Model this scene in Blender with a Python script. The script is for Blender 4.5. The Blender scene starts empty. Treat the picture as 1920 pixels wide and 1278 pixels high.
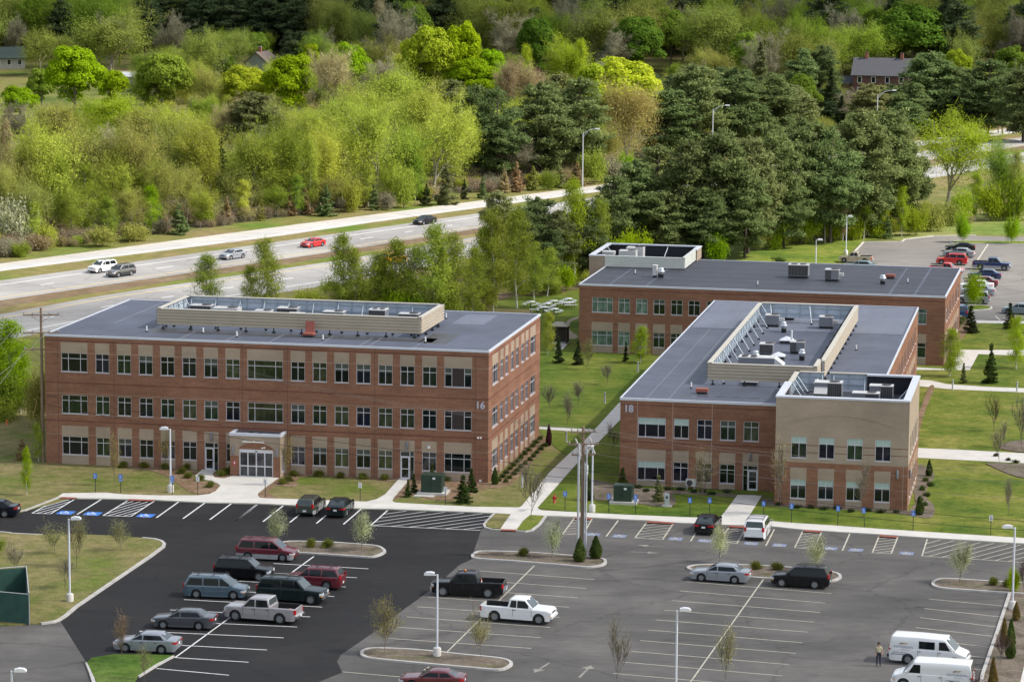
import bpy, bmesh, math, random
from mathutils import Vector, Matrix, noise as mnoise
R = math.radians
scene = bpy.context.scene
COL = scene.collection
# ------------------------------------------------------------------ camera
IMW, IMH = 1920.0, 1278.0
CF, CP, CR, CH = 5744.86, 0.147528, -0.007903, 56.427   # focal (px), pitch down, roll, height above the car park
cd = bpy.data.cameras.new("camera"); cam = bpy.data.objects.new("camera", cd); COL.objects.link(cam)
cd.sensor_width = 36.0; cd.lens = CF / IMW * 36.0; cd.clip_start = 1.0; cd.clip_end = 6000
cam.matrix_world = Matrix.Translation((0, 0, CH)) @ Matrix.Rotation(math.pi/2 - CP, 4, 'X') @ Matrix.Rotation(-CR, 4, 'Z')
scene.camera = cam

def ray(px, py):
    X = px - IMW/2; Y = -(py - IMH/2)
    c, s = math.cos(CR), math.sin(CR)
    X, Y = X*c + Y*s, -X*s + Y*c
    cp, sp = math.cos(CP), math.sin(CP)
    return Vector((X/CF, cp + Y/CF*sp, -sp + Y/CF*cp))
def G(px, py, z=0.0):
    """surveyed point: where the sight line to photo position (px, py) meets the level z"""
    d = ray(px, py); t = (z - CH) / d.z
    return Vector((d.x*t, d.y*t, z))
def terr(x, y):
    """terrain height: flat valley, wooded hill rising behind"""
    r = max(0.0, y - 780.0)
    h = 0.03*r + 0.00006*r*r
    return h + (1.5*math.sin(x*0.013+1.0)*min(1, r/200.0))
def GT(px, py):
    p = G(px, py, 0)
    if p.y < 770: return p
    d = ray(px, py); t0 = 700.0
    while t0 < 1600:
        p = Vector((d.x*t0, d.y*t0, CH + d.z*t0))
        if p.z <= terr(p.x, p.y): break
        t0 += 4.0
    p.z = terr(p.x, p.y)
    return p
def pxm(p):
    """photo pixels per metre at world point p"""
    return CF / math.hypot(p.y, CH - p.z)

# ------------------------------------------------------------------ node helpers
def newmat(name):
    m = bpy.data.materials.new(name); m.use_nodes = True
    nt = m.node_tree; b = nt.nodes["Principled BSDF"]
    return m, nt, b
def noise_node(nt, scale, detail=4, rough=.55, coord='Object', stretch=None, loc=None):
    tc = nt.nodes.new('ShaderNodeTexCoord'); n = nt.nodes.new('ShaderNodeTexNoise')
    n.inputs['Scale'].default_value = scale; n.inputs['Detail'].default_value = detail; n.inputs['Roughness'].default_value = rough
    if stretch or loc:
        mp = nt.nodes.new('ShaderNodeMapping')
        if stretch: mp.inputs['Scale'].default_value = stretch
        if loc: mp.inputs['Location'].default_value = loc
        nt.links.new(tc.outputs[coord], mp.inputs[0]); nt.links.new(mp.outputs[0], n.inputs['Vector'])
    else:
        nt.links.new(tc.outputs[coord], n.inputs['Vector'])
    return n
def ramp(nt, src, stops):
    r = nt.nodes.new('ShaderNodeValToRGB')
    el = r.color_ramp.elements
    while len(el) < len(stops): el.new(0.5)
    for e, (p, c) in zip(el, stops):
        e.position = p; e.color = (c[0], c[1], c[2], 1) if not isinstance(c, (int, float)) else (c, c, c, 1)
    nt.links.new(src, r.inputs[0]); return r
def mixc(nt, a, b, fac, mode='MIX'):
    m = nt.nodes.new('ShaderNodeMix'); m.data_type = 'RGBA'; m.blend_type = mode
    for sock, v in ((m.inputs[0], fac), (m.inputs[6], a), (m.inputs[7], b)):
        if hasattr(v, 'is_output'): nt.links.new(v, sock)
        elif isinstance(v, (int, float)): sock.default_value = v
        else: sock.default_value = (v[0], v[1], v[2], 1)
    return m.outputs[2]
def mul(c, k): return tuple(min(1, x*k) for x in c)
def pm(name, col, rough=.6, var=.0, scale=2.0, metal=0.0, spec=.5, bump=0.0, coat=0.0, stretch=None, rnd=0.0):
    m, nt, b = newmat(name)
    b.inputs['Roughness'].default_value = rough; b.inputs['Metallic'].default_value = metal
    b.inputs['Specular IOR Level'].default_value = spec
    if coat: b.inputs['Coat Weight'].default_value = coat; b.inputs['Coat Roughness'].default_value = .04
    out = None
    if var:
        n = noise_node(nt, scale, 5, .6, stretch=stretch)
        r = ramp(nt, n.outputs[0], [(.3, mul(col, 1-var)), (.7, mul(col, 1+var))]); out = r.outputs[0]
        if bump:
            bp = nt.nodes.new('ShaderNodeBump'); bp.inputs['Strength'].default_value = bump; bp.inputs['Distance'].default_value = .05
            nt.links.new(n.outputs[0], bp.inputs['Height']); nt.links.new(bp.outputs[0], b.inputs['Normal'])
    if rnd:
        oi = nt.nodes.new('ShaderNodeObjectInfo')
        hs = nt.nodes.new('ShaderNodeHueSaturation')
        mr = nt.nodes.new('ShaderNodeMapRange'); mr.inputs[3].default_value = 1-rnd; mr.inputs[4].default_value = 1+rnd
        nt.links.new(oi.outputs['Random'], mr.inputs[0]); nt.links.new(mr.outputs[0], hs.inputs['Value'])
        if out: nt.links.new(out, hs.inputs['Color'])
        else: hs.inputs['Color'].default_value = (*col, 1)
        out = hs.outputs[0]
    if out: nt.links.new(out, b.inputs['Base Color'])
    else: b.inputs['Base Color'].default_value = (*col, 1)
    return m

# ------------------------------------------------------------------ mesh builder
class MB:
    def __init__(s): s.v = []; s.f = []; s.mi = []; s.mats = []; s.sm = []
    def mid(s, m):
        if m not in s.mats: s.mats.append(m)
        return s.mats.index(m)
    def add(s, verts, faces, m, smooth=False):
        o = len(s.v); s.v.extend([tuple(v) for v in verts]); k = s.mid(m)
        for f in faces: s.f.append(tuple(i+o for i in f)); s.mi.append(k); s.sm.append(smooth)
    def box(s, a, b, m, M=None):
        x0, y0, z0 = a; x1, y1, z1 = b
        vs = [Vector(p) for p in ((x0,y0,z0),(x1,y0,z0),(x1,y1,z0),(x0,y1,z0),(x0,y0,z1),(x1,y0,z1),(x1,y1,z1),(x0,y1,z1))]
        if M: vs = [M @ v for v in vs]
        s.add(vs, [(0,3,2,1),(4,5,6,7),(0,1,5,4),(1,2,6,5),(2,3,7,6),(3,0,4,7)], m)
    def cbox(s, c, size, m, M=None):
        s.box([c[i]-size[i]/2 for i in range(3)], [c[i]+size[i]/2 for i in range(3)], m, M)
    def quad(s, a, b, c, d, m): s.add([a, b, c, d], [(0,1,2,3)], m)
    def prism(s, poly, z0, z1, m, mside=None, bottom=False):
        n = len(poly); ar = sum(poly[i][0]*poly[(i+1)%n][1]-poly[(i+1)%n][0]*poly[i][1] for i in range(n))
        if ar < 0: poly = list(reversed(poly))
        top = [(p[0], p[1], z1) for p in poly]
        s.add(top, [tuple(range(n))], m)
        if bottom: s.add([(p[0], p[1], z0) for p in poly], [tuple(reversed(range(n)))], m)
        s.add([(p[0], p[1], z0) for p in poly]+top, [(i, (i+1)%n, n+(i+1)%n, n+i) for i in range(n)], mside or m)
    def tube(s, pts, r, m, n=8, cap=True, smooth=True):
        pts = [Vector(p) for p in pts]; rs = r if isinstance(r, (list, tuple)) else [r]*len(pts)
        vs = []; fs = []
        for i, p in enumerate(pts):
            d = (pts[min(i+1, len(pts)-1)] - pts[max(i-1, 0)]).normalized()
            u = d.cross(Vector((0,0,1)) if abs(d.z) < .95 else Vector((1,0,0))).normalized(); w = d.cross(u)
            for k in range(n):
                a = 2*math.pi*k/n; vs.append(p + (u*math.cos(a) + w*math.sin(a))*rs[i])
        for i in range(len(pts)-1):
            for k in range(n):
                fs.append((i*n+k, (i+1)*n+k, (i+1)*n+(k+1)%n, i*n+(k+1)%n))
        s.add(vs, fs, m, smooth)
        if cap:
            s.add(vs[:n], [tuple(range(n))], m); s.add(vs[-n:], [tuple(reversed(range(n)))], m)
    def lathe(s, prof, m, n=16, M=None, smooth=True):
        vs = []; fs = []
        for (r, z) in prof:
            for k in range(n):
                a = 2*math.pi*k/n; v = Vector((r*math.cos(a), r*math.sin(a), z)); vs.append(M @ v if M else v)
        for i in range(len(prof)-1):
            for k in range(n): fs.append((i*n+k, i*n+(k+1)%n, (i+1)*n+(k+1)%n, (i+1)*n+k))
        s.add(vs, fs, m, smooth)
        if prof[0][0] > 1e-4: s.add(vs[:n], [tuple(reversed(range(n)))], m)
        if prof[-1][0] > 1e-4: s.add(vs[-n:], [tuple(range(n))], m)
    def mesh(s, name):
        me = bpy.data.meshes.new(name); me.from_pydata(s.v, [], s.f)
        for m in s.mats: me.materials.append(m)
        me.polygons.foreach_set('material_index', s.mi); me.polygons.foreach_set('use_smooth', s.sm)
        me.update(); return me
    def build(s, name, parent=None, loc=None):
        o = bpy.data.objects.new(name, s.mesh(name)); COL.objects.link(o)
        if parent: o.parent = parent
        if loc: o.location = loc
        return o
def thing(name, label, cat, loc=(0,0,0), rz=0.0, group=None):
    o = bpy.data.objects.new(name, None); COL.objects.link(o); o.location = loc; o.rotation_euler = (0,0,rz)
    o.empty_display_size = .5
    o['label'] = label; o['category'] = cat
    if group: o['group'] = group
    return o
def tag(o, label, cat, group=None):
    o['label'] = label; o['category'] = cat
    if group: o['group'] = group
    return o
def struct(o, kind='structure'): o['kind'] = kind; return o
def inst(name, me, parent=None, loc=(0,0,0), rz=0.0, sc=None):
    o = bpy.data.objects.new(name, me); COL.objects.link(o); o.parent = parent
    o.location = loc; o.rotation_euler = (0,0,rz)
    if sc: o.scale = sc if hasattr(sc, '__len__') else (sc,sc,sc)
    return o
KIDS = {}
def kids(o):
    return KIDS.get(o.name, None) or list(o.children)
def copy_tree(o, parent=None):
    c = o.copy(); COL.objects.link(c)
    if parent: c.parent = parent
    for ch in list(o.children): copy_tree(ch, c)
    return c
def text_mesh(txt, size, m, extrude=.03, align='CENTER', name='text', bold=0.0):
    cu = bpy.data.curves.new(name, 'FONT'); cu.body = txt; cu.size = size; cu.extrude = extrude; cu.align_x = align; cu.align_y = 'CENTER'
    cu.fill_mode = 'BOTH'; cu.offset = bold
    o = bpy.data.objects.new(name, cu); COL.objects.link(o)
    dg = bpy.context.evaluated_depsgraph_get(); dg.update()
    me = bpy.data.meshes.new_from_object(o.evaluated_get(dg)); bpy.data.objects.remove(o)
    me.materials.clear(); me.materials.append(m); return me

# ------------------------------------------------------------------ light
SUN_EL, SUN_AZ = R(45), R(96)        # azimuth measured clockwise from +Y (the view direction)
w = bpy.data.worlds.new("World"); scene.world = w; w.use_nodes = True
nt = w.node_tree; bg = nt.nodes['Background']
sky = nt.nodes.new('ShaderNodeTexSky'); sky.sky_type = 'NISHITA'; sky.sun_disc = False
sky.sun_elevation = SUN_EL; sky.sun_rotation = SUN_AZ; sky.air_density = 1.2; sky.dust_density = 2.0; sky.ozone_density = 1.5
hz = nt.nodes.new('ShaderNodeHueSaturation'); hz.inputs['Saturation'].default_value = .5   # hazy, thinly overcast sky
nt.links.new(sky.outputs[0], hz.inputs['Color']); nt.links.new(hz.outputs[0], bg.inputs[0]); bg.inputs[1].default_value = 0.15
sl = bpy.data.lights.new("sun", 'SUN'); sl.energy = 3.8; sl.angle = R(1.0); sl.color = (1.0, .955, .88)
sun = bpy.data.objects.new("sun", sl); COL.objects.link(sun)
sd = Vector((math.sin(SUN_AZ)*math.cos(SUN_EL), math.cos(SUN_AZ)*math.cos(SUN_EL), math.sin(SUN_EL)))
sun.rotation_euler = (-sd).to_track_quat('-Z', 'Y').to_euler(); sun.location = (300, 300, 400)
scene.view_settings.view_transform = 'Standard'; scene.view_settings.look = 'None'
scene.view_settings.exposure = 0.6; scene.view_settings.gamma = 1.0
scene.cycles.use_denoising = True
scene.cycles.max_bounces = 6; scene.cycles.transparent_max_bounces = 8

# ------------------------------------------------------------------ unseen clouds added to shade the car parks and the far slope
def cloud(name, over, alt, rx, ry, rz, thick, seed):
    """an unseen cloud shell added to cast shade, between the sun and the ground point `over`"""
    m, nt, b = newmat(name); out = nt.nodes['Material Output']; d = nt.nodes.new('ShaderNodeBsdfDiffuse'); d.inputs[0].default_value = (.9,.9,.9,1); t = nt.nodes.new('ShaderNodeBsdfTransparent'); mx = nt.nodes.new('ShaderNodeMixShader'); mx.inputs[0].default_value = thick
    nt.links.new(t.outputs[0], mx.inputs[1]); nt.links.new(d.outputs[0], mx.inputs[2]); nt.links.new(mx.outputs[0], out.inputs[0]); nt.nodes.remove(b)
    bm = bmesh.new(); bmesh.ops.create_icosphere(bm, subdivisions=5, radius=1.0)
    for v in bm.verts:
        n = v.co.normalized(); k = 1+.22*mnoise.noise(n*2.2+Vector((seed,0,0)))+.12*mnoise.noise(n*5+Vector((0,seed,0)))
        z = n.z*k; v.co = Vector((n.x*k*rx, n.y*k*ry, (z if z > 0 else z*.25)*rz))
    me = bpy.data.meshes.new(name); bm.to_mesh(me); bm.free(); me.materials.append(m); me.polygons.foreach_set('use_smooth', [True]*len(me.polygons))
    o = bpy.data.objects.new(name, me); COL.objects.link(o); q = alt/math.tan(SUN_EL); o.location = (over[0]+sd.x/math.cos(SUN_EL)*q, over[1]+sd.y/math.cos(SUN_EL)*q, alt); o['kind'] = 'stuff'; return o
cloud('cloud', (0, 262), 520, 205, 160, 60, .33, 3)
cloud('cloud', (0, 1110), 560, 420, 240, 80, .46, 9)
# ------------------------------------------------------------------ ground materials
def lawn_mat(name, cols, s1, s2, bias=0.0, strength=.35):
    m, nt, b = newmat(name); b.inputs['Roughness'].default_value = .95; b.inputs['Specular IOR Level'].default_value = .1
    n1 = noise_node(nt, s1, 6, .62); n2 = noise_node(nt, s2, 4, .7, loc=(13, 7, 0)); n3 = noise_node(nt, 9.0, 3, .6, stretch=(1, .35, 1))
    r1 = ramp(nt, n1.outputs[0], [(.32+bias, cols[0]), (.47+bias, cols[1]), (.62+bias, cols[2])])
    r2 = ramp(nt, n2.outputs[0], [(.3, (.62,.66,.6)), (.7, (1.35,1.32,1.3))])
    c = mixc(nt, r1.outputs[0], r2.outputs[0], .75, 'MULTIPLY')
    n5 = noise_node(nt, .55, 5, .72, loc=(31, 3, 0)); r5 = ramp(nt, n5.outputs[0], [(.52, (1,1,1)), (.60, (.62,.80,.5))]); c = mixc(nt, c, r5.outputs[0], .7 if s1 > .06 else .3, 'MULTIPLY')
    r3 = ramp(nt, n3.outputs[0], [(.3, (.7,.7,.7)), (.7, (1.3,1.3,1.3))])
    c = mixc(nt, c, r3.outputs[0], .6, 'MULTIPLY')
    nt.links.new(c, b.inputs['Base Color'])
    bp = nt.nodes.new('ShaderNodeBump'); bp.inputs['Strength'].default_value = strength; bp.inputs['Distance'].default_value = .12
    nt.links.new(n3.outputs[0], bp.inputs['Height']); nt.links.new(bp.outputs[0], b.inputs['Normal'])
    return m
TAN=(.245,.20,.095); OLV=(.19,.185,.055); GRN=(.122,.172,.024); DGR=(.072,.122,.018)
M_lawn_tan = lawn_mat('dry_lawn', [GRN, (.175,.17,.06), TAN], .11, .8, -.02)
M_lawn_mid = lawn_mat('green_lawn', [DGR, (.135,.172,.026), (.185,.20,.042)], .09, .6, .03)
M_lawn_right = lawn_mat('patchy_lawn', [DGR, (.15,.18,.028), (.235,.225,.055)], .13, .9, .02)
M_lawn_fresh = lawn_mat('lush_lawn', [(.055,.105,.018), (.085,.145,.024), (.12,.165,.04)], .2, .8, 0)
M_terrain = lawn_mat('rough_grass', [(.07,.10,.02), (.15,.15,.045), (.22,.17,.09)], .03, .2, .02)
M_verge = lawn_mat('verge_grass', [(.10,.16,.025), (.17,.16,.05), (.23,.17,.09)], .05, .4, .02)
M_brown = lawn_mat('brown_verge', [(.16,.12,.065), (.17,.115,.075), (.20,.15,.10)], .06, .5, 0)
M_mulch = lawn_mat('bark_mulch', [(.17,.105,.065), (.225,.145,.095), (.29,.20,.14)], .5, 2.5, 0)
M_mulch_grey = lawn_mat('grey_mulch', [(.12,.095,.075), (.17,.135,.11), (.22,.18,.145)], .5, 2.5, 0)
M_field = lawn_mat('meadow', [(.09,.15,.025), (.16,.20,.05), (.24,.23,.09)], .05, .4, 0)
def asphalt_mat(name, dark, mid, light, s):
    m, nt, b = newmat(name); b.inputs['Roughness'].default_value = .85; b.inputs['Specular IOR Level'].default_value = .25
    n1 = noise_node(nt, s, 7, .65); n2 = noise_node(nt, 1.3, 5, .7, stretch=(.25, 1.4, 1)); n3 = noise_node(nt, 25, 2, .6)
    r1 = ramp(nt, n1.outputs[0], [(.3, dark), (.5, mid), (.72, light)])
    r2 = ramp(nt, n2.outputs[0], [(.3, .82), (.7, 1.18)]); r3 = ramp(nt, n3.outputs[0], [(.3, .85), (.7, 1.15)])
    c = mixc(nt, r1.outputs[0], r2.outputs[0], .6, 'MULTIPLY'); c = mixc(nt, c, r3.outputs[0], .6, 'MULTIPLY')
    # dark irregular tyre and oil streaks
    n4 = noise_node(nt, .35, 6, .7, stretch=(.3, 1.0, 1), loc=(40, 11, 0)); r4 = ramp(nt, n4.outputs[0], [(.50, 1.0), (.60, .72), (.66, 1.0)])
    c = mixc(nt, c, r4.outputs[0], .45, 'MULTIPLY')
    # sealed cracks and scattered oil spots
    tc = nt.nodes.new('ShaderNodeTexCoord'); nd = noise_node(nt, .5, 4, .6); vm = nt.nodes.new('ShaderNodeVectorMath'); vm.operation = 'MULTIPLY_ADD'; vm.inputs[1].default_value = (3,3,0); nt.links.new(nd.outputs['Color'], vm.inputs[0]); nt.links.new(tc.outputs['Object'], vm.inputs[2])
    vo = nt.nodes.new('ShaderNodeTexVoronoi'); vo.feature = 'DISTANCE_TO_EDGE'; vo.inputs['Scale'].default_value = .07; nt.links.new(vm.outputs[0], vo.inputs['Vector']); rv = ramp(nt, vo.outputs['Distance'], [(.0, .62), (.007, .72), (.012, 1.0)])
    c = mixc(nt, c, rv.outputs[0], .6, 'MULTIPLY')
    v2 = nt.nodes.new('ShaderNodeTexVoronoi'); v2.inputs['Scale'].default_value = .33; nt.links.new(vm.outputs[0], v2.inputs['Vector']); r5 = ramp(nt, v2.outputs['Distance'], [(.05, .66), (.16, 1.0)]); c = mixc(nt, c, r5.outputs[0], .45, 'MULTIPLY')
    nt.links.new(c, b.inputs['Base Color']); return m
M_asph_new = asphalt_mat('new_asphalt', (.0165,.016,.0165), (.0205,.0195,.020), (.031,.029,.029), .12)
M_asph_old = asphalt_mat('worn_asphalt', (.080,.076,.071), (.112,.105,.098), (.170,.158,.145), .09)
M_asph_back = asphalt_mat('pale_asphalt', (.16,.15,.14), (.20,.185,.17), (.24,.225,.20), .06)
M_hwy = asphalt_mat('highway_concrete', (.25,.24,.23), (.31,.297,.284), (.38,.365,.345), .04)
M_ramp = asphalt_mat('ramp_concrete', (.40,.385,.365), (.46,.44,.42), (.52,.50,.47), .04)
M_conc = pm('pavement_concrete', (.62,.59,.54), .85, .10, .6)
M_kerb = pm('kerb_concrete', (.46,.44,.41), .85, .18, 1.2)
M_white = pm('white_line_paint', (.72,.72,.72), .7, .12, 3)
M_faded = pm('faded_line_paint', (.50,.47,.38), .8, .22, 1.5)
M_faint = pm('faint_arrow_paint', (.27,.255,.22), .8, .3, 1.5)
M_yellow = pm('yellow_line_paint', (.62,.46,.16), .7, .15, 1)
M_blue = pm('blue_pad_paint', (.05,.20,.62), .7, .1, 2)
M_bluefade = pm('worn_blue_paint', (.20,.235,.34), .85, .45, 2.2)
M_tactile = pm('brick_red_paver', (.30,.085,.055), .85, .15, 3)
M_symbol = pm('symbol_white', (.75,.77,.8), .6)

def P(*pts, z=0): return [tuple(G(x, y, 0))[:2] for x, y in pts]
ZC = {}
def slab(name, pts, z0, z1, m, kind='structure', mside=None):
    ZC[name] = ZC.get(name, 0)+1
    if name in ('lawn', 'planting_bed', 'meadow_grass'): z1 += .005*ZC[name]
    mb = MB(); mb.prism(P(*pts), z0, z1, m, mside); o = mb.build(name); struct(o, kind); return o
def smooth_px(pts, n=4):
    """closed Catmull-Rom through photo points"""
    out = []; L = len(pts)
    for i in range(L):
        p0, p1, p2, p3 = (Vector(pts[(i+k-1) % L]) for k in range(4))
        for j in range(n):
            t = j/n
            q = .5*((2*p1)+(-p0+p2)*t+(2*p0-5*p1+4*p2-p3)*t*t+(-p0+3*p1-3*p2+p3)*t**3); out.append((q.x, q.y))
    return out
def strip_pts(mb, p, q, wd, z, m):
    p = Vector((p[0], p[1])); q = Vector((q[0], q[1])); d = (q-p).normalized(); n = Vector((-d.y, d.x))*wd/2
    a, b_, c, e = p-n, q-n, q+n, p+n
    mb.quad((a.x,a.y,z), (b_.x,b_.y,z), (c.x,c.y,z), (e.x,e.y,z), m)
def strip(mb, a, b, wd, z, m): strip_pts(mb, G(*a), G(*b), wd, z, m)
def kerb_line(mb, pts, z1=.15, wd=.22, m=None, closed=False):
    W_ = [G(*p).xy for p in pts]; n = len(W_); L = []; Rr = []
    for i in range(n):
        a = W_[(i-1) % n] if (closed or i > 0) else W_[i]; b_ = W_[(i+1) % n] if (closed or i < n-1) else W_[i]
        d = (b_-a).normalized(); nn = Vector((-d.y, d.x))*wd/2; L.append(W_[i]+nn); Rr.append(W_[i]-nn)
    rng = range(n if closed else n-1)
    vs = [(v.x, v.y, z1) for v in L]+[(v.x, v.y, z1) for v in Rr]+[(v.x, v.y, 0) for v in L]+[(v.x, v.y, 0) for v in Rr]
    fs = []
    for i in rng:
        j = (i+1) % n
        fs += [(n+i, n+j, j, i), (i, j, 2*n+j, 2*n+i), (3*n+i, 3*n+j, n+j, n+i)]
    if not closed: fs += [(0, 2*n, 3*n, n), (n-1, 2*n-1, 4*n-1, 3*n-1)]
    mb.add(vs, fs, m or M_kerb)

# ------------------------------------------------------------------ terrain
def terrain():
    mb = MB(); xs = [-900+i*30 for i in range(61)]; ys = [-900, -600, -350, -150]+[60+i*25 for i in range(29)]+[785+i*30 for i in range(45)]
    vs = [(x, y, terr(x, y) if y > 780 else 0.0) for y in ys for x in xs]; nx = len(xs)
    fs = [(j*nx+i, j*nx+i+1, (j+1)*nx+i+1, (j+1)*nx+i) for j in range(len(ys)-1) for i in range(nx-1)]
    mb.add(vs, fs, M_terrain, True); struct(mb.build('terrain'))
terrain()
# lawns (each a sheet a little above the terrain)
ZL = .03
slab('lawn', [(-80,985),(-80,770),(120,700),(1000,700),(1003,822),(1040,840),(1062,857),(1030,887),(977,951),(880,957),(723,951),(480,941),(147,931),(60,955),(20,965),(0,963)], 0, ZL, M_lawn_tan)
slab('lawn', [(1042,839),(1010,808),(1012,700),(1000,580),(880,575),(960,545),(1080,520),(1100,520),(1110,640),(1260,640),(1165,800),(1083,868),(1064,856)], 0, ZL, M_lawn_mid)
slab('lawn', [(1010,952),(1083,868),(1165,795),(1500,800),(1700,780),(1705,960),(1740,1003),(1600,996),(1300,972),(1110,964)], 0, ZL, M_lawn_mid)
slab('lawn', [(1690,985),(1690,690),(1740,660),(1850,600),(2040,600),(2040,1024),(1740,1004)], 0, ZL, M_lawn_right)
slab('lawn', [(1290,520),(1300,478),(1480,450),(1620,436),(1680,440),(1620,452),(1570,490),(1540,520)], 0, ZL, M_lawn_mid)
slab('lawn', [(-80,1003),(20,1000),(80,1004.5),(140,1003),(210,1006),(267,1010),(300,1015),(308,1025),(283,1043.7),(143,1138.7),(110,1163.7),(77,1170),(-80,1178)], 0, .10, M_lawn_tan)
slab('lawn', [(163,1244),(172,1236),(215,1229),(290,1230),(325,1231),(290,1249),(258,1270),(240,1300),(190,1300)], 0, .12, M_lawn_fresh)
slab('meadow_grass', [(1620,440),(1660,425),(1740,405),(1830,398),(2080,385),(2080,446),(1830,441),(1750,447),(1690,452)], 0, ZL, M_field)
slab('meadow_grass', [(-60,235),(-60,165),(120,150),(260,150),(300,230),(230,240),(120,225)], 0, .05, M_field)

# ------------------------------------------------------------------ highway
def band(name, top, bot, z0, z1, m): return slab(name, top+list(reversed(bot)), z0, z1, m)
XL, XR = -160, 2080
def ln(p, q):
    return lambda x: p[1]+(q[1]-p[1])*(x-p[0])/(q[0]-p[0])
def pxline(pts, x0, x1, n=26):
    out = []
    for i in range(n+1):
        x = x0+(x1-x0)*i/n
        for (a, b_) in zip(pts, pts[1:]):
            if x <= b_[0] or b_ is pts[-1]:
                out.append((x, a[1]+(b_[1]-a[1])*(x-a[0])/(b_[0]-a[0]))); break
    return out
LT = [(-160,517),(0,494.5),(500,428.5),(720,400),(1135,346),(1500,296),(1700,267),(1870,244),(2080,214)]
LB = [(-160,531),(0,508.5),(500,446),(720,414),(1135,358),(1500,306),(1700,277),(1870,254),(2080,224)]
MT = [(-160,548),(0,526.5),(640,437),(900,400),(1135,368),(1500,316),(1870,264),(2080,235)]
MB_ = [(-160,589),(0,563.5),(640,470),(900,428),(1135,391),(1500,336),(1870,281),(2080,251)]
NT = [(-160,617),(0,590),(200,553),(640,488),(900,443),(1135,405),(1500,349),(1870,293),(2080,262)]
NB = [(-160,665),(0,640),(200,600),(640,531),(900,480),(1135,435),(1500,374),(1870,314),(2080,281)]
def L_(t): return pxline(t, XL, XR)
slab('verge', L_([(a, b_-16) for a, b_ in LT])+list(reversed(L_([(a, b_+22) for a, b_ in NB]))), 0, .015, M_verge)
def off(t, f, s):
    return [(a, b_+(s[k][1]-b_)*f) for k, (a, b_) in enumerate(t)]
slab('brown_verge', L_(MB_)+list(reversed(pxline([(-160,603),(0,577),(640,479),(900,436),(1135,399),(2080,257)], XL, XR))), 0, .03, M_brown)
band('highway_ramp', L_(LT), L_(LB), 0, .05, M_ramp)
band('highway', L_(MT), L_(MB_), 0, .05, M_hwy)
band('highway', L_(NT), L_(NB), 0, .05, M_hwy)
def lane_marks():
    mb = MB()
    def solid(t, dy, wd, m):
        pts = pxline(t, XL, XR, 60)
        for a, b_ in zip(pts, pts[1:]): strip(mb, (a[0], a[1]+dy), (b_[0], b_[1]+dy), wd, .055, m)
    def mid(ta, tb, f):
        a = pxline(ta, XL, XR, 60); b_ = pxline(tb, XL, XR, 60)
        return [(p[0], p[1]+(q[1]-p[1])*f) for p, q in zip(a, b_)]
    def dashes(pts, wd, m):
        W_ = [G(*p).xy for p in pts]; run = 0
        for a, b_ in zip(W_, W_[1:]):
            L = (b_-a).length; d = (b_-a)/L; s = (-run) % 12.2
            while s < L:
                e = min(L, s+3.6); strip_pts(mb, a+d*s, a+d*e, wd, .055, m); s += 12.2
            run += L
    for f, m in ((.22, M_white), (.86, M_yellow)):
        pts = mid(MT, MB_, f)
        for a, b_ in zip(pts, pts[1:]): strip(mb, a, b_, .28, .055, m)
    dashes(mid(MT, MB_, .52), .3, M_white)
    for f, m in ((.14, M_yellow), (.80, M_white)):
        pts = mid(NT, NB, f)
        for a, b_ in zip(pts, pts[1:]): strip(mb, a, b_, .28, .055, m)
    dashes(mid(NT, NB, .46), .3, M_white)
    for f, m in ((.18, M_yellow), (.84, M_white)):
        pts = mid(LT, LB, f)
        for a, b_ in zip(pts, pts[1:]): strip(mb, a, b_, .25, .055, m)
    struct(mb.build('highway_lane_lines'))
lane_marks()
# guard rail posts of the ramp are left as single low rail further down

# ------------------------------------------------------------------ car parks
slab('road', [(-80,984),(0,963),(20,965.5),(60,954),(112,934),(147,935.5),(193,936),(290,938.5),(390,943.5),(480,945),(550,948.5),(667,954.5),(723,955.5),(880,961),(927,964),(908,986),(902,994),(887,1037),(883,1049),(862,1058),(813,1102),(753,1145),(720,1171),(676,1202),(640,1226),(632,1239),(642,1260),(597,1278),(560,1310),(180,1310),(163,1243),(113,1163.7),(143,1138.7),(283,1043.7),(308,1025),(300,1015),(267,1010),(80,1003.7),(-80,1003)], 0, .014, M_asph_new)
slab('car_park', [(-80,1178),(77,1170),(113,1163.7),(163,1243),(180,1310),(-80,1310)], 0, .012, M_asph_old)
slab('car_park', [(927,964),(908,986),(902,994),(887,1037),(883,1049),(862,1058),(813,1102),(753,1145),(720,1171),(676,1202),(640,1226),(632,1239),(642,1260),(597,1278),(560,1310),(1850,1330),(1842,1268),(1868,1190),(1893,1115),(1888,1096),(2040,1106),(2040,1030),(1920,1021),(1740,1009),(1640,1002),(1507,994),(1443,987.5),(1280,981.5),(1160,974),(1023,968)], 0, .012, M_asph_old)
slab('car_park', [(1552,530),(1590,487),(1619,455),(1692,454),(1696,450),(1750,444),(1830,443),(2080,448),(2080,602),(1800,601),(1760,560),(1700,530)], 0, .05, M_asph_back)
slab('planting_bed', [(1893,1115),(1868,1190),(1842,1268),(1848,1330),(1990,1330),(2040,1106),(1905,1098)], 0, .08, M_mulch_grey)
slab('pavement', [(1908,1300),(1925,1230),(2040,1150),(2040,1330)], 0, .12, M_conc)
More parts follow.
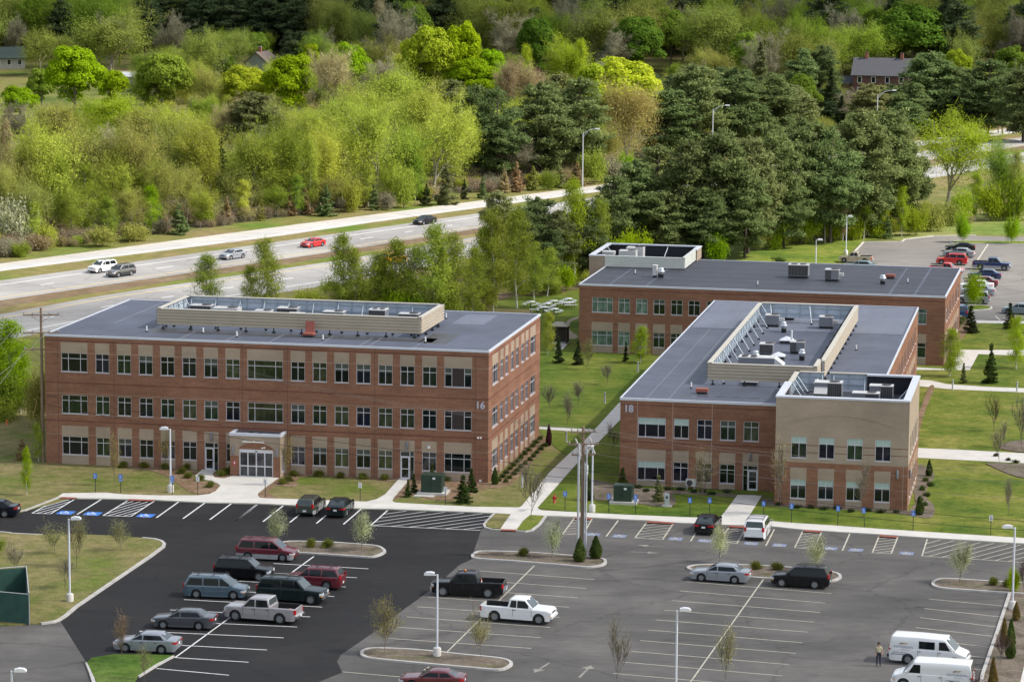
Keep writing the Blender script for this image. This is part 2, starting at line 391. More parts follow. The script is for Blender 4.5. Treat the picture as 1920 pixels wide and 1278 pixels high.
# pavements
slab('pavement', [(118,926),(197,924.7),(233,928),(300,930),(371,929.8),(392,927.5),(404,922),(413,912),(409,908),(398,903),(371,898),(366,893),(386,875),(410,878),(398,890),(402,896),(420,898),(438,893),(523,897),(505,910),(484,925),(483,929.5),(487,934),(500,935.3),(560,937),(640,940),(687,941.5),(706,937),(722,928),(752,894.5),(771,896),(750,921),(737,936),(735,940),(740,943),(760,944.5),(880,951),(973,952.5),(978,950),(1030,887),(1067,852),(1100,823),(1160,757),(1195,745),(1163,788),(1130,822),(1083,868.7),(1007,952),(1011,956),(1017,958),(1110,963),(1193,967),(1280,970.5),(1335,972.5),(1350,971),(1358,962),(1383,929),(1429,930),(1408,962),(1406,970),(1416,974),(1443,978),(1493,982),(1560,986),(1640,992),(1717,997),(1920,1010),(2040,1018),(2040,1029),(1920,1020),(1740,1009),(1683,1005),(1640,1002),(1507,994),(1443,987.2),(1360,985),(1260,980.5),(1213,976.3),(1160,974),(1077,969.5),(1023,968),(993,966.2),(980,978),(968,995),(938,993.5),(946,981),(958,965),(927,963),(880,960.5),(723,955),(667,954),(550,948),(480,944.5),(390,943),(290,938),(193,935.5),(147,935),(106,934)], 0, .10, M_conc)
slab('pavement', [(1010,800.5),(1060,803),(1112,806),(1112,810),(1060,808.5),(1010,805)], 0, .08, M_conc)
slab('pavement', [(1715,840.5),(1800,844),(1925,851),(2040,858),(2040,876),(1917,869),(1800,863),(1715,858.5)], 0, .08, M_conc)
slab('pavement', [(1715,712),(1745,714),(1775,720.8),(1850,726),(1925,729),(2040,734),(2040,741),(1920,736.5),(1783,730.5),(1731,725.5),(1715,724)], 0, .08, M_conc)
slab('pavement', [(1700,689),(1720,689.5),(1780,693),(1788,676),(1800,656.5),(1860,657),(2040,656),(2040,668),(1920,668),(1834,664.5),(1826,680),(1818,694.5),(1700,694)], 0, .08, M_conc)
slab('pavement', [(1800,601.5),(2080,606),(2080,610),(1800,606)], 0, .10, M_conc)
slab('footpath', smooth_px([(1061,636),(1078,636),(1083,630),(1071,622),(1066,612),(1072,603),(1085,597),(1084,594),(1066,600),(1059,611),(1062,624),(1068,630),(1060,632)], 3), 0, .06, pm('sandy_path', (.33,.27,.18), .9, .15, 1))
slab('pavement', [(1040,655),(1055,656),(1066,644),(1052,642)], 0, .08, M_conc)
# green tips either side of the crossing path
slab('grass_tip', [(908,985.5),(915,976),(927,964.5),(957,965.5),(946,980),(938,992),(920,991)], 0, .12, M_lawn_tan)
slab('grass_tip', [(969,994.5),(982,977),(994,967),(1022,968.5),(1013,982),(1000,992),(990,995.5)], 0, .12, M_lawn_mid)
# mulch beds
def bed(pts, m=None, z=.06): slab('planting_bed', smooth_px(pts, 3), 0, z, m or M_mulch)
bed([(220,872),(300,877),(372,884),(360,893),(366,900),(404,908),(408,915),(396,925),(370,927),(345,916),(318,896),(280,882),(230,877)])
bed([(398,890),(405,885),(436,888),(437,893),(420,897),(402,895)])
bed([(484,928),(505,909),(530,893),(545,884),(640,888),(748,896),(738,904),(700,899),(640,894),(572,893),(556,902),(560,910),(545,913),(515,912),(506,925),(520,934),(495,934)])
bed([(738,936),(745,922),(771,897),(900,900),(925,905),(1000,820),(1012,822),(1030,830),(985,880),(950,912),(900,918),(870,935),(820,938),(780,930),(758,930)])
bed([(1096,898),(1150,908),(1200,915),(1290,922),(1380,928),(1372,933),(1300,927),(1262,928),(1268,938),(1262,948),(1240,951),(1195,945),(1150,940),(1105,935),(1090,915)], M_mulch_grey)
bed([(1428,934),(1440,948),(1530,953),(1640,960),(1700,966),(1745,972),(1752,950),(1735,930),(1745,905),(1752,890),(1738,878),(1722,872),(1710,900),(1705,958),(1560,946),(1450,938)], M_mulch_grey)
bed([(1719,870),(1724,812),(1735,770),(1752,728),(1742,726),(1728,760),(1718,800)], M_mulch)
bed([(1853,869),(1860,876),(1895,891),(1925,898),(2000,900),(2000,872),(1925,872)], M_mulch_grey, .085)
bed([(1874,842),(1884,832),(1925,826),(2000,826),(2000,850),(1925,850)], M_mulch_grey, .085)
bed([(1716,640),(1760,645),(1790,622),(1812,600),(1820,612),(1800,640),(1770,660),(1730,660)], M_mulch)
bed([(885,577),(960,558),(1030,553),(1090,540),(1085,531),(1020,537),(940,551),(880,566)], M_brown, .04)
# kerbs
def kerbs():
    mb = MB()
    kerb_line(mb, [(-80,1003.2),(0,998.5),(18,1000),(22,1001.5),(80,1004)], .14, .25)
    kerb_line(mb, [(267,1010),(290,1012),(303,1016),(308,1021),(306,1026.5),(283,1043.7),(213,1091),(143,1138.7),(124,1155),(112,1163),(100,1167.5),(77,1170.5)], .16, .28)
    kerb_line(mb, [(163,1244),(170,1262),(182,1300)], .15, .25)
    kerb_line(mb, [(324,1231.5),(292,1249),(258,1270)], .15, .28)
    kerb_line(mb, [(112,933),(60,953),(48,957.5),(32,960),(10,961)], .14, .22)
    kerb_line(mb, [(927,964),(912,979),(907.5,985),(910,990),(921,993.5),(938,995)], .14, .22)
    kerb_line(mb, [(968,996.5),(985,997.5),(997,995.5),(1012,984),(1023,968.5)], .14, .22)
    kerb_line(mb, [(1893.5,1113),(1868,1190),(1842,1266),(1836,1310)], .15, .25)
    kerb_line(mb, [(1590,486),(1619,454.7),(1691,454),(1696,449.5),(1750,443.5),(1830,442)], .16, .3)
    kerb_line(mb, [(1800,601.5),(2080,606)], .15, .3)
    struct(mb.build('kerb'))
kerbs()
def island(pts, n=4, m=None):
    pts = smooth_px(pts, n); mb = MB(); kerb_line(mb, pts, .16, .26, closed=True)
    mb.prism(P(*pts), 0, .11, m or M_mulch_grey); struct(mb.build('kerbed_island'))
island([(530,1018),(600,1017.5),(660,1021),(705,1025),(719,1032),(720,1037),(708,1043),(690,1045.5),(640,1042.5),(570,1038),(530,1035)])
island([(886,1045),(892,1038),(910,1035),(1000,1038),(1090,1045),(1128,1049),(1135,1055),(1128,1061),(1100,1064.5),(1060,1061),(960,1053),(900,1049)])
island([(678,1226),(684,1220),(705,1217),(780,1220),(870,1229),(938,1236),(957,1243),(955,1250),(935,1257),(890,1254),(780,1244),(700,1236),(682,1231)])
island([(1292,1068),(1300,1062),(1340,1060),(1420,1062),(1500,1067),(1560,1074),(1575,1081),(1570,1087),(1550,1091),(1500,1089),(1413,1084),(1330,1076)])
island([(1749,1096),(1754,1090),(1770,1086.5),(1820,1089),(1900,1094),(1960,1097),(1960,1115),(1888,1112.5),(1820,1108),(1768,1104),(1753,1100)])
island([(1800,578),(1830,573),(1852,575),(1859,577),(1853,581),(1820,583.5),(1795,586)], 3, M_lawn_mid)
island([(1782,455),(1800,452.5),(1900,453),(2060,455),(2060,459.5),(1900,458.5),(1800,457)], 3, M_lawn_mid)
# ------------------------------------------------------------------ painted markings
def clipseg(a, b_, poly):
    """piece of segment a-b inside a convex polygon (px)"""
    t0, t1 = 0.0, 1.0; n = len(poly); ar = sum(poly[i][0]*poly[(i+1)%n][1]-poly[(i+1)%n][0]*poly[i][1] for i in range(n))
    s = 1 if ar > 0 else -1; d = (b_[0]-a[0], b_[1]-a[1])
    for i in range(n):
        p = poly[i]; q = poly[(i+1) % n]; nx, ny = -(q[1]-p[1])*s, (q[0]-p[0])*s
        num = nx*(a[0]-p[0])+ny*(a[1]-p[1]); den = nx*d[0]+ny*d[1]
        if abs(den) < 1e-9:
            if num < 0: return None
            continue
        t = -num/den
        if den > 0: t0 = max(t0, t)
        else: t1 = min(t1, t)
    if t0 >= t1: return None
    return ((a[0]+d[0]*t0, a[1]+d[1]*t0), (a[0]+d[0]*t1, a[1]+d[1]*t1))
def hatch(mb, poly, m, dirv, n, wd=.13, z=.02, outline=(0,1,1,1)):
    for i in range(4):
        if outline[i]: strip(mb, poly[i], poly[(i+1) % 4], wd, z+.002, m)
    # lines from equally spaced points along the two long sides
    xs = [p[0] for p in poly]; ys = [p[1] for p in poly]; cx = sum(xs)/4; cy = sum(ys)/4
    nx, ny = -dirv[1], dirv[0]; pr = [(p[0]-cx)*nx+(p[1]-cy)*ny for p in poly]; lo, hi = min(pr), max(pr); nn = nx*nx+ny*ny
    for k in range(1, n+1):
        s = (lo+(hi-lo)*k/(n+1))/nn; a = (cx+nx*s-dirv[0]*900, cy+ny*s-dirv[1]*900); b_ = (cx+nx*s+dirv[0]*900, cy+ny*s+dirv[1]*900)
        c = clipseg(a, b_, poly)
        if c: strip(mb, c[0], c[1], wd*.85, z, m)
def z1(x, y): return (x/3, 852+y/3)
def z2(x, y): return (400+x/3, 852+y/3)
def z3(x, y): return (800+x/3, 852+y/3)
def z4(x, y): return (1160+x/3, 852+y/3)
def z5(x, y): return (1440+x/3, 852+y/3)
def markings():
    mb = MB(); z = .024
    for a, b_ in [((513,1056),(690.7,1066)),((455,1071),(669.3,1082.7)),((430,1088),(648,1100)),((385,1105),(626.7,1118)),((345,1123.7),(604,1137.7)),((319,1143),(581.7,1156)),((290,1163),(557,1175)),((261,1182.7),(531.7,1195.3)),((231,1203.5),(500.7,1218)),((328.3,1232.3),(466,1241)),((293.3,1252.7),(429.3,1265.3)),((588.3,1043),(328.3,1232.3))]:
        strip(mb, a, b_, .13, z, M_white)
    for a, b_ in [(z1(570,252),z1(433,337)),(z1(1005,266),z1(880,355)),(z1(1155,270),z1(1030,360)),(z1(1300,277),z1(1180,366)),(z1(1440,283),z1(1330,371)),(z2(245,282),z2(130,371)),(z2(392,288),z2(280,377)),(z2(535,297),z2(430,382)),(z2(683,301),z2(580,387)),(z2(832,306),z2(732,392))]:
        strip(mb, a, b_, .15, z, M_white)
    hatch(mb, [z1(338,243),z1(180,330),z1(285,333),z1(430,245)], M_white, (9,-2.6), 5, .13, z, (1,1,1,0))
    hatch(mb, [z1(722,257),z1(580,343),z1(735,348),z1(868,262)], M_white, (9,-2.6), 6, .13, z, (1,1,1,0))
    hatch(mb, [z2(980,314),z2(885,399),z3(303,426),z3(382,334)], M_white, (9,-1.25), 9, .13, z, (1,1,0,0))
    struct(mb.build('parking_line_markings'))
    mb = MB(); z = .022
    for a, b_ in [((860,1067),(1114,1086)),((842,1083.5),(1099,1102.7)),((822,1101),(1083,1120.3)),((802.7,1118.7),(1066.7,1138)),((782.7,1137),(1049,1156.7)),((762.7,1156),(1031.7,1176)),((740,1175),(1014.3,1195)),((720.7,1195.7),(995.7,1215)),((642.7,1259),(753,1268.7)),((795,1256),(805,1249.3)),((1001.7,1060.3),(833,1227))]:
        strip(mb, a, b_, .11, z, M_faded)
    for a, b_ in [((385,715),(1197,781)),((343,766),(1160,834)),((300,820),(1133,887)),((256,874),(1098,942)),((212,929),(1065,998)),((167,986),(1031,1057)),((120,1045),(997,1117)),((72,1106),(958,1180)),((23,1166),(921,1244)),((-30,1230),(880,1310)),((-82,1296),(840,1378)),((815,700),(380,1312))]:
        strip(mb, z4(*a), z4(*b_), .11, z, M_faded)
    for a, b_ in [((905,812),(1318,850)),((880,865),(1305,912)),((855,916),(1283,968)),((830,972),(1265,1021)),((805,1032),(1255,1083)),((780,1095),(1235,1143)),((755,1160),(1215,1210)),((730,1225),(1200,1275))]:
        strip(mb, z5(*a), z5(*b_), .11, z, M_faded)
    for a, b_ in [(z3(1078,370),z3(1010,460)),(z4(460,395),z4(405,487)),(z4(875,420),z4(828,513)),(z5(460,445),z5(418,540))]:
        strip(mb, a, b_, .13, z, M_faded)
    for q in ([z3(832,356),z3(765,447),z3(880,451),z3(930,362)], [z3(1237,382),z3(1172,468),z3(1327,478),z3(1387,388)], [z4(622,408),z4(560,490),z4(665,500),z4(715,412)], [z4(1035,432),z4(990,523),z4(1100,530),z4(1140,438)], [z5(625,458),z5(587,552),z5(693,557),z5(730,464)]):
        hatch(mb, q, M_faded, (9,-1.2), 6, .12, z, (1,1,1,0))
    hatch(mb, [z5(896,475),z5(866,570),z5(1500,610),z5(1530,515)], M_faded, (9,-2.4), 11, .12, z, (1,1,0,0))
    def arrow(t, h, wd, hw):
        t, h = G(*t).xy, G(*h).xy; d = (h-t); L = d.length; d /= L; n = Vector((-d.y, d.x))
        strip_pts(mb, t, t+d*(L-1.0), wd, z, M_faint); a, b_ = h-d*1.0+n*hw, h-d*1.0-n*hw
        mb.add([(h.x,h.y,z),(a.x,a.y,z),(b_.x,b_.y,z)], [(0,1,2)], M_faint)
    arrow(z3(690,1170), z3(605,1225), .18, .45); arrow(z3(858,1253), z3(925,1185), .18, .5)
    arrow(z3(1330,518), z3(1180,509), .14, .4); arrow(z3(1150,546), z3(1310,554), .14, .4)
    struct(mb.build('worn_line_markings'))
    mb = MB()
    for a, b_ in [((1853,458),(1833,488)),((1866,593),(1875,601)),((1895,592),(1905,592))]: strip(mb, a, b_, .2, .06, M_faded)
    struct(mb.build('worn_line_markings'))
    mb = MB()
    for a, b_ in [((z1(340,241)),(z1(430,244))),((z1(722,252)),(z1(868,258))),(z3(835,355),z3(928,360)),(z3(1240,377),z3(1390,384)),(z4(620,402),z4(712,407)),(z4(1040,427),z4(1140,433)),(z5(627,455),z5(728,462)),((939,992.5),(968,993.5))]:
        a = G(*a, .1); b_ = G(*b_, .1); strip_pts(mb, a, b_, .65, .112, M_tactile)
    struct(mb.build('tactile_paving'))
markings()
def isa_symbol(mb, M, s, m, z=0.0):
    """white wheelchair figure, s metres high, laid in the local xy plane of M"""
    def poly(pts):
        n = len(pts); mb.add([M @ Vector((x*s, y*s, z)) for x, y in pts], [tuple(range(n))], m)
    def bar(a, b_, wd):
        a = Vector(a); b_ = Vector(b_); d = (b_-a).normalized(); n = Vector((-d.y, d.x))*wd/2
        poly([a-n, b_-n, b_+n, a+n])
    k = 10; poly([(-.12+.085*math.cos(2*math.pi*i/k), .40+.085*math.sin(2*math.pi*i/k)) for i in range(k)])
    bar((-.11,.30), (-.07,-.04), .11); bar((-.1,.15), (.16,.15), .075); bar((-.1,-.02), (.18,-.02), .09); bar((.16,0), (.28,-.32), .09); bar((.24,-.31), (.38,-.26), .07)
    for i in range(9):
        a0 = R(120+i*24); a1 = R(120+(i+1)*24); r0, r1 = .25, .33; cx, cy = -.03, -.16
        poly([(cx+r0*math.cos(a0), cy+r0*math.sin(a0)), (cx+r1*math.cos(a0), cy+r1*math.sin(a0)), (cx+r1*math.cos(a1), cy+r1*math.sin(a1)), (cx+r0*math.cos(a1), cy+r0*math.sin(a1))])
def pads():
    mb = MB()
    for i, (x, y) in enumerate([(123.5,961),(174,962.8),(273.5,966.4),(1111.7,1002),(1161.7,1004.7),(1266.7,1010),(1321.7,1013.7),(1408,1018.7),(1461.7,1022),(1556.7,1028),(1605,1031),(1700,1037)]):
        p = G(x, y); fresh = i < 3; a = R(-12 if fresh else -14); s = 1.45 if fresh else 1.2
        M = Matrix.Translation((p.x, p.y, .026)) @ Matrix.Rotation(a, 4, 'Z')
        mb.add([M @ Vector(v) for v in ((-s/2,-s/2,0),(s/2,-s/2,0),(s/2,s/2,0),(-s/2,s/2,0))], [(0,1,2,3)], M_blue if fresh else M_bluefade)
        isa_symbol(mb, M, s*.88, M_symbol if fresh else M_faded, .004)
    struct(mb.build('accessible_bay_markings'))
pads()
# ------------------------------------------------------------------ building materials
def brick_mat(name, c1, c2, mort, streak=.8):
    m, nt, b = newmat(name); b.inputs['Roughness'].default_value = .9; b.inputs['Specular IOR Level'].default_value = .15
    tc = nt.nodes.new('ShaderNodeTexCoord'); mp = nt.nodes.new('ShaderNodeMapping')
    # brick courses follow x+y along the wall and z upward
    sx = nt.nodes.new('ShaderNodeSeparateXYZ'); cx = nt.nodes.new('ShaderNodeCombineXYZ'); ad = nt.nodes.new('ShaderNodeMath'); ad.operation = 'ADD'
    nt.links.new(tc.outputs['Object'], sx.inputs[0]); nt.links.new(sx.outputs[0], ad.inputs[0]); nt.links.new(sx.outputs[1], ad.inputs[1])
    nt.links.new(ad.outputs[0], cx.inputs[0]); nt.links.new(sx.outputs[2], cx.inputs[1])
    bt = nt.nodes.new('ShaderNodeTexBrick'); bt.inputs['Scale'].default_value = 1.0
    bt.inputs['Brick Width'].default_value = .3; bt.inputs['Row Height'].default_value = .1; bt.inputs['Mortar Size'].default_value = .010
    bt.inputs['Color1'].default_value = (*c1, 1); bt.inputs['Color2'].default_value = (*c2, 1); bt.inputs['Mortar'].default_value = (*mort, 1)
    nt.links.new(cx.outputs[0], bt.inputs['Vector'])
    n = noise_node(nt, 1.0, 6, .7, stretch=(.35, .35, 2.6)); r = ramp(nt, n.outputs[0], [(.28, .68), (.5, 1.0), (.72, 1.25)])
    n2 = noise_node(nt, .22, 4, .6); r2 = ramp(nt, n2.outputs[0], [(.3, .8), (.7, 1.18)])
    c = mixc(nt, bt.outputs[0], r.outputs[0], streak, 'MULTIPLY'); c = mixc(nt, c, r2.outputs[0], .8, 'MULTIPLY')
    nt.links.new(c, b.inputs['Base Color']); return m
M_brick = brick_mat('red_brick', (.285,.126,.076), (.222,.095,.058), (.29,.20,.14))
M_brick_dk = brick_mat('dark_brick_course', (.19,.066,.046), (.15,.052,.038), (.2,.12,.09))
M_block = brick_mat('buff_block', (.395,.312,.236), (.37,.292,.220), (.37,.295,.222), .25)
M_joint = pm('control_joint', (.12,.06,.045), .9)
M_jointlt = pm('pale_joint', (.40,.30,.24), .9)
M_coping = pm('metal_coping', (.62,.64,.70), .45, .05, .5)
M_alu = pm('window_aluminium', (.60,.58,.62), .4, .05, 2)
M_sill = pm('window_sill', (.55,.51,.50), .6, .05, 2)
def glass_mat(name, col, rnd=.5, rough=.06):
    m, nt, b = newmat(name); b.inputs['Roughness'].default_value = rough; b.inputs['Specular IOR Level'].default_value = .55
    oi = nt.nodes.new('ShaderNodeObjectInfo'); n = noise_node(nt, 1.1, 3, .6, stretch=(1.8, 1.8, .7))
    # offset the room pattern per window
    r = ramp(nt, n.outputs[0], [(.35, mul(col, .5)), (.5, col), (.7, mul(col, 1.7))])
    hs = nt.nodes.new('ShaderNodeHueSaturation'); mr = nt.nodes.new('ShaderNodeMapRange'); mr.inputs[3].default_value = 1-rnd; mr.inputs[4].default_value = 1+rnd
    nt.links.new(oi.outputs['Random'], mr.inputs[0]); nt.links.new(mr.outputs[0], hs.inputs['Value']); nt.links.new(r.outputs[0], hs.inputs['Color'])
    nt.links.new(hs.outputs[0], b.inputs['Base Color']); return m
G_black = glass_mat('black_green_glass', (.006,.010,.009)); G_navy = glass_mat('navy_glass', (.007,.009,.018)); G_olive = glass_mat('olive_blind_glass', (.045,.055,.026), .35)  # olive pane colour stands for greenish blinds inside
G_grey = glass_mat('grey_side_glass', (.05,.052,.06), .4); G_mint = glass_mat('mint_blind_glass', (.10,.16,.125), .3); G_forest = glass_mat('forest_glass', (.016,.03,.014), .5)
M_blind = pm('window_blind', (.40,.52,.48), .5, .08, 3)
M_blinddk = pm('dim_blind', (.065,.075,.058), .6, .2, 2)
M_board = pm('brown_infill_board', (.030,.020,.018), .6)
M_dooralu = pm('door_aluminium', (.66,.66,.70), .35, .04, 2)
def roof_mat(name, c, v):
    m, nt, b = newmat(name); b.inputs['Roughness'].default_value = .62; b.inputs['Specular IOR Level'].default_value = .35
    n = noise_node(nt, .12, 6, .65); n2 = noise_node(nt, .9, 5, .7, stretch=(1, .3, 1)); n3 = noise_node(nt, .33, 6, .75, loc=(5, 9, 0))
    r = ramp(nt, n.outputs[0], [(.3, mul(c, 1-v)), (.7, mul(c, 1+v))]); r2 = ramp(nt, n2.outputs[0], [(.3, .85), (.7, 1.15)]); r3 = ramp(nt, n3.outputs[0], [(.62, (1,1,1)), (.72, (1.35,1.3,1.15))])
    cc = mixc(nt, r.outputs[0], r2.outputs[0], .7, 'MULTIPLY'); cc = mixc(nt, cc, r3.outputs[0], .5, 'MULTIPLY'); nt.links.new(cc, b.inputs['Base Color']); return m
M_roof = roof_mat('blue_grey_membrane', (.100,.110,.145), .22); M_roof_dk = roof_mat('charcoal_membrane', (.050,.054,.068), .22); M_roof_pale = roof_mat('pale_membrane', (.165,.178,.222), .12)
M_seam = pm('membrane_seam', (.22,.235,.27), .6, .2, 2); M_pond = pm('damp_membrane', (.055,.055,.06), .45, .3, .6)
M_louv = pm('tan_louvre_metal', (.47,.405,.315), .5, .06, .6); M_louvw = pm('white_louvre_metal', (.62,.63,.58), .5, .05, .6); M_louvcap = pm('louvre_cap', (.58,.53,.44), .5, .05, 1)
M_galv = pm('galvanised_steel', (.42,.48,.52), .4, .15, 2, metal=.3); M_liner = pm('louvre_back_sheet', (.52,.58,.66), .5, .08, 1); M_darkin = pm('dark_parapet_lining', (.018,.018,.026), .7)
M_unit = pm('unit_painted_steel', (.60,.59,.57), .45, .06, 1); M_unitg = pm('unit_grey_steel', (.20,.205,.225), .5, .08, 1); M_grille = pm('coil_grille', (.055,.05,.05), .6, .2, 8)
M_black = pm('black_rubber', (.015,.015,.016), .7); M_pvc = pm('white_vent_pipe', (.80,.80,.78), .5); M_red = pm('red_primed_steel', (.34,.10,.07), .6, .1, 2); M_silver = pm('bright_duct_metal', (.70,.72,.74), .25, .05, 2, metal=.6)
M_skyl = pm('skylight_dome', (.70,.72,.76), .35); M_number = pm('brushed_number', (.50,.50,.58), .4)
M_greensteel = pm('dark_green_enamel', (.018,.042,.028), .45, .1, 1); M_pad = pm('equipment_pad', (.52,.50,.46), .85, .1, 1)

rw = random.Random(9)
class Bld:
    def __init__(s, name, x, y, a, W, D, H, label, cat='building'):
        s.o = thing(name, label, cat, (x, y, 0), -a); s.W, s.D, s.H = W, D, H; s.x, s.y, s.a = x, y, a
        s.e = Vector((math.cos(a), -math.sin(a), 0)); s.n = Vector((math.sin(a), math.cos(a), 0)); s.org = Vector((x, y, 0))
    def loc(s, px, py, z):
        q = G(px, py, z) - s.org; return (q.dot(s.e), q.dot(s.n))
    def world(s, u, n, z): return s.org + s.e*u + s.n*n + Vector((0,0,z))
def faceM(o, u, d):
    u = Vector(u); d = Vector(d); M = Matrix.Identity(4)
    for i in range(3): M[i][0] = u[i]; M[i][1] = d[i]; M[i][2] = (0,0,1)[i]; M[i][3] = o[i]
    return M
def FRONT(s0=0, n0=0): return faceM((s0, n0, 0), (1,0,0), (0,1,0))
def RIGHT(W, n0=0): return faceM((W, n0, 0), (0,1,0), (-1,0,0))
def LEFT(s0, D): return faceM((s0, D, 0), (0,-1,0), (1,0,0))
def BACK(W, D): return faceM((W, D, 0), (-1,0,0), (0,-1,0))
def facade(mb, M, L, z0, z1, opens, panels, base, rev=.13):
    us = {0.0, L}; zs = {z0, z1}
    for r in list(opens)+[p[:4] for p in panels]:
        us.update(min(max(v, 0), L) for v in r[:2]); zs.update(min(max(v, z0), z1) for v in r[2:4])
    us = sorted(us); zs = sorted(zs)
    us = [u for i, u in enumerate(us) if i == 0 or u-us[i-1] > 1e-4]; zs = [u for i, u in enumerate(zs) if i == 0 or u-zs[i-1] > 1e-4]
    for i in range(len(us)-1):
        uc = (us[i]+us[i+1])/2
        for j in range(len(zs)-1):
            zc = (zs[j]+zs[j+1])/2
            if any(o[0] < uc < o[1] and o[2] < zc < o[3] for o in opens): continue
            m = base
            for p in panels:
                if p[0] < uc < p[1] and p[2] < zc < p[3]: m = p[4]
            mb.add([M @ Vector(v) for v in ((us[i],0,zs[j]),(us[i+1],0,zs[j]),(us[i+1],0,zs[j+1]),(us[i],0,zs[j+1]))], [(0,1,2,3)], m)
    for (a, b_, c, d) in opens:
        q = [(a,c),(b_,c),(b_,d),(a,d)]
        for i in range(4):
            p, r = q[i], q[(i+1) % 4]
            mb.add([M @ Vector(v) for v in ((p[0],0,p[1]),(p[0],rev,p[1]),(r[0],rev,r[1]),(r[0],0,r[1]))], [(0,1,2,3)], base)
_wc = {}
def win_mesh(kind, wd, ht, cols, tr):
    key = (kind, round(wd, 2), round(ht, 2), cols, tr)
    if key in _wc: return _wc[key]
    mb = MB(); b_ = .055; dp = .07
    mb.box((0,0,0), (wd,dp,b_), M_alu); mb.box((0,0,ht-b_), (wd,dp,ht), M_alu)
    mb.box((0,0,b_), (b_,dp,ht-b_), M_alu); mb.box((wd-b_,0,b_), (wd,dp,ht-b_), M_alu)
    cs = {2: [.5], 3: [.27, .73], 4: [.2, .79]}[cols] if cols > 1 else []
    for c in cs: mb.box((wd*c-b_/2, .004, b_), (wd*c+b_/2, dp, ht-b_), M_alu)
    if tr: mb.box((b_, .008, ht*(1-.3)-b_/2), (wd-b_, dp, ht*(1-.3)+b_/2), M_alu)
    _wc[key] = mb.mesh('window'); return _wc[key]
_pc = {}
def pane_mesh(wd, ht, m):
    key = (round(wd, 2), round(ht, 2), m.name)
    if key not in _pc:
        mb = MB(); mb.box((0,0,0), (wd, .012, ht), m); _pc[key] = mb.mesh('pane')
    return _pc[key]
_sc = {}
def put_window(par, M, u0, u1, z0, z1, cols, tr=True, glass=None, blind=0, board=None, rng=None):
    wd, ht = u1-u0, z1-z0
    o = bpy.data.objects.new('window', win_mesh('w', wd, ht, cols, tr)); COL.objects.link(o); o.parent = par
    o.matrix_local = M @ Matrix.Translation((u0, .06, z0))
    inst('pane', pane_mesh(wd-.02, ht-.02, glass), o, (.01, .045, .01))
    key = round(wd, 2)
    if key not in _sc:
        mb = MB(); mb.box((-.04, -.11, -.07), (wd+.04, .06, -.003), M_sill); _sc[key] = mb.mesh('sill')
    inst('sill', _sc[key], o)
    if not blind and glass in (G_black, G_navy, G_forest) and rw.random() < .22: inst('blind', pane_mesh(wd-.12, ht*.36, M_blinddk), o, (.06, .031, ht*.6))
    if blind: inst('blind', pane_mesh(wd-.12, ht*blind, M_blind), o, (.06, .031, ht*(1-blind)-.04))
    if board: inst('infill_board', pane_mesh(wd*.44, ht-.14, M_board), o, (wd*.28, -.005, .07))
    return o
def door(par, M, u0, u1, z0, z1, leaf_left=True):
    wd, ht = u1-u0, z1-z0; mb = MB(); b_ = .06; dp = .08; tz = ht*.80; lx = wd*.68
    mb.box((0,0,0), (b_,dp,ht), M_dooralu); mb.box((wd-b_,0,0), (wd,dp,ht), M_dooralu); mb.box((b_,0,ht-b_), (wd-b_,dp,ht), M_dooralu)
    mb.box((b_,.004,tz), (wd-b_,dp,tz+b_), M_dooralu)
    cx = lx if leaf_left else wd-lx
    mb.box((cx-b_/2,.008,0), (cx+b_/2,dp,tz), M_dooralu); mb.box((cx-b_/2,.008,tz+b_), (cx+b_/2,dp,ht-b_), M_dooralu)
    o = mb.build('door'); o.parent = par; o.matrix_local = M @ Matrix.Translation((u0, .06, z0))
    inst('pane', pane_mesh(wd-.02, ht-.02, G_black), o, (.01, .05, .01))
    a, b2 = (b_, cx-b_/2) if leaf_left else (cx+b_/2, wd-b_)
    lf = MB(); t = .11
    lf.box((a+.01,-.01,.02), (a+t,.035,tz-.02), M_dooralu); lf.box((b2-t,-.01,.02), (b2-.01,.035,tz-.02), M_dooralu)
    lf.box((a+t,-.01,.02), (b2-t,.035,.2), M_dooralu); lf.box((a+t,-.01,tz-t), (b2-t,.035,tz-.02), M_dooralu); lf.box((a+t,-.006,tz*.45), (b2-t,.035,tz*.45+.07), M_dooralu)
    l = lf.build('door_leaf', o)
    hb = MB(); hx = b2-.06 if leaf_left else a+.06
    hb.tube([(hx,-.02,.85),(hx,-.09,.88),(hx,-.09,1.32),(hx,-.02,1.35)], .022, M_silver, 6); hb.build('handle', l)
    return o
def sconce(par, M, u, z):
    mb = MB(); mb.lathe([(.09,0),(.11,.03),(.11,.75),(.09,.8)], M_unitg, 10, M @ Matrix.Translation((u,-.13,z))); mb.cbox((0,0,0), (.08,.06,.2), M_unitg, M @ Matrix.Translation((u,-.03,z+.4)))
    mb.build('wall_light', par)
def coping_ring(mb, x0, y0, x1, y1, z, w_, h_, m, skip=()):
    e = .06
    if 'f' not in skip: mb.box((x0-e,y0-e,z-h_), (x1+e,y0+w_,z+.04), m)
    if 'b' not in skip: mb.box((x0-e,y1-w_,z-h_), (x1+e,y1+e,z+.04), m)
    if 'l' not in skip: mb.box((x0-e,y0+w_,z-h_), (x0+w_,y1-w_,z+.04), m)
    if 'r' not in skip: mb.box((x1-w_,y0+w_,z-h_), (x1+e,y1-w_,z+.04), m)
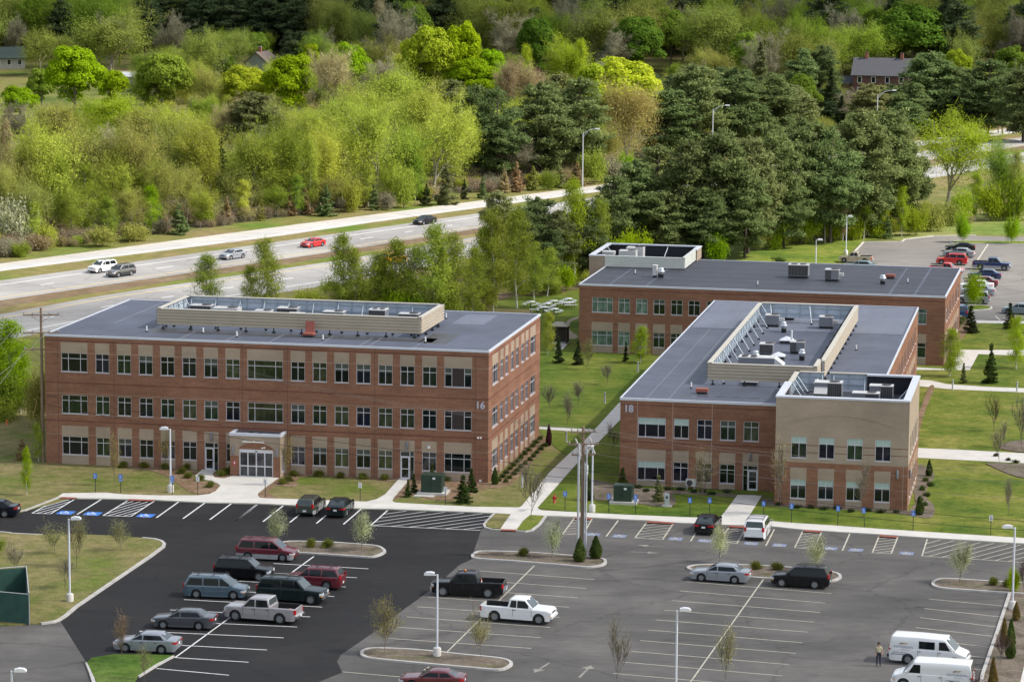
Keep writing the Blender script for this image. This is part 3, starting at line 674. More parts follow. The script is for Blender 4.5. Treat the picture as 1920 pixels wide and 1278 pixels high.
def louvre(par, runs, z0, z1, m, cap=True, n=5, inner=M_liner, girts=True):
    """profiled metal roof screen; runs = list of (start, end) in plan, outward normal to the right of travel"""
    mb = MB(); fr = MB()
    for (a, b_) in runs:
        a = Vector(a); b_ = Vector(b_); d = (b_-a); L = d.length; d /= L; nrm = Vector((d.y, -d.x)); h = (z1-z0)/n
        def pt(t, o_, z): q = a+d*t+nrm*o_; return (q.x, q.y, z)
        for k in range(n):
            zb = z0+k*h; prof = [(0,zb),(.11,zb+h*.10),(.11,zb+h*.60),(0,zb+h*.74),(0,zb+h)]
            for (p, q) in zip(prof, prof[1:]): mb.add([pt(0,p[0],p[1]), pt(L,p[0],p[1]), pt(L,q[0],q[1]), pt(0,q[0],q[1])], [(0,1,2,3)], m)
        mb.add([pt(0,-.03,z0), pt(0,-.03,z1), pt(L,-.03,z1), pt(L,-.03,z0)], [(0,1,2,3)], inner)
        for t in (0, L): mb.add([pt(t,-.03,z0), pt(t,.07,z0), pt(t,.07,z1), pt(t,-.03,z1)], [(0,1,2,3)], m)
        if cap:
            i0 = a+d*(-.1)+nrm*.1; 
            q = [pt(-.1,.12,z1+.0), pt(L+.1,.12,z1), pt(L+.1,-.34,z1), pt(-.1,-.34,z1)]
            mb.add(q+[(p[0],p[1],z1+.07) for p in q], [(0,1,2,3),(7,6,5,4),(0,4,5,1),(1,5,6,2),(2,6,7,3),(3,7,4,0)], M_louvcap if m is M_louv else m)
        if girts:
            k = max(2, int(L/1.5)); 
            for i in range(k+1):
                t = L*i/k; p0 = a+d*t+nrm*-.10; fr.cbox((p0.x,p0.y,(z0+z1)/2), (.09,.09,z1-z0-.04), M_galv)
            for f in (.3, .72):
                p0 = a+nrm*-.11+d*(L/2); fr.cbox((0,0,0), (L-.2,.06,.08), M_galv, Matrix.Translation((p0.x,p0.y,z0+(z1-z0)*f)) @ Matrix.Rotation(math.atan2(d.y,d.x),4,'Z'))
    o = mb.build('roof_screen', par)
    if girts: fr.build('screen_frame', o)
    return o
def brace(par, foot, head, zf, zh, m=None, post=True, zr=None):
    mb = MB(); mb.tube([(foot[0],foot[1],zf+.08),(head[0],head[1],zh)], .06, m or M_galv, 6)
    mb.cbox((foot[0],foot[1],zf+.02), (.22,.22,.28), M_black)
    return mb.build('brace', par)
def vent_pipe(par, s, n, z, h=.55, r=.075):
    mb = MB(); mb.tube([(s,n,z),(s,n,z+h)], r, M_pvc, 10); mb.lathe([(.14,0),(.14,.06),(.09,.1)], M_black, 10, Matrix.Translation((s,n,z)))
    return mb.build('vent_pipe', par)

# ---- roof plant (each unit is its own thing)
def ac_unit(b, px, py, z, W_, D_, H_, label, fans=1, grille='front', style='box', top=True, m=None, rz=0.0):
    """rooftop air-conditioning unit whose top centre is seen at (px, py)"""
    s, n = b.loc(px, py, z+H_+.25)
    p = b.world(s, n, z); o = thing('rooftop_air_conditioner', label, 'air conditioner', p, -b.a+rz, 'air conditioning units on the flat roofs')
    cb = MB(); cb.box((-W_/2+.05,-D_/2+.05,.015), (W_/2-.05,D_/2-.05,.25), M_black); cb.build('curb', o)
    c = MB(); mm = m or M_unit; c.box((-W_/2,-D_/2,.25), (W_/2,D_/2,.25+H_), M_unitg if m is None else m)
    c.box((-W_/2-.03,-D_/2-.03,.25+H_), (W_/2+.03,D_/2+.03,.31+H_), M_unit); c.build('casing', o)
    if grille:
        g = MB()
        if grille == 'front': g.box((-W_/2+.06,-D_/2-.02,.34), (W_/2-.06,-D_/2,.2+H_), M_grille)
        elif grille == 'half': g.box((0,-D_/2-.02,.30), (W_/2-.05,-D_/2,.2+H_), M_grille)
        elif grille == 'left': g.box((-W_/2+.06,-D_/2-.02,.30), (-.1,-D_/2,.2+H_), M_grille)
        for k in range(1, 6):
            x0, x1 = {'front': (-W_/2+.06, W_/2-.06), 'half': (0, W_/2-.05), 'left': (-W_/2+.06, -.1)}[grille]
            x = x0+(x1-x0)*k/6; g.box((x-.012,-D_/2-.03,.32), (x+.012,-D_/2-.02,.18+H_), M_unitg)
        g.build('grille', o)
    for i in range(fans):
        f = MB(); fx = (W_*.22 if fans == 1 else (-W_*.22 + i*W_*.44)); rr = min(D_, W_/(1 if fans == 1 else 2))*.34
        f.lathe([(rr,0),(rr,.07),(rr*.85,.08),(rr*.3,.02),(0.001,.02)], M_grille, 16, Matrix.Translation((fx,0,.31+H_)))
        f.build('fan_guard', o)
    if style == 'hood':
        h = MB(); h.add([(-W_/2,-D_/2,.9*H_),(-.05,-D_/2,.9*H_),(-.05,-D_/2-.5,.45*H_),(-W_/2,-D_/2-.5,.45*H_),(-W_/2,-D_/2,.42*H_),(-.05,-D_/2,.42*H_)], [(3,2,1,0),(4,5,2,3),(0,4,3),(1,2,5)], M_unit); h.build('rain_hood', o)
    if style == 'duct':
        h = MB(); h.prism([(W_/2,-.25),(W_/2+.55,-.25),(W_/2+.55,.25),(W_/2,.25)], .55*H_, .55*H_+.35, M_unit); h.build('duct', o)
    return o
def turbine(b, px, py, z, h, r, label):
    s, n = b.loc(px, py, z+h); o = thing('roof_ventilator', label, 'ventilator', b.world(s, n, z), -b.a, 'metal ventilators on the flat roofs')
    mb = MB(); mb.box((-r*.8,-r*.8,.012), (r*.8,r*.8,h*.38), M_black); mb.build('curb', o)
    mb = MB(); mb.lathe([(r*.75,h*.38),(r*.75,h*.5),(r*1.15,h*.55),(r*1.15,h*.72),(r*.8,h*.76),(r*.85,h*.8),(r*.85,h*.95),(r*.5,h)], M_silver, 14); mb.build('cowl', o); return o
def skylight(b, px, py, z, w_, label, h=.45):
    s, n = b.loc(px, py, z+h); o = thing('skylight', label, 'skylight', b.world(s, n, z), -b.a, 'pyramid skylights on the flat roofs')
    mb = MB(); mb.box((-w_/2,-w_/2,.012), (w_/2,w_/2,.28), M_grille); mb.build('curb', o)
    mb = MB(); k = w_/2+.08; mb.add([(-k,-k,.28),(k,-k,.28),(k,k,.28),(-k,k,.28),(0,0,.28+h),(-k,-k,.34),(k,-k,.34),(k,k,.34),(-k,k,.34)], [(5,6,4),(6,7,4),(7,8,4),(8,5,4),(0,1,6,5),(1,2,7,6),(2,3,8,7),(3,0,5,8)], M_skyl); mb.build('dome', o); return o
def red_box(b, px, py, z, W_, D_, H_, label):
    s, n = b.loc(px, py, z+H_); o = thing('roof_hatch', label, 'roof hatch', b.world(s, n, z), -b.a, 'red roof hatches')
    mb = MB(); mb.box((-W_/2+.08,-D_/2+.08,.012), (W_/2-.08,D_/2-.08,.2), M_black); mb.build('curb', o)
    mb = MB(); mb.box((-W_/2,-D_/2,.2), (W_/2,D_/2,.2+H_), M_red); mb.build('lid', o); return o

# ------------------------------------------------------------------ office building 16
rw = random.Random(5)
COLS16 = [(1.68,4.36,3),(5.18,6.59,2),(7.40,8.80,2),(9.60,11.00,2),(11.79,13.20,2),(13.99,15.39,2),(16.18,17.58,2),(18.37,19.78,2),(20.54,24.09,4),(24.87,26.27,2),(27.03,28.43,2),(29.21,30.61,2),(31.36,32.76,2),(33.52,34.92,2),(35.68,37.08,2),(37.84,39.24,2),(40.0,42.66,3)]
SIDE = [(1.83,4.55,3),(5.62,7.05,2),(8.05,9.5,2),(10.9,12.33,2),(13.27,14.7,2),(16.1,17.53,2),(18.4,19.8,2),(20.85,23.6,3)]
def pick16(r): return r.choice([G_black, G_black, G_navy, G_navy, G_black, G_olive, G_forest])
def build16():
    b = Bld('office_building', -45.64, 295.787, .196, 44.295, 26.112, 12.754, 'three storey red brick office building numbered 16 with a glass door porch')
    rows = [(.96,2.78),(5.03,6.88),(9.17,11.03)]; H = b.H
    wall = MB(); opens = []; pans = []
    for z in (8.02, 12.15, 4.25): pans.append((0, b.W, z, z+.13, M_brick_dk))
    for z in (7.0, 11.02, 2.95, 4.9): pans.append((0, b.W, z, z+.035, M_jointlt))
    for u in (1.3, 7.05, 20.0, 24.5, 33.15, 43.0): pans.append((u, u+.05, 0, H, M_joint))
    ctl = []
    for k, (u0, u1, c) in enumerate(COLS16):
        for r_, (z0, z1) in enumerate(rows):
            if r_ == 0 and k in (6, 14): z0 = -.02
            if r_ == 0 and k == 8: continue
            opens.append((u0, u1, z0, z1)); ctl.append((k, r_, u0, u1, z0, z1, c))
            if r_ != 1 and not (r_ == 0 and k == 8): pans.append((u0-.03, u1+.03, z1, z1+1.05, M_block))
            if r_ == 0 and k not in (6, 14): pans.append((u0-.03, u1+.03, 0, z0, M_block))
            if r_: pans.append((u0-.05, u1+.05, z0-.13, z0-.0, M_brick_dk))
    facade(wall, FRONT(), b.W, 0, H-.05, opens, pans, M_brick)
    rr = random.Random(11)
    for (k, r_, u0, u1, z0, z1, c) in ctl:
        if r_ == 0 and k in (6, 14): door(b.o, FRONT(), u0, u1, 0.02, z1, True); continue
        put_window(b.o, FRONT(), u0, u1, z0, z1, c, True, G_olive if (k == 8 and r_) or (k in (7, 10) and r_ == 2) else (G_grey if (k == 4 and r_ == 0) else pick16(rr)), 0, (k == 16 and r_ > 0))
    op2 = []; pn2 = [(0, b.D, z, z+.13, M_brick_dk) for z in (8.02, 12.15, 4.25)]+[(0, b.D, z, z+.035, M_jointlt) for z in (7.0, 11.02, 2.95)]
    for (u0, u1, c) in SIDE:
        for r_, (z0, z1) in enumerate(rows):
            op2.append((u0, u1, z0, z1))
            if r_ != 1: pn2.append((u0-.03, u1+.03, z1, z1+1.05, M_block))
            if r_ == 0: pn2.append((u0-.03, u1+.03, 0, z0, M_block))
            put_window(b.o, RIGHT(b.W), u0, u1, z0, z1, c, True, G_grey if rr.random() < .8 else G_black)
    facade(wall, RIGHT(b.W), b.D, 0, H-.05, op2, pn2, M_brick)
    facade(wall, LEFT(0, b.D), b.D, 0, H-.05, [], pn2[:3], M_brick); facade(wall, BACK(b.W, b.D), b.W, 0, H-.05, [], pans[:3], M_brick)
    wall.build('wall', b.o)
    rf = MB(); z = H-.02; rf.box((.05,.05,z-.2), (b.W-.05,b.D-.05,z), M_roof)
    for s_ in (13.5, 18.2, 22.5, 27.5, 31.5, 32.4, 36.8): rf.box((s_, .4, z), (s_+.10, 5.8, z+.006), M_seam)
    rf.box((9.0,4.2,z), (37.8,6.9,z+.004), M_pond); rf.box((36.6,3.6,z), (39.4,10.5,z+.004), M_pond); rf.box((4,9,z), (4.1,25,z+.006), M_seam)
    rf.box((36.9,17.2,z), (40.2,24.5,z+.005), M_roof_pale)
    rf.build('roof', b.o)
    cp = MB(); coping_ring(cp, 0, 0, b.W, b.D, H, .11, .16, M_coping); cp.build('coping', b.o)
    s0, s1, n0, n1, za, zb = 9.35, 36.1, 6.75, 16.9, H+.42, H+1.93
    sc = louvre(b.o, [((s0,n0),(s1,n0)), ((s1,n0),(s1,n1)), ((s1,n1),(s0,n1)), ((s0,n1),(s0,n0))], za, zb, M_louv)
    for k in range(11):
        s_ = s0+.5+(s1-s0-1)*k/10
        brace(sc, (s_, n1-1.25), (s_, n1-.2), H, zb-.15); 
        brace(sc, (s_, n0+1.25), (s_, n0+.2), H, zb-.15)
    for k in range(4):
        n_ = n0+1.5+(n1-n0-3)*k/3; brace(sc, (s0+1.25,n_), (s0+.2,n_), H, zb-.15); brace(sc, (s1-1.25,n_), (s1-.2,n_), H, zb-.15)
    def post(s_, n_):
        lg = MB(); lg.tube([(s_,n_,H),(s_,n_,za+.1)], .06, M_black, 6); lg.cbox((s_,n_,H+.06), (.3,.3,.12), M_black); lg.build('support_post', sc)
    for k in range(10):
        for n_ in (n0-.05, n1): post(s0+.6+(s1-s0-1.2)*k/9, n_)
    for n_ in (9.2, 12, 14.6): post(s1, n_)
    for (x, y) in [(275,620.5),(381,623.5),(444,630.5),(605.5,637),(797.8,641),(836.5,596)]:
        s_, n_ = b.loc(x, y+1, H); vent_pipe(b.o, s_, n_, H)
    # raised red roof hatch
    s_, n_ = b.loc(577, 631, H); o = thing('roof_hatch', 'red roof hatch with raised lid on the roof of building 16', 'roof hatch', b.world(s_, n_, H), -b.a, 'red roof hatches')
    mb = MB(); mb.box((-.45,-.1,.0), (.55,.8,.16), M_black); mb.box((-.5,-.15,.16), (.6,.85,.34), M_red); mb.build('curb', o)
    mb = MB(); mb.cbox((0,0,.55), (.92,.07,1.15), M_red, Matrix.Translation((-.0,.80,.3)) @ Matrix.Rotation(R(-8),4,'X')); mb.build('lid', o)
    L16 = 'inside the screen of building 16'
    for (x, y, w_, d_, h_, f, g, st, m, lb) in [(379,572,2.2,1.4,1.0,1,'front','box',None,'grey roof unit at the left end '+L16),(426,577,2.6,1.6,.95,1,None,'box',M_unit,'wide flat pale roof unit '+L16),(495,582,1.7,1.2,.9,1,'front','box',M_unit,'small pale roof unit with one fan '+L16),(541,577,2.1,1.4,1.1,1,'front','box',None,'dark grey boxy roof unit mid length '+L16),(556,587,1.5,.9,.8,0,None,'box',M_unit,'low pale roof unit by the front louvres '+L16),(627,584,2.1,1.3,1.0,1,'front','box',None,'low grey unit left of the tall twin fan unit '+L16),(710,580,1.7,1.6,1.45,2,'front','box',None,'tall twin fan roof unit '+L16),(768,588,2.0,1.3,.95,1,'front','box',None,'grey roof unit at the right end '+L16)]:
        ac_unit(b, x, y, H, w_, d_, h_, lb, f, g, st, m=m)
    # entrance porch
    e0, e1, en, ez = 19.42, 24.42, -2.25, 4.22
    pw = MB(); arch = []
    ops = [(.92, 4.28, 0, 2.72)]
    facade(pw, FRONT(e0, en), e1-e0, 0, ez-.05, ops, [(0,.92,0,2.05,M_brick),(4.28,e1-e0,0,2.05,M_brick)], M_block, .18)
    facade(pw, RIGHT(e1, en), -en, 0, ez-.05, [(.55,1.55,.5,2.6)], [], M_block); facade(pw, LEFT(e0, 0), -en, 0, ez-.05, [], [], M_block)
    k = 12; pts = [(e0+.80+3.6*i/k, en-.012, 2.72+.66*math.sin(math.pi*i/k)**.6) for i in range(k+1)]
    pw.add(pts, [tuple(range(k+1))], M_brick)
    pw.build('porch_wall', b.o)
    pr = MB(); pr.box((e0+.15,en+.15,ez-.3), (e1-.15,-.01,ez-.12), M_roof); pr.box((e0+.15,en+.15,ez-.12), (e1-.15,-.01,ez-.115), M_roof)
    for (x, y) in ((1.6,-1.1),(2.6,-1.4)): pr.box((e0+x,y,ez-.115), (e0+x+.3,y+.3,ez-.04), M_black)
    pr.build('porch_roof', b.o)
    pc = MB(); coping_ring(pc, e0, en, e1, 0, ez, .2, .22, M_coping, skip=('b',)); pc.build('porch_coping', b.o)
    M = FRONT(e0, en); du = .92
    d = MB(); W_, Ht = 3.36, 2.72
    d.box((0,0,0), (.09,.1,Ht), M_dooralu); d.box((W_-.09,0,0), (W_,.1,Ht), M_dooralu); d.box((.09,0,2.38), (W_-.09,.1,Ht), M_dooralu)
    for i in (1, 2, 3): d.box((W_*i/4-.05,.006,0), (W_*i/4+.05,.1,2.38), M_dooralu)
    d.box((.09,.012,1.02), (W_-.09,.1,1.12), M_dooralu); d.box((.09,.012,0.0), (W_-.09,.1,.12), M_dooralu)
    do = d.build('sliding_door', b.o); do.matrix_local = M @ Matrix.Translation((du, .06, 0))
    inst('pane', pane_mesh(W_-.02, 2.6, G_grey), do, (.01, .055, .01))
    sg = MB(); sg.box((W_/2-.12,-.02,2.45), (W_/2+.12,0,2.55), M_black); sg.build('sensor', do)
    lb = MB(); lb.box((1.25,-.22,3.42), (3.45,-.12,3.50), M_pvc)
    for x in (1.5, 2.4, 3.3): lb.box((x,-.12,3.44), (x+.05,0,3.48), M_pvc); lb.box((x,-.22,3.50), (x+.06,-.1,3.58), M_pvc)
    lo = lb.build('sign_light_bar', b.o); lo.matrix_local = M
    cm = MB(); cm.tube([(3.35,-.0,2.95),(3.35,-.2,2.95)], .03, M_pvc, 6); cm.cbox((3.28,-.24,2.93), (.13,.2,.09), M_pvc); cm.cbox((3.5,-.24,2.97), (.13,.2,.09), M_pvc); c_ = cm.build('security_camera', b.o); c_.matrix_local = M
    for u in (.32, 4.66): sconce(b.o, M, u, 2.1)
    fs = MB(); fs.box((.28,-.03,1.12), (.62,-.005,1.56), pm('fire_sign_red', (.45,.04,.06), .5)); fs.box((.42,-.036,1.2), (.48,-.03,1.5), M_symbol); fs.box((.34,-.036,1.32), (.56,-.03,1.38), M_symbol); f_ = fs.build('fire_sign', b.o); f_.matrix_local = M
    pwn = put_window(b.o, RIGHT(e1, en), .55, 1.55, .5, 2.6, 2, True, G_grey)
    sconce(b.o, FRONT(), 16.9, 2.95); sconce(b.o, FRONT(), 36.38, 2.95)
    mm = FRONT(); bx = MB(); bx.box((38.4,-.12,3.15), (38.65,-.01,3.4), M_pvc); bx.build('wall_box', b.o)
    s_, z_ = 0, 0
    def onfront(px, py):
        dd = ray(px, py); o_ = Vector((0,0,CH)); t = ((b.org-o_).dot(b.n))/dd.dot(b.n); q = o_+dd*t-b.org; return q.dot(b.e), q.z
    u, z = onfront(900.5, 760); me = text_mesh('16', .92, M_number, .03, name='house_number', bold=.028)
    o = inst('house_number', me, b.o); o.matrix_local = Matrix.Translation((u, -.05, z)) @ Matrix.Rotation(math.pi/2, 4, 'X')
    u, z = onfront(899, 820); cm = MB(); cm.cbox((u-.12,-.15,z), (.14,.26,.12), M_pvc); cm.cbox((u+.14,-.15,z), (.14,.26,.12), M_pvc); cm.build('security_camera', b.o)
    u, z = onfront(901, 862); cm = MB(); cm.box((u-.12,-.1,z-.12), (u+.12,-.01,z+.12), M_red); cm.box((u-.1,-.1,z-3.0+.9), (u+.1,-.01,z-1.9), M_pvc); cm.build('fire_alarm', b.o)
    return b
B16 = build16()

# ------------------------------------------------------------------ office building 18
def build18():
    b = Bld('office_building', 10.342, 286.878, .190, 23.762, 70.888, 8.419, 'two storey red brick office building numbered 18 with a buff corner tower')
    rows = [(.62,2.46),(4.77,6.64)]; H = b.H; t0, t1, tn0, tn1, tz = 15.45, 27.65, -6.25, 8.75, 10.2
    F = [(1.71,4.37,3),(5.13,6.58,2),(7.36,8.80,2),(9.56,11.02,2),(11.77,13.23,2)]
    wall = MB(); opens = []; pans = []
    for z in (7.75, 4.2): pans.append((0, t0, z, z+.12, M_brick_dk))
    for u in (1.62, 5.0, 8.75): pans.append((u, u+.05, 0, H, M_jointlt))
    for k, (u0, u1, c) in enumerate(F):
        for r_, (z0, z1) in enumerate(rows):
            if r_ == 0 and k == 4: z0, z1 = -.02, 2.45
            opens.append((u0, u1, z0, z1))
            if r_ == 0: pans.append((u0-.03, u1+.03, z1, z1+1.1, M_block))
            if r_ == 0 and k != 4: pans.append((u0-.03, u1+.03, 0, z0, M_block))
            if r_: pans.append((u0-.05, u1+.05, z0-.13, z0, M_brick_dk))
            if r_ == 0 and k == 4: door(b.o, FRONT(), u0, u1, .02, z1, False)
            else: put_window(b.o, FRONT(), u0, u1, z0, z1, c, True, [G_navy,G_black,G_navy,G_forest,G_olive][k] if r_ else [G_navy,G_navy,G_forest,G_black,G_black][k], .34 if (k == 0 or (k == 1 and r_)) else 0)
    facade(wall, FRONT(), t0, 0, H-.05, opens, pans, M_brick)
    op2 = []; pn2 = [(0,b.D,4.2,4.32,M_brick_dk)]
    u = 2.2+tn1; k = 0; rr = random.Random(3)
    M = RIGHT(b.W, 0)
    while u < b.D-3:
        for r_, (z0, z1) in enumerate(rows):
            op2.append((u, u+1.43, z0, z1))
            if r_ == 0: pn2 += [(u-.03,u+1.46,z1,z1+1.1,M_block),(u-.03,u+1.46,0,z0,M_block)]
            put_window(b.o, M, u, u+1.43, z0, z1, 2, True, G_grey)
        u += 2.165 if k % 2 == 0 else 2.85; k += 1
    facade(wall, M, b.D, 0, H-.05, op2, pn2, M_brick); facade(wall, LEFT(0, b.D), b.D, 0, H-.05, [], [], M_brick); facade(wall, BACK(b.W, b.D), b.W, 0, H-.05, [], [], M_brick)
    wall.build('wall', b.o)
    z = H-.02; rf = MB(); rf.box((.05,.05,z-.2), (b.W-.05,b.D-.05,z), M_roof)
    for n_ in (48.2,): rf.box((.3,n_,z), (b.W-.3,n_+.12,z+.006), M_black)
    rf.box((.3,n_+.3,z), (b.W-.3,b.D-.4,z+.004), M_roof_pale)
    for s_ in (2.4,4.5): rf.box((s_,.5,z), (s_+.06,48,z+.006), M_seam)
    for n_ in (8.5,16,24,32,40): rf.box((.5,n_,z), (6.8,n_+.08,z+.007), M_seam); rf.box((18,n_,z), (23,n_+.08,z+.007), M_seam)
    for k in range(6): rf.box((5.3+k*1.6,2.6,z), (6.5+k*1.6,3.3,z+.01), M_pond)
    rf.build('roof', b.o)
    cp = MB(); e = .06; 
    cp.box((-e,-e,H-.2), (t0-.003,.14,H+.04), M_coping); cp.box((-e,.14,H-.2), (.08,b.D+e,H+.04), M_coping); cp.box((.08,b.D-.08,H-.2), (b.W+e,b.D+e,H+.04), M_coping); cp.box((b.W-.08,tn1+.003,H-.2), (b.W+e,b.D-.08,H+.04), M_coping)
    cp.build('coping', b.o)
    # corner tower
    tw = MB(); W_ = t1-t0; op = []; pn = [(0,W_,0,4.15,M_brick)]
    M = FRONT(t0, tn0); tc = []
    def onf(px, py):
        o_ = Vector((0,0,CH)); dd = ray(px, py); pl = b.org+b.n*tn0; t = ((pl-o_).dot(b.n))/dd.dot(b.n); q = o_+dd*t-pl; return q.dot(b.e)-t0, q.z
    for (x0, x1) in ((1482.5,1512),(1534.5,1563.7),(1587,1617),(1640,1670)):
        uc = (onf(x0, 870)[0]+onf(x1, 870)[0])/2; u0, u1 = uc-.72, uc+.72
        for r_, (z0, z1) in enumerate([(.75,2.55),(4.55,6.55)]):
            op.append((u0, u1, z0, z1)); 
            if r_ == 0: pn += [(u0-.03,u1+.03,z1,z1+1.08,M_block),(u0-.03,u1+.03,0,z0,M_block)]
            put_window(b.o, M, u0, u1, z0, z1, 2, True, [G_navy,G_black,G_forest,G_navy][len(op) % 4], .32)
    for zz in (5.05, 5.72): pn.append((0, W_, zz, zz+.07, M_brick_dk))
    for u in (.35, W_-.45): pn.append((u, u+.04, 0, tz, M_jointlt))
    facade(tw, M, W_, 0, tz-.1, op, pn, M_block)
    # arched relief course over the upper windows
    k = 24; cx = W_*.5-.25; hw = 4.75
    prev = None
    for i in range(k+1):
        x = -hw+2*hw*i/k; zz = 7.75+.85*(1-(x/hw)**2)
        if prev:
            tw.add([M @ Vector(v) for v in ((prev[0],-.05,prev[1]),(cx+x,-.05,zz),(cx+x,-.05,zz+.09),(prev[0],-.05,prev[1]+.09),(prev[0],0,prev[1]+.09),(cx+x,0,zz+.09),(prev[0],0,prev[1]),(cx+x,0,zz))], [(0,1,2,3),(3,2,5,4),(6,7,1,0)], M_block)
        prev = (cx+x, zz)
    ops = []; pns = [(0,15,0,4.15,M_brick)]; MR = RIGHT(t1, tn0)
    for i in range(5):
        u = 2.3+i*2.35
        for r_, (z0, z1) in enumerate([(.75,2.55),(4.55,6.55)]):
            ops.append((u, u+1.3, z0, z1))
            if r_ == 0: pns += [(u-.03,u+1.33,z1,z1+1.08,M_block),(u-.03,u+1.33,0,z0,M_block)]
            put_window(b.o, MR, u, u+1.3, z0, z1, 2, True, G_grey)
    facade(tw, MR, tn1-tn0, 0, tz-.1, ops, pns, M_block)
    facade(tw, LEFT(t0, 0), -tn0, 0, tz-.1, [], [(0,15,0,4.15,M_brick)], M_block)
    facade(tw, faceM((t0,2.2,0),(0,-1,0),(1,0,0)), 2.2, H-.05, tz-.1, [], [], M_block)
    facade(tw, BACK(t1, tn1), 5.0, 0, tz-.1, [], [], M_block)
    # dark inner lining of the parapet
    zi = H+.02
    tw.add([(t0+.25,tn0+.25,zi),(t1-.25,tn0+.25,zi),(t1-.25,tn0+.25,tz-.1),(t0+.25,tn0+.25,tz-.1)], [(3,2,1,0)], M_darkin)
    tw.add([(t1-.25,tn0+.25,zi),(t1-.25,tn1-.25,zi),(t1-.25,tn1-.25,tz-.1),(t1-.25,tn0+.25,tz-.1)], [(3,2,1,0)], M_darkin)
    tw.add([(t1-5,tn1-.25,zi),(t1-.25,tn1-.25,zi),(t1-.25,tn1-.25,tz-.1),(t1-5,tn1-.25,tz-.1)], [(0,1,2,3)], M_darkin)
    tw.build('corner_tower', b.o)
    tr = MB(); tr.box((t0+.26,tn0+.26,H-.2), (t1-.26,tn1-.3,H+.015), M_roof_dk); tr.build('tower_roof', b.o)
    tc = MB(); e = .06; w_ = .6
    tc.box((t0-e,tn0-e,tz-.1), (t1+e,tn0+w_,tz+.06), M_coping); tc.box((t1-w_,tn0+w_,tz-.1), (t1+e,tn1+e,tz+.06), M_coping); tc.box((t0-e,tn0+w_,tz-.1), (t0+w_,2.2,tz+.06), M_coping); tc.box((t1-5.0,tn1-w_,tz-.1), (t1-w_,tn1+e,tz+.06), M_coping)
    tc.build('tower_coping', b.o)
    sc = louvre(b.o, [((t0+.35,tn1),(t0+.35,2.25))], H+.2, tz, M_louv)
    sc2 = louvre(b.o, [((t1-5.05,tn1),(t0+3.7,tn1)), ((t0+3.0,tn1),(t0+.3,tn1))], H+.2, tz, M_louv)
    for n_ in (2.6, 5.0, 7.2): brace(sc, (t0+1.7,n_-.2), (t0+.55,n_), H, tz-.1)
    for s_ in (t0+2.9, t0+4.0, t1-5.2): brace(sc2, (s_,tn1-1.2), (s_,tn1-.25), H, tz-.15)
    brace(sc2, (t1-1.9,3.0), (t1-.35,5.4), H, tz-.2, M_coping); brace(sc2, (t1-1.9,-1.5), (t1-.35,.4), H, tz-.2, M_coping)
    # main screen
    s0, s1, n0, n1, za, zb = 7.05, 17.6, 9.95, 55.3, H+.45, H+2.05
    ms = louvre(b.o, [((s0,n0),(s1,n0)), ((s1,n0),(s1,n0+5)), ((s1+.35,n0+4.2),(s1+.35,n1)), ((s1,n1),(s0,n1)), ((s0,n1),(s0,n0))], za, zb, M_louv)
    for k in range(11):
        n_ = n0+1+(n1-n0-2)*k/10; brace(ms, (s0+1.5,n_-.3), (s0+.3,n_), H, zb-.1); brace(ms, (s1-1.3,n_-.3), (s1-.2,n_), H, zb-.1, M_grille)
    for s_ in (s0+1.2, (s0+s1)/2+.3): brace(ms, (s_+.4,n1-1.6), (s_,n1-.25), H, zb-.1)
    def post(s_, n_):
        lg = MB(); lg.tube([(s_,n_,H),(s_,n_,za+.1)], .06, M_black, 6); lg.cbox((s_,n_,H+.06), (.3,.3,.12), M_black); lg.build('support_post', ms)
    for s_ in (s0+.5, s0+3.6, s0+7, s1-.4): post(s_, n0)
    for k in range(12): post(s0, n0+3+k*3.7); post(s1+.35, n0+6+k*3.4)
    for (x, y) in [(1296,727),(1605.5,656)]: s_, n_ = b.loc(x, y, H); vent_pipe(b.o, s_, n_, H)
    s_, n_ = b.loc(1484, 645, H); vent_pipe(b.o, s_, n_, H, 1.5, .1)
    u, z = (1.0, 0)
    o_ = Vector((0,0,CH)); dd = ray(1178.8, 766); t = ((b.org-o_).dot(b.n))/dd.dot(b.n); q = o_+dd*t-b.org
    o = inst('house_number', text_mesh('18', .92, M_number, .03, name='house_number', bold=.028), b.o); o.matrix_local = Matrix.Translation((q.dot(b.e), -.05, q.z)) @ Matrix.Rotation(math.pi/2, 4, 'X')
    sconce(b.o, FRONT(), 12.45, 2.9); sconce(b.o, M, .75, 3.0); sconce(b.o, M, W_-.95, 3.0); sconce(b.o, LEFT(t0, 0), 3.0, 2.9); sconce(b.o, MR, 1.1, 2.9)
    L18 = 'inside the screen of building 18'
    ac_unit(b, 1468, 573, H, 2.7, 1.5, 1.25, 'long half dark roof unit at the far left '+L18, 1, 'half')
    ac_unit(b, 1449, 590, H, 1.5, 1.5, 1.0, 'small roof unit with side duct below the long unit '+L18, 1, None, 'duct')
    ac_unit(b, 1557, 582.5, H, 1.6, 1.3, .95, 'roof unit in the far right corner '+L18, 1, 'left')
    ac_unit(b, 1549.5, 593.5, H, 1.5, 1.5, 1.0, 'small ducted roof unit at the far right '+L18, 1, None, 'duct')
    ac_unit(b, 1438, 644, H, 1.4, 1.5, .95, 'square coil unit behind the long white unit '+L18, 1, 'front')
    ac_unit(b, 1496, 640, H, 1.5, 1.5, .95, 'square coil unit beside the tall pipe '+L18, 1, 'left')
    # long white make-up air unit with sloping end hood
    s_, n_ = b.loc(1425, 671, H+1.1); o = thing('rooftop_air_handler', 'long white air handler with sloping hood by the front of the roof screen', 'air handler', b.world(s_, n_, H), -b.a, 'air conditioning units on the flat roofs')
    mb = MB(); mb.box((-2.0,-.8,.015), (1.6,.8,.3), M_black); mb.build('curb', o)
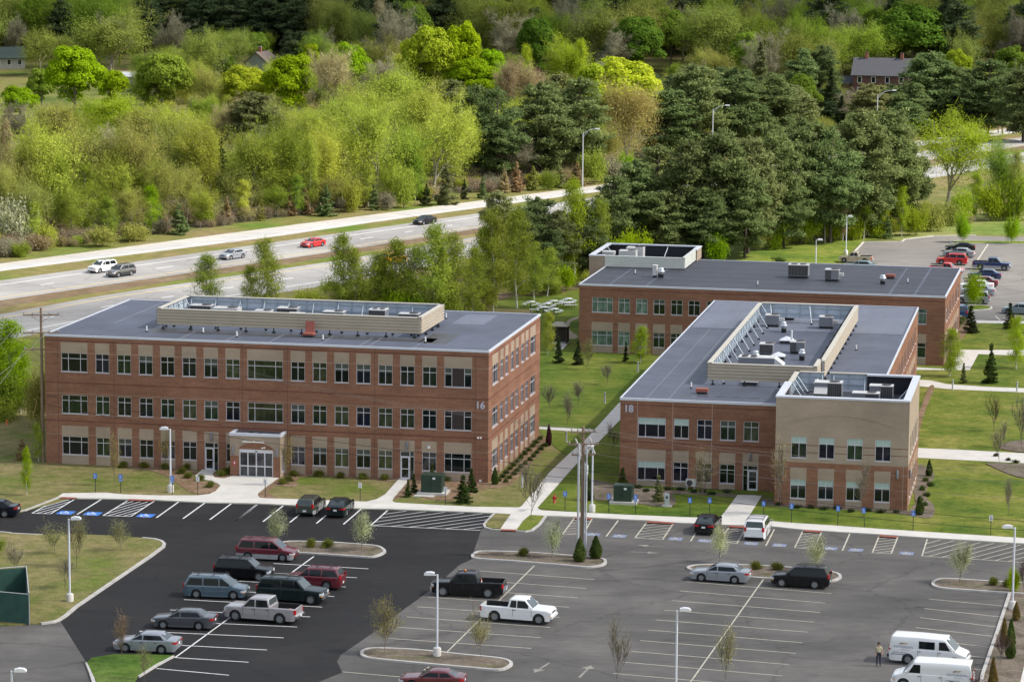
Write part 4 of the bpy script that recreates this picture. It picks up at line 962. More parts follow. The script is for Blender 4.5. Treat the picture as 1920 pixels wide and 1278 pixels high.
    mb = MB(); mb.box((-2.1,-.9,.3), (1.5,.9,1.2), M_unitg); mb.box((-2.13,-.93,1.2), (1.53,.93,1.27), M_unit); mb.add([(1.53,-.9,1.27),(1.53,.9,1.27),(2.5,.9,.55),(2.5,-.9,.55),(1.53,-.9,.55),(1.53,.9,.55)], [(0,3,2,1),(0,4,3),(1,2,5),(4,5,2,3)], M_unit); mb.build('casing', o)
    for (x, y) in ((-1.5,-.4),(-1.5,.4),(-.6,-.4),(-.6,.4)):
        f = MB(); f.lathe([(.33,0),(.33,.06),(.28,.07),(.001,.03)], M_grille, 14, Matrix.Translation((x,y,1.27))); f.build('fan_guard', o)
    turbine(b, 1470, 603, H, 1.15, .32, 'bright cowl ventilator in the far half of building 18 screen'); turbine(b, 1504, 654, H, 1.15, .32, 'bright cowl ventilator right of the square coil units'); turbine(b, 1417, 657, H, 1.3, .34, 'white drum ventilator behind the long white air handler')
    skylight(b, 1475, 634.5, H, 1.3, 'pyramid skylight beside the tall pipe on building 18'); skylight(b, 1459, 664, H, 1.3, 'pyramid skylight behind the sloping hood on building 18'); skylight(b, 1407, 711, H, 1.45, 'pyramid skylight in front of the roof screen of building 18')
    red_box(b, 1316.5, 731.5, H, 1.15, .8, .3, 'low red roof hatch near the front edge of building 18')
    ac_unit(b, 1554, 716, H, 2.6, 1.5, 1.3, 'large roof unit with hood behind the tower parapet', 1, 'half', 'hood')
    ac_unit(b, 1653, 722.5, H, 2.2, 1.3, 1.1, 'roof unit in the right half of the corner tower', 1, 'half')
    ac_unit(b, 1624, 736, H, 2.5, 1.3, .95, 'low roof unit closest to the tower front parapet', 1, 'half')
    turbine(b, 1531, 710, H, 1.2, .3, 'bright ventilator in the back left corner of the tower')
    return b
B18 = build18()

# ------------------------------------------------------------------ rear office building
def build20():
    b = Bld('office_building', 8.17, 371.04, .207, 44.386, 28.342, 8.388, 'two storey red brick office building with charcoal roof behind building 18')
    rows = [(.93,2.72),(4.99,6.82)]; H = b.H; wall = MB(); opens = []; pans = [(0,b.W,z,z+.12,M_brick_dk) for z in (7.7,)]+[(0,b.W,2.9,2.93,M_jointlt)]
    cols = [(1.6,4.17,3),(4.88,6.3,2),(7.04,8.46,2),(9.2,10.62,2),(11.34,12.76,2),(13.48,14.9,2),(15.72,17.14,2)]
    u = 17.9
    while u < 39: cols.append((u, u+1.42, 2)); u += 2.17
    cols.append((40.2, 42.2, 2)); rr = random.Random(8)
    for k, (u0, u1, c) in enumerate(cols):
        for r_, (z0, z1) in enumerate(rows):
            opens.append((u0, u1, z0, z1))
            if r_ == 0: pans += [(u0-.03,u1+.03,z1,z1+1.08,M_block),(u0-.03,u1+.03,0,z0,M_block)]
            g = G_mint if k in (0, 1, 2) or k == len(cols)-1 and r_ else rr.choice([G_forest, G_forest, G_black])
            put_window(b.o, FRONT(), u0, u1, z0, z1, c, True, g)
    facade(wall, FRONT(), b.W, 0, H-.05, opens, pans, M_brick)
    op = []; pn = []
    for (u0, u1, c) in SIDE:
        u0 *= 1.08; u1 = u0+ (2.7 if c == 3 else 1.43)
        for r_, (z0, z1) in enumerate(rows):
            op.append((u0, u1, z0, z1)); put_window(b.o, RIGHT(b.W), u0, u1, z0, z1, c, True, G_grey)
            if r_ == 0: pn += [(u0-.03,u1+.03,z1,z1+1.08,M_block),(u0-.03,u1+.03,0,z0,M_block)]
    facade(wall, RIGHT(b.W), b.D, 0, H-.05, op, pn, M_brick); facade(wall, LEFT(0, b.D), b.D, 0, H-.05, [], [], M_brick); facade(wall, BACK(b.W, b.D), b.W, 0, H-.05, [], [], M_brick)
    wall.build('wall', b.o)
    z = H-.02; rf = MB(); rf.box((.05,.05,z-.2), (b.W-.05,b.D-.05,z), M_roof_dk)
    for s_ in (3.5, 8.0, 37.5, 40.5): rf.box((s_,.5,z), (s_+.28,b.D-1,z+.005), M_roof)
    for n_ in (4, 8.5, 13, 17.5, 22): rf.box((.5,n_,z), (b.W-.5,n_+.06,z+.007), M_seam)
    rf.build('roof', b.o)
    cp = MB(); coping_ring(cp, 0, 0, b.W, b.D, H, .11, .18, M_coping); cp.build('coping', b.o)
    # penthouse wing at the back left
    s0, s1, n0, n1, tz = -2.0, 10.45, 17.3, 30.9, 9.85
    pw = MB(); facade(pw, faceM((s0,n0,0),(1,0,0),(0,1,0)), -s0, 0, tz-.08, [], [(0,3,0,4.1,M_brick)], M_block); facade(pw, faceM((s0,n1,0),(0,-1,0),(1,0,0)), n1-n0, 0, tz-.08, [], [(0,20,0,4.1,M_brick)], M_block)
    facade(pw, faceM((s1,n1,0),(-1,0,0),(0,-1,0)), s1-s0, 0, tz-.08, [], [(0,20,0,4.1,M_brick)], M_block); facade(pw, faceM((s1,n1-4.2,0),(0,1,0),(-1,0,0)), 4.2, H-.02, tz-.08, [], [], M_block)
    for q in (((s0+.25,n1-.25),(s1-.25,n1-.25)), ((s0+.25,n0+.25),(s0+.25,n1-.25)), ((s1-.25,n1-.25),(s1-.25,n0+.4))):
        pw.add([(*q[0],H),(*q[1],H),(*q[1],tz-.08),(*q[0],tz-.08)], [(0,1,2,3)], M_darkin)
    pw.build('penthouse_wall', b.o)
    pr = MB(); pr.box((s0+.26,n0+.2,H-.1), (s1-.26,n1-.26,H+.012), M_roof_dk); pr.build('penthouse_roof', b.o)
    pc = MB(); e = .06; w_ = .55
    pc.box((s0-e,n0-e,tz-.08), (0,n0+w_,tz+.06), M_coping); pc.box((s0-e,n0+w_,tz-.08), (s0+w_,n1+e,tz+.06), M_coping); pc.box((s0+w_,n1-w_,tz-.08), (s1+e,n1+e,tz+.06), M_coping); pc.box((s1-w_,n1-4.2,tz-.08), (s1+e,n1-w_,tz+.06), M_coping); pc.build('penthouse_coping', b.o)
    sc = louvre(b.o, [((0.05,n0),(s1-.2,n0)), ((s1-.2,n0),(s1-.2,n1-4.25))], H+.12, tz-.05, M_louvw, girts=False, inner=M_darkin)
    for s_ in (1.2, 5.0): brace(sc, (s_+.8,n1-1.8), (s_+1.1,n1-.35), H, tz-.12, M_coping)
    brace(sc, (s0+1.6,n0+6), (s0+.35,n0+7), H, tz-.12, M_coping); brace(sc, (s0+1.6,n0+10), (s0+.35,n0+11), H, tz-.12, M_coping)
    for (x, y) in [(1191,513.5),(1420.5,535),(1702,530)]: s_, n_ = b.loc(x, y, H); vent_pipe(b.o, s_, n_, H)
    ac_unit(b, 1498, 496, H, 2.5, 1.7, 1.35, 'large twin fan roof unit on the charcoal roof', 2, 'front'); ac_unit(b, 1561, 505, H, 1.7, 1.6, 1.15, 'roof unit with dark left coil on the charcoal roof', 1, 'left', 'duct')
    ac_unit(b, 1228.5, 497.5, H, .5, .9, 1.2, 'narrow upright unit in front of the white roof screen', 0, None, m=M_unit); turbine(b, 1239.5, 502, H, 1.2, .4, 'squat bright ventilator beside the narrow upright unit'); turbine(b, 1655.5, 515, H, 1.15, .36, 'bright ventilator beside the small red hatch on the charcoal roof')
    red_box(b, 1669.5, 517, H, 1.15, .8, .3, 'small red roof hatch on the charcoal roof')
    ac_unit(b, 1142, 471.5, H, 1.5, 1.4, 1.0, 'pale roof unit at the left inside the white roof screen', 0, None, m=M_unit); ac_unit(b, 1178, 470, H, 2.2, 1.6, 1.15, 'pale roof unit with grey top inside the white roof screen', 1, None, m=M_unit); ac_unit(b, 1192, 464, H, 2.2, 1.6, 1.35, 'taller roof unit at the back inside the white roof screen', 1, None, m=M_unit)
    return b
B20 = build20()
# ------------------------------------------------------------------ vehicles
def paint(name, c, metal=.0, rough=.35): return pm(name, c, rough, 0, metal=metal, coat=.55 if max(c) < .06 else .9, spec=.2 if max(c) < .06 else .5)
PT = dict(silver=paint('silver_paint', (.30,.32,.355), .35), grey=paint('graphite_paint', (.075,.08,.09), .3), black=paint('black_paint', (.004,.004,.006)), navy=paint('navy_paint', (.004,.006,.013)),
          white=paint('white_paint', (.80,.80,.80)), maroon=paint('maroon_paint', (.13,.012,.022)), red=paint('red_paint', (.52,.012,.016)), ltblue=paint('steel_blue_paint', (.092,.140,.178), .3), dkgreen=paint('deep_green_paint', (.007,.016,.016)),
          olive=paint('grey_green_paint', (.075,.085,.065), .3), tan=paint('tan_paint', (.42,.36,.25), .2), teal=paint('pale_teal_paint', (.20,.27,.29), .3), blue=paint('blue_paint', (.02,.06,.17)), yellow=paint('yellow_paint', (.75,.42,.01)), pewter=paint('pewter_paint', (.40,.38,.385), .3), burg=paint('burgundy_paint', (.12,.012,.019)), royal=paint('royal_blue_paint', (.012,.028,.11)), charcoal=paint('warm_grey_paint', (.16,.155,.15), .3))
M_glass = pm('car_glass', (.008,.012,.014), .06, spec=.32); M_wind = pm('windshield_glass', (.045,.058,.062), .07, spec=.75); M_tyre = pm('tyre_rubber', (.018,.018,.018), .85); M_rim = pm('alloy_rim', (.24,.25,.26), .4, metal=.4); M_rimdk = pm('rim_gap', (.03,.03,.03), .7)  # windshield base colour is lightened to paint in the sky reflection
M_lamp = pm('headlamp_lens', (.62,.66,.70), .12, spec=.8); M_amber = pm('amber_lens', (.75,.28,.03), .25); M_tail = pm('tail_lens', (.45,.012,.015), .2); M_plast = pm('black_plastic', (.025,.025,.027), .6); M_chrome = pm('chrome_trim', (.65,.66,.68), .15, metal=.9); M_clad = pm('silver_cladding', (.35,.35,.36), .5); M_bedliner = pm('bed_liner', (.012,.012,.013), .8); M_plate = pm('number_plate', (.75,.76,.74), .5)
def lerp(a, b_, t): return a+(b_-a)*t
def prof(pts, x):
    if x <= pts[0][0]: return pts[0][1]
    for (a, b_) in zip(pts, pts[1:]):
        if x <= b_[0]:
            t = (x-a[0])/max(1e-6, b_[0]-a[0]); t = t*t*(3-2*t)*.5+t*.5; return lerp(a[1], b_[1], t)
    return pts[-1][1]
SPEC = dict(  # L, W, H, wheelbase, tyre radius, front overhang, clearance, belt, hood front z, hood back z, deck z, [cabin base rear, roof rear, roof front, base front] as distance from the nose, roof half width
    sedan=(4.85,1.83,1.46,2.78,.335,.95,.19,.98,.80,.95,1.03,[4.30,3.55,2.15,1.30],.70),
    coupe=(4.65,1.80,1.38,2.70,.335,.95,.17,.95,.76,.90,1.00,[4.25,3.35,2.25,1.40],.66),
    wagon=(4.80,1.80,1.56,2.67,.345,.93,.22,1.00,.82,.97,1.03,[4.72,4.35,2.10,1.30],.70),
    suv=(4.75,1.86,1.74,2.70,.375,.88,.24,1.10,.93,1.06,1.10,[4.68,4.35,1.90,1.15],.73),
    bigsuv=(5.50,2.00,1.92,3.25,.41,.95,.27,1.20,1.05,1.18,1.20,[5.42,5.15,2.15,1.45],.80),
    minivan=(5.05,1.96,1.76,3.02,.35,.95,.18,1.05,.87,1.02,1.06,[4.98,4.65,1.90,.92],.78),
    crew=(5.85,2.03,1.92,3.65,.43,.95,.30,1.22,1.12,1.20,1.28,[3.78,3.62,2.10,1.45],.78),
    ext=(5.70,2.01,1.90,3.55,.42,.93,.30,1.20,1.10,1.18,1.25,[3.45,3.30,2.05,1.40],.78),
    small=(5.05,1.75,1.68,3.15,.36,.82,.26,1.05,.88,1.02,1.08,[3.05,2.92,1.95,1.35],.68),
    van=(5.70,2.02,2.10,3.43,.39,.82,.25,1.22,1.02,1.20,1.22,[5.66,5.52,1.55,.72],.86))
_carmesh = {}
def car_parts(kind, col, two=None):
    """meshes of one kind and colour: list of (name, mesh, location, parent index)"""
    key = (kind, col, two)
    if key in _carmesh: return _carmesh[key]
    L, W, H, wb, r, fo, cl, belt, hz0, hz1, dz, cab, rw_ = SPEC[kind]; p = PT[col]; hw0 = W/2; X = lambda d: L/2-d
    xf = X(fo); xr = xf-wb; pick = kind in ('crew', 'ext', 'small')
    cr, rr_, rf_, cf = [X(d) for d in cab]
    tp = [(-L/2, dz-.04), (-L/2+.12, dz), (cr, dz+(.0 if pick else .02)), (cf-.02, hz1+.01), (X(.30), hz0+.06), (X(.08), hz0), (L/2, hz0-.13)]
    if not pick and kind not in ('sedan', 'coupe'): tp = [(-L/2, belt), (cf-.3, belt), (cf, hz1), (X(.28), hz0+.05), (X(.08), hz0), (L/2, hz0-.16)]
    def hw(x):
        e = max(0, (abs(x)-(L/2-.55))/.55); return hw0*(1-.15*e**2.2)
    ar = r+.065
    def arch(x):
        z = cl
        for c in (xf, xr):
            if abs(x-c) < ar: z = max(z, r+math.sqrt(max(0, ar*ar-(x-c)**2)))
        return z
    xs = {-L/2, L/2, -L/2+.04, L/2-.04, -L/2+.12, L/2-.12}
    x = -L/2
    while x < L/2: xs.add(round(x, 3)); x += .16
    for c in (xf, xr):
        for k in range(9): xs.add(c+ar*math.cos(math.pi*k/8)*.999)
        xs.add(c+ar+.004); xs.add(c-ar-.004)
    if pick:
        bf = cr-.05; br = -L/2+.07; xs |= {bf, bf+.004, br, br-.004}
    xs = sorted(xs); xs = [v for i, v in enumerate(xs) if i == 0 or v-xs[i-1] > .0025]
    mb = MB(); rings = []; zfl = dz-.5
    for x in xs:
        h = hw(x); zt = prof(tp, x); za = arch(x); e = max(0, (abs(x)-(L/2-.14))/.14); lo = cl+(.16 if x > 0 else .18)*e**2
        za = max(za, lo); inbed = pick and br <= x <= bf
        zm = max(.58 if kind in ('sedan','coupe','wagon','minivan') else .70, za+.02); zm = min(zm, zt-.06)
        rg = [(0, lo), (.70*h, lo), (.70*h, za), (.985*h, za), (h, zm), (.985*h, zt-.09), (.945*h, zt-.02)]
        rg += ([(.86*h, zt-.01), (.84*h, zfl), (0, zfl)] if inbed else [(.80*h, zt), (.5*h, zt+.012), (0, zt+.02)])
        rings.append([(x, -y, z) for (y, z) in rg]+[(x, y, z) for (y, z) in reversed(rg[:-1])])
    n = len(rings[0]); 
    twom = {None: p, 'clad': M_clad, 'silver': PT['silver'], 'black': M_plast}[two]
    for i in range(len(rings)-1):
        a, b_ = rings[i], rings[i+1]
        for k in range(n-1):
            kk = k if k < n//2 else n-2-k
            inb = pick and br <= xs[i] and xs[i+1] <= bf
            m = M_plast if kk < 3 else (twom if kk == 3 else (M_bedliner if inb and kk >= 7 else p))
            if kk == 4 and two == 'silver': m = p
            mb.add([a[k], b_[k], b_[k+1], a[k+1]], [(3,2,1,0)], m, kk >= 3)
    mb.add(rings[0], [tuple(range(n))], p); mb.add(rings[-1], [tuple(reversed(range(n)))], p)
    # cabin
    zr = H; zb = belt-.03; wb_ = hw0*.945; wr = rw_*hw0/.93
    cp = [(cr, zb), (rr_, zr-.03), (lerp(rr_, rf_, .5), zr), (rf_, zr-.035), (cf, zb if not kind == 'van' else zb)]
    cs = sorted({cr, cr+.02, rr_, rr_+.15, rf_, rf_-.15, cf, lerp(rr_, rf_, .5), *[lerp(cr, rr_, t) for t in (.25, .5, .75)], *[lerp(cf, rf_, t) for t in (.25, .5, .75)]})
    def czt(x):
        for (a, b_) in zip(cp, cp[1:]):
            if x <= b_[0]: return lerp(a[1], b_[1], (x-a[0])/max(1e-6, b_[0]-a[0]))
        return zb
    def cy(z): return lerp(wb_, wr, min(1, max(0, (z-zb)/(zr-zb))))
    cr_ = []
    for x in cs:
        z = czt(x); f = (z-zb)/(zr-zb); t = cy(z); k = min(.07, .07*f)
        rg = [(wb_, zb-.04), (lerp(wb_, t, .5), lerp(zb, z-k, .5)), (cy(z-k), z-k), (t-.04*f, z-k*.3), (t-.14*f, z), (.4*t, z+.018*f), (0, z+.025*f)]
        cr_.append([(x, -y, zz) for y, zz in rg]+[(x, y, zz) for y, zz in reversed(rg[:-1])])
    n = len(cr_[0]); f_ = []
    for i in range(len(cr_)-1):
        for k in range(n-1): f_.append((i*n+k+1, (i+1)*n+k+1, (i+1)*n+k, i*n+k))
    mb.add([v for rg in cr_ for v in rg], f_, p, True)
    # seams, handles, trim on the flanks
    doors = {'sedan':[.47,.70],'coupe':[.62],'wagon':[.45,.66],'suv':[.44,.66],'bigsuv':[.43,.62],'minivan':[.42,.68],'crew':[.44,.63],'ext':[.53],'small':[.55],'van':[.36,.62]}[kind]
    for s in (-1, 1):
        for d in [cab[3]+.12]+[L*q for q in doors]:
            x = X(d)
            if abs(x-xr) < ar or abs(x-xf) < ar: continue
            mb.cbox((x, s*(hw(x)+.001), (cl+.22+belt)/2), (.018, .012, belt-cl-.30), M_plast)
        for d in doors:
            x = X(L*d-.14); mb.cbox((x, s*(hw(x)+.012), belt-.17), (.17, .03, .04), M_plast if col in ('white','silver','pewter','tan') else p)
    out = [('body', mb.mesh('body'), (0,0,0), -1)]
    def addp(name, m_, par=0, loc=(0,0,0)): out.append((name, m_.mesh(name), loc, par))
    # glazing
    def side_y(z): return cy(z)+.008
    def pane(xq, zq0, zq1, lean0=0, lean1=0):
        """side window between xq[0] (rear) and xq[1] (front); lean shifts the top corners inward"""
        for s in (-1, 1):
            w_ = MB(); q = [(xq[0], zq0), (xq[1], zq0), (xq[1]-lean1, zq1), (xq[0]+lean0, zq1)]
            w_.add([(x, s*side_y(z), z) for x, z in q], [(0,1,2,3) if s < 0 else (3,2,1,0)], M_glass); addp('side_window', w_)
    z0, z1 = belt+.02, H-.13; fh = (z1-zb)/(zr-zb); lf = (cf-rf_)*fh; lr = (rr_-cr)*fh
    fx = cf-.14; rx = cr+.12
    if kind == 'sedan' or kind == 'coupe':
        m_ = X(L*doors[0]); pane((m_+.05, fx-.06), z0, z1, 0, lf-.08)
        pane((rx+.28, m_-.05), z0, z1, max(.1, lr-.28), 0)
    elif kind in ('wagon', 'suv', 'bigsuv', 'minivan'):
        a, b2 = X(L*doors[0]), X(L*doors[1])
        pane((a+.05, fx-.06), z0, z1, 0, lf-.06); pane((b2+.05, a-.05), z0, z1); pane((rx+.06, b2-.06), z0, z1, lr+.03, 0)
    elif kind == 'crew':
        a = X(L*doors[0]); pane((a+.05, fx-.06), z0, z1, 0, lf-.06); pane((rx+.02, a-.05), z0, z1, lr, 0)
    elif kind in ('ext', 'small'):
        a = rx+.62; pane((a+.04, fx-.06), z0, z1, 0, lf-.06); pane((rx+.05, a-.04), z0, z1, lr, 0)
    elif kind == 'van':
        a = X(L*doors[0]); pane((a+.06, fx-.30), z0+.02, z1-.1, 0, lf-.35)
    w_ = MB()
    def slant(x0, x1, zlo, zhi, o, m_=.07):
        ya, yb = cy(zlo)-m_-.03, cy(zhi)-m_-.05; dx = x1-x0; dz_ = zhi-zlo; L_ = math.hypot(dx, dz_); nx, nz = (dz_/L_*o, abs(dx)/L_*o)
        sg = 1 if x0 > x1 else -1; nx = abs(nx)*sg; nz = abs(nz)
        return [(x0+nx, -ya, zlo+nz), (x0+nx, ya, zlo+nz), (lerp(x0,x1,.5)+nx+.0, (ya+yb)/2, (zlo+zhi)/2+nz), (x1+nx, yb, zhi+nz), (x1+nx, -yb, zhi+nz), (lerp(x0,x1,.5)+nx, -(ya+yb)/2, (zlo+zhi)/2+nz)]
    t0, t1 = .08, .92
    q = slant(lerp(cf, rf_, t0), lerp(cf, rf_, t1), lerp(zb, zr-.035, t0), lerp(zb, zr-.035, t1), .012); w_.add(q, [(0,1,2,5),(5,2,3,4)], M_wind); addp('windshield', w_)
    w_ = MB(); t0 = .14 if kind in ('sedan', 'coupe') else (.22 if not pick else .3); t1 = .9
    q = slant(lerp(cr, rr_, t0), lerp(cr, rr_, t1), lerp(zb, zr-.03, t0), lerp(zb, zr-.03, t1), .012, .09); w_.add(q, [(5,2,1,0),(4,3,2,5)], M_wind); addp('rear_window', w_)
    # lamps
    tallz = {'sedan':.74,'coupe':.70,'wagon':.76}.get(kind, hz0-.10)
    for s in (-1, 1):
        def wrap(end, x0, zc, h_, fin, m, nm):
            """lamp lens following the body corner; end=+1 front, -1 rear"""
            q = MB(); path = []
            for k in range(5): xx = lerp(x0, L/2-.02, k/4); path.append((end*xx, s*(hw(xx)+.010)))
            path.append((end*(L/2+.012), s*(hw(L/2)+.004))); path.append((end*(L/2+.014), s*hw(L/2)*fin))
            for (a, b2) in zip(path, path[1:]):
                fc = [(a[0],a[1],zc-h_/2),(b2[0],b2[1],zc-h_/2),(b2[0],b2[1],zc+h_/2),(a[0],a[1],zc+h_/2)]; q.add(fc, [(0,1,2,3) if s*end < 0 else (3,2,1,0)], m)
            a, b2 = path[0], path[-1]; q.add([(a[0],a[1],zc+h_/2),(path[4][0],path[4][1],zc+h_/2),(path[5][0],path[5][1],zc+h_/2),(b2[0],b2[1],zc+h_/2),(b2[0]-end*.1,b2[1],zc+h_/2)], [(0,1,2,3,4)], m)
            return q
        tz = (dz-.17) if kind in ('sedan','coupe') else (belt-.02 if not pick else dz-.28); th = .15 if kind in ('sedan','coupe') else .36
        low = kind in ('sedan','coupe','wagon','minivan')
        addp('headlight', wrap(1, L/2-(.34 if low else .22), tallz-.10, .13 if low else .19, .52, M_lamp, 'headlight'))
        addp('turn_signal', wrap(1, L/2-.20, tallz-(.21 if low else .25), .05, .82, M_amber, 'turn_signal'))
        addp('taillight', wrap(-1, L/2-(.26 if th < .2 else .13), tz, th, .50 if th < .2 else .82, M_tail, 'taillight'))
        m_ = MB(); mx = cf-.28; m_.cbox((mx, s*(hw0+.10), belt+.09), (.10, .20, .15), p); m_.cbox((mx-.055, s*(hw0+.10), belt+.09), (.01, .16, .11), M_glass); addp('mirror', m_)
    g = MB(); g.cbox((L/2-.02, 0, tallz-.07), (.07, hw0*.85, .15), M_plast if kind in ('sedan','coupe','wagon') else M_chrome); g.cbox((L/2-.012, 0, tallz-.07), (.07, hw0*.78, .10), M_plast); g.cbox((L/2-.05, 0, cl+.22), (.09, hw0*1.1, .12), M_plast); addp('grille', g)
    if pick or kind in ('bigsuv', 'van'):
        bp = MB(); bp.cbox((L/2+.02, 0, cl+.30), (.16, W*.90, .20), M_chrome if col != 'white' else p); addp('front_bumper', bp)
        bp = MB(); bp.cbox((-L/2-.05, 0, cl+.30), (.18, W*.86, .18), M_chrome if col != 'white' or pick else M_plast); addp('rear_bumper', bp)
    lp = MB(); lp.cbox((-L/2-.008 if not pick else -L/2-.15, 0, dz-.30 if kind in ('sedan','coupe') else cl+.33), (.02, .32, .16), M_plate); addp('number_plate', lp)
    if kind in ('suv', 'bigsuv', 'minivan', 'wagon') :
        for s in (-1, 1):
            rk = MB(); y = wr-.14; rk.tube([(rr_+.25, s*y, H+.01), (rr_+.3, s*y, H+.06), (rf_-.3, s*y, H+.06), (rf_-.22, s*y, H+.0)], .02, M_plast, 6); addp('roof_rail', rk)
        for t in (.25, .7): rk = MB(); rk.cbox((lerp(rr_, rf_, t), 0, H+.065), (.04, 2*wr-.3, .03), M_plast); addp('roof_bar', rk)
    for c in (xf, xr):
        for s in (-1, 1):
            t_ = MB(); M = Matrix.Translation((0, 0, 0)) @ Matrix.Rotation(math.pi/2 if s > 0 else -math.pi/2, 4, 'X')
            t_.lathe([(r*.52,-.11),(r*.9,-.11),(r,-.07),(r,.07),(r*.9,.11),(r*.60,.115),(r*.55,.09)], M_tyre, 20, M.inverted()); idx = len(out); out.append(('wheel', t_.mesh('wheel'), (c, s*(hw0-.13), r), 0))
            rm = MB(); Mi = M.inverted(); rm.lathe([(r*.58,.085),(r*.55,.095),(r*.50,.07),(.001,.055)], M_rimdk, 20, Mi); rm.lathe([(r*.60,.10),(r*.60,.116),(r*.54,.112),(r*.52,.08)], M_rim, 20, Mi); rm.lathe([(.07,.07),(.06,.10),(.001,.105)], M_rim, 10, Mi)
            for k in range(6):
                rm.cbox((0,0,0), (r*.50,.045,.03), M_rim, Mi @ Matrix.Rotation(k*math.pi/3, 4, 'Z') @ Matrix.Translation((r*.28,0,.09)))
            out.append(('rim', rm.mesh('rim'), (0,0,0), idx))
    if kind in ('ext', 'crew', 'small') or kind == 'suv':
        pass
    _carmesh[key] = out; return out
def car(kind, col, pr, pf, label, group, two=None, cat='car', z=.02, name='parked_car'):
    L, W, H, wb, r, fo = SPEC[kind][:6]
    a, b_ = G(*pr), G(*pf); d = (b_-a).xy; meas = d.length; d.normalize(); nv = Vector((-d.y, d.x)); mid = ((a+b_)/2).xy
    if name == 'moving_car':
        d = (G(pf[0], pf[1])-G(pf[0]+100, pf[1]-14.6)).xy.normalized()*(1 if pf[0] < pr[0] else -1); nv = Vector((-d.y, d.x))
    if nv.dot(mid) < 0: nv = -nv
    xm = (L/2-fo)-wb/2; c = mid-d*xm+nv*(W/2-.12)
    o = thing(name, label, cat, (c.x, c.y, z), math.atan2(d.y, d.x), group); obs = []
    for (nm, me, loc, par) in car_parts(kind, col, two):
        k = bpy.data.objects.new(nm, me); COL.objects.link(k); k.parent = o if par < 0 else (o if par == 0 else obs[par]); k.location = loc; obs.append(k)
    return o
GN, GM, GH, GB, GF = 'vehicles parked on the fresh black asphalt', 'vehicles parked on the worn grey asphalt', 'vehicles driving on the highway', 'vehicles parked in the lot behind the rear building', 'vehicles parked nose in at the front kerb'
car('sedan','navy',(3,970),(-43,969),'black sedan cut off by the left edge of the photo on the access road',GN,name='passing_car')
car('sedan','silver',(301.7,1225.5),(236.7,1222),'silver sedan nearest the lush grass tip facing left',GN)
car('sedan','grey',(372.3,1181.3),(306.7,1178.7),'dark grey sedan facing left beside the silver pickup',GN)
car('minivan','ltblue',(369.3,1121),(436.7,1123.7),'light blue minivan facing right on the black asphalt',GN,cat='minivan')
T1 = car('crew','pewter',(526,1170.3),(440.7,1163.7),'silver grey crew cab pickup with open dark bed',GN,cat='pickup truck')
car('suv','black',(423,1086),(488.3,1089.3),'black suv between the light blue and maroon minivans',GN,cat='suv')
car('minivan','maroon',(464,1049.5),(531,1053),'maroon minivan with silver lower sills by the shrub island',GN,'clad',cat='minivan')
car('bigsuv','dkgreen',(505,1128.5),(586.7,1133.7),'long dark green suv facing right behind the silver pickup',GN,cat='suv')
car('suv','maroon',(612,1106),(553,1102.5),'maroon suv half hidden behind the long dark green suv',GN,cat='suv')
car('wagon','olive',(592.3,965.3),(606.7,953.7),'grey green station wagon parked nose in by the white walk',GF,'clad',cat='station wagon')
car('sedan','dkgreen',(647.3,969.3),(661.7,954.7),'dark teal sedan right of the grey green station wagon',GF)
T2 = car('crew','black',(914,1121.3),(831,1118),'black crew cab pickup with orange cone and amber beacon',GM,cat='pickup truck')
car('ext','white',(927.3,1164.7),(1010.7,1171),'white extended cab pickup facing right on grey asphalt',GM,cat='pickup truck')
car('coupe','burg',(840,1295),(775,1292),'maroon coupe cut off by the bottom edge of the photo',GM,name='passing_car')
car('sedan','silver',(1379,1094.3),(1313.3,1089.7),'silver sedan facing left below the small leafy island tree',GM)
car('suv','black',(1529,1104.3),(1464,1100.3),'black suv facing left at the right end of the shrub island',GM,cat='suv')
car('sedan','black',(1338,1001.5),(1350,987),'black sedan nose in by the walk to building 18',GF)
car('minivan','white',(1434,1012),(1443.5,996.5),'white minivan nose in beside the walk to building 18',GF,cat='minivan')
V1 = car('van','white',(1701.7,1245),(1790,1252.5),'white cargo van with side window facing right beside the man',GM,cat='van')
V2 = car('van','white',(1786,1298),(1692,1291.5),'white panel van facing left at the bottom edge of the photo',GM,cat='van')
car('suv','white',(213,507.5),(184,514.6),'white suv driving ahead of the grey jeep on the highway',GH,cat='suv',z=.05,name='moving_car')
car('suv','charcoal',(247.7,516.5),(219.5,521.5),'grey boxy suv with dark lower sides on the highway',GH,'black',cat='suv',z=.05,name='moving_car')
car('sedan','silver',(456,484),(431,488),'silver sedan on the highway behind the grey suv',GH,z=.05,name='moving_car')
car('coupe','red',(606,461.5),(582,465.5),'bright red coupe driving on the highway',GH,z=.05,name='moving_car')
car('sedan','black',(814,419),(792,423.2),'black sedan on the highway farthest from the left edge',GH,z=.05,name='moving_car')
car('suv','yellow',(736,496),(757,492.5),'yellow vehicle half hidden by the trees along the highway',GH,z=.05,name='moving_car',cat='suv')
car('small','tan',(1621.7,494.3),(1581.7,492.7),'tan pickup at the left edge of the rear lot',GB,cat='pickup truck',z=.06)
car('sedan','teal',(1629,508.5),(1592,507),'pale teal sedan beside the tan pickup',GB,z=.06)
car('coupe','black',(1817.5,472.5),(1782.8,471.8),'black coupe in the rear lot by the grass strip',GB,z=.06)
car('sedan','silver',(1814,484),(1776,482),'silver sedan between the black coupe and the red suv',GB,z=.06)
car('suv','red',(1799,498),(1764.7,496.6),'red suv in the rear lot above the roof corner',GB,cat='suv',z=.06)
car('ext','royal',(1835.8,506.5),(1884.7,508.5),'navy pickup with silver lower sides facing right in rear lot',GB,'silver',cat='pickup truck',z=.06)
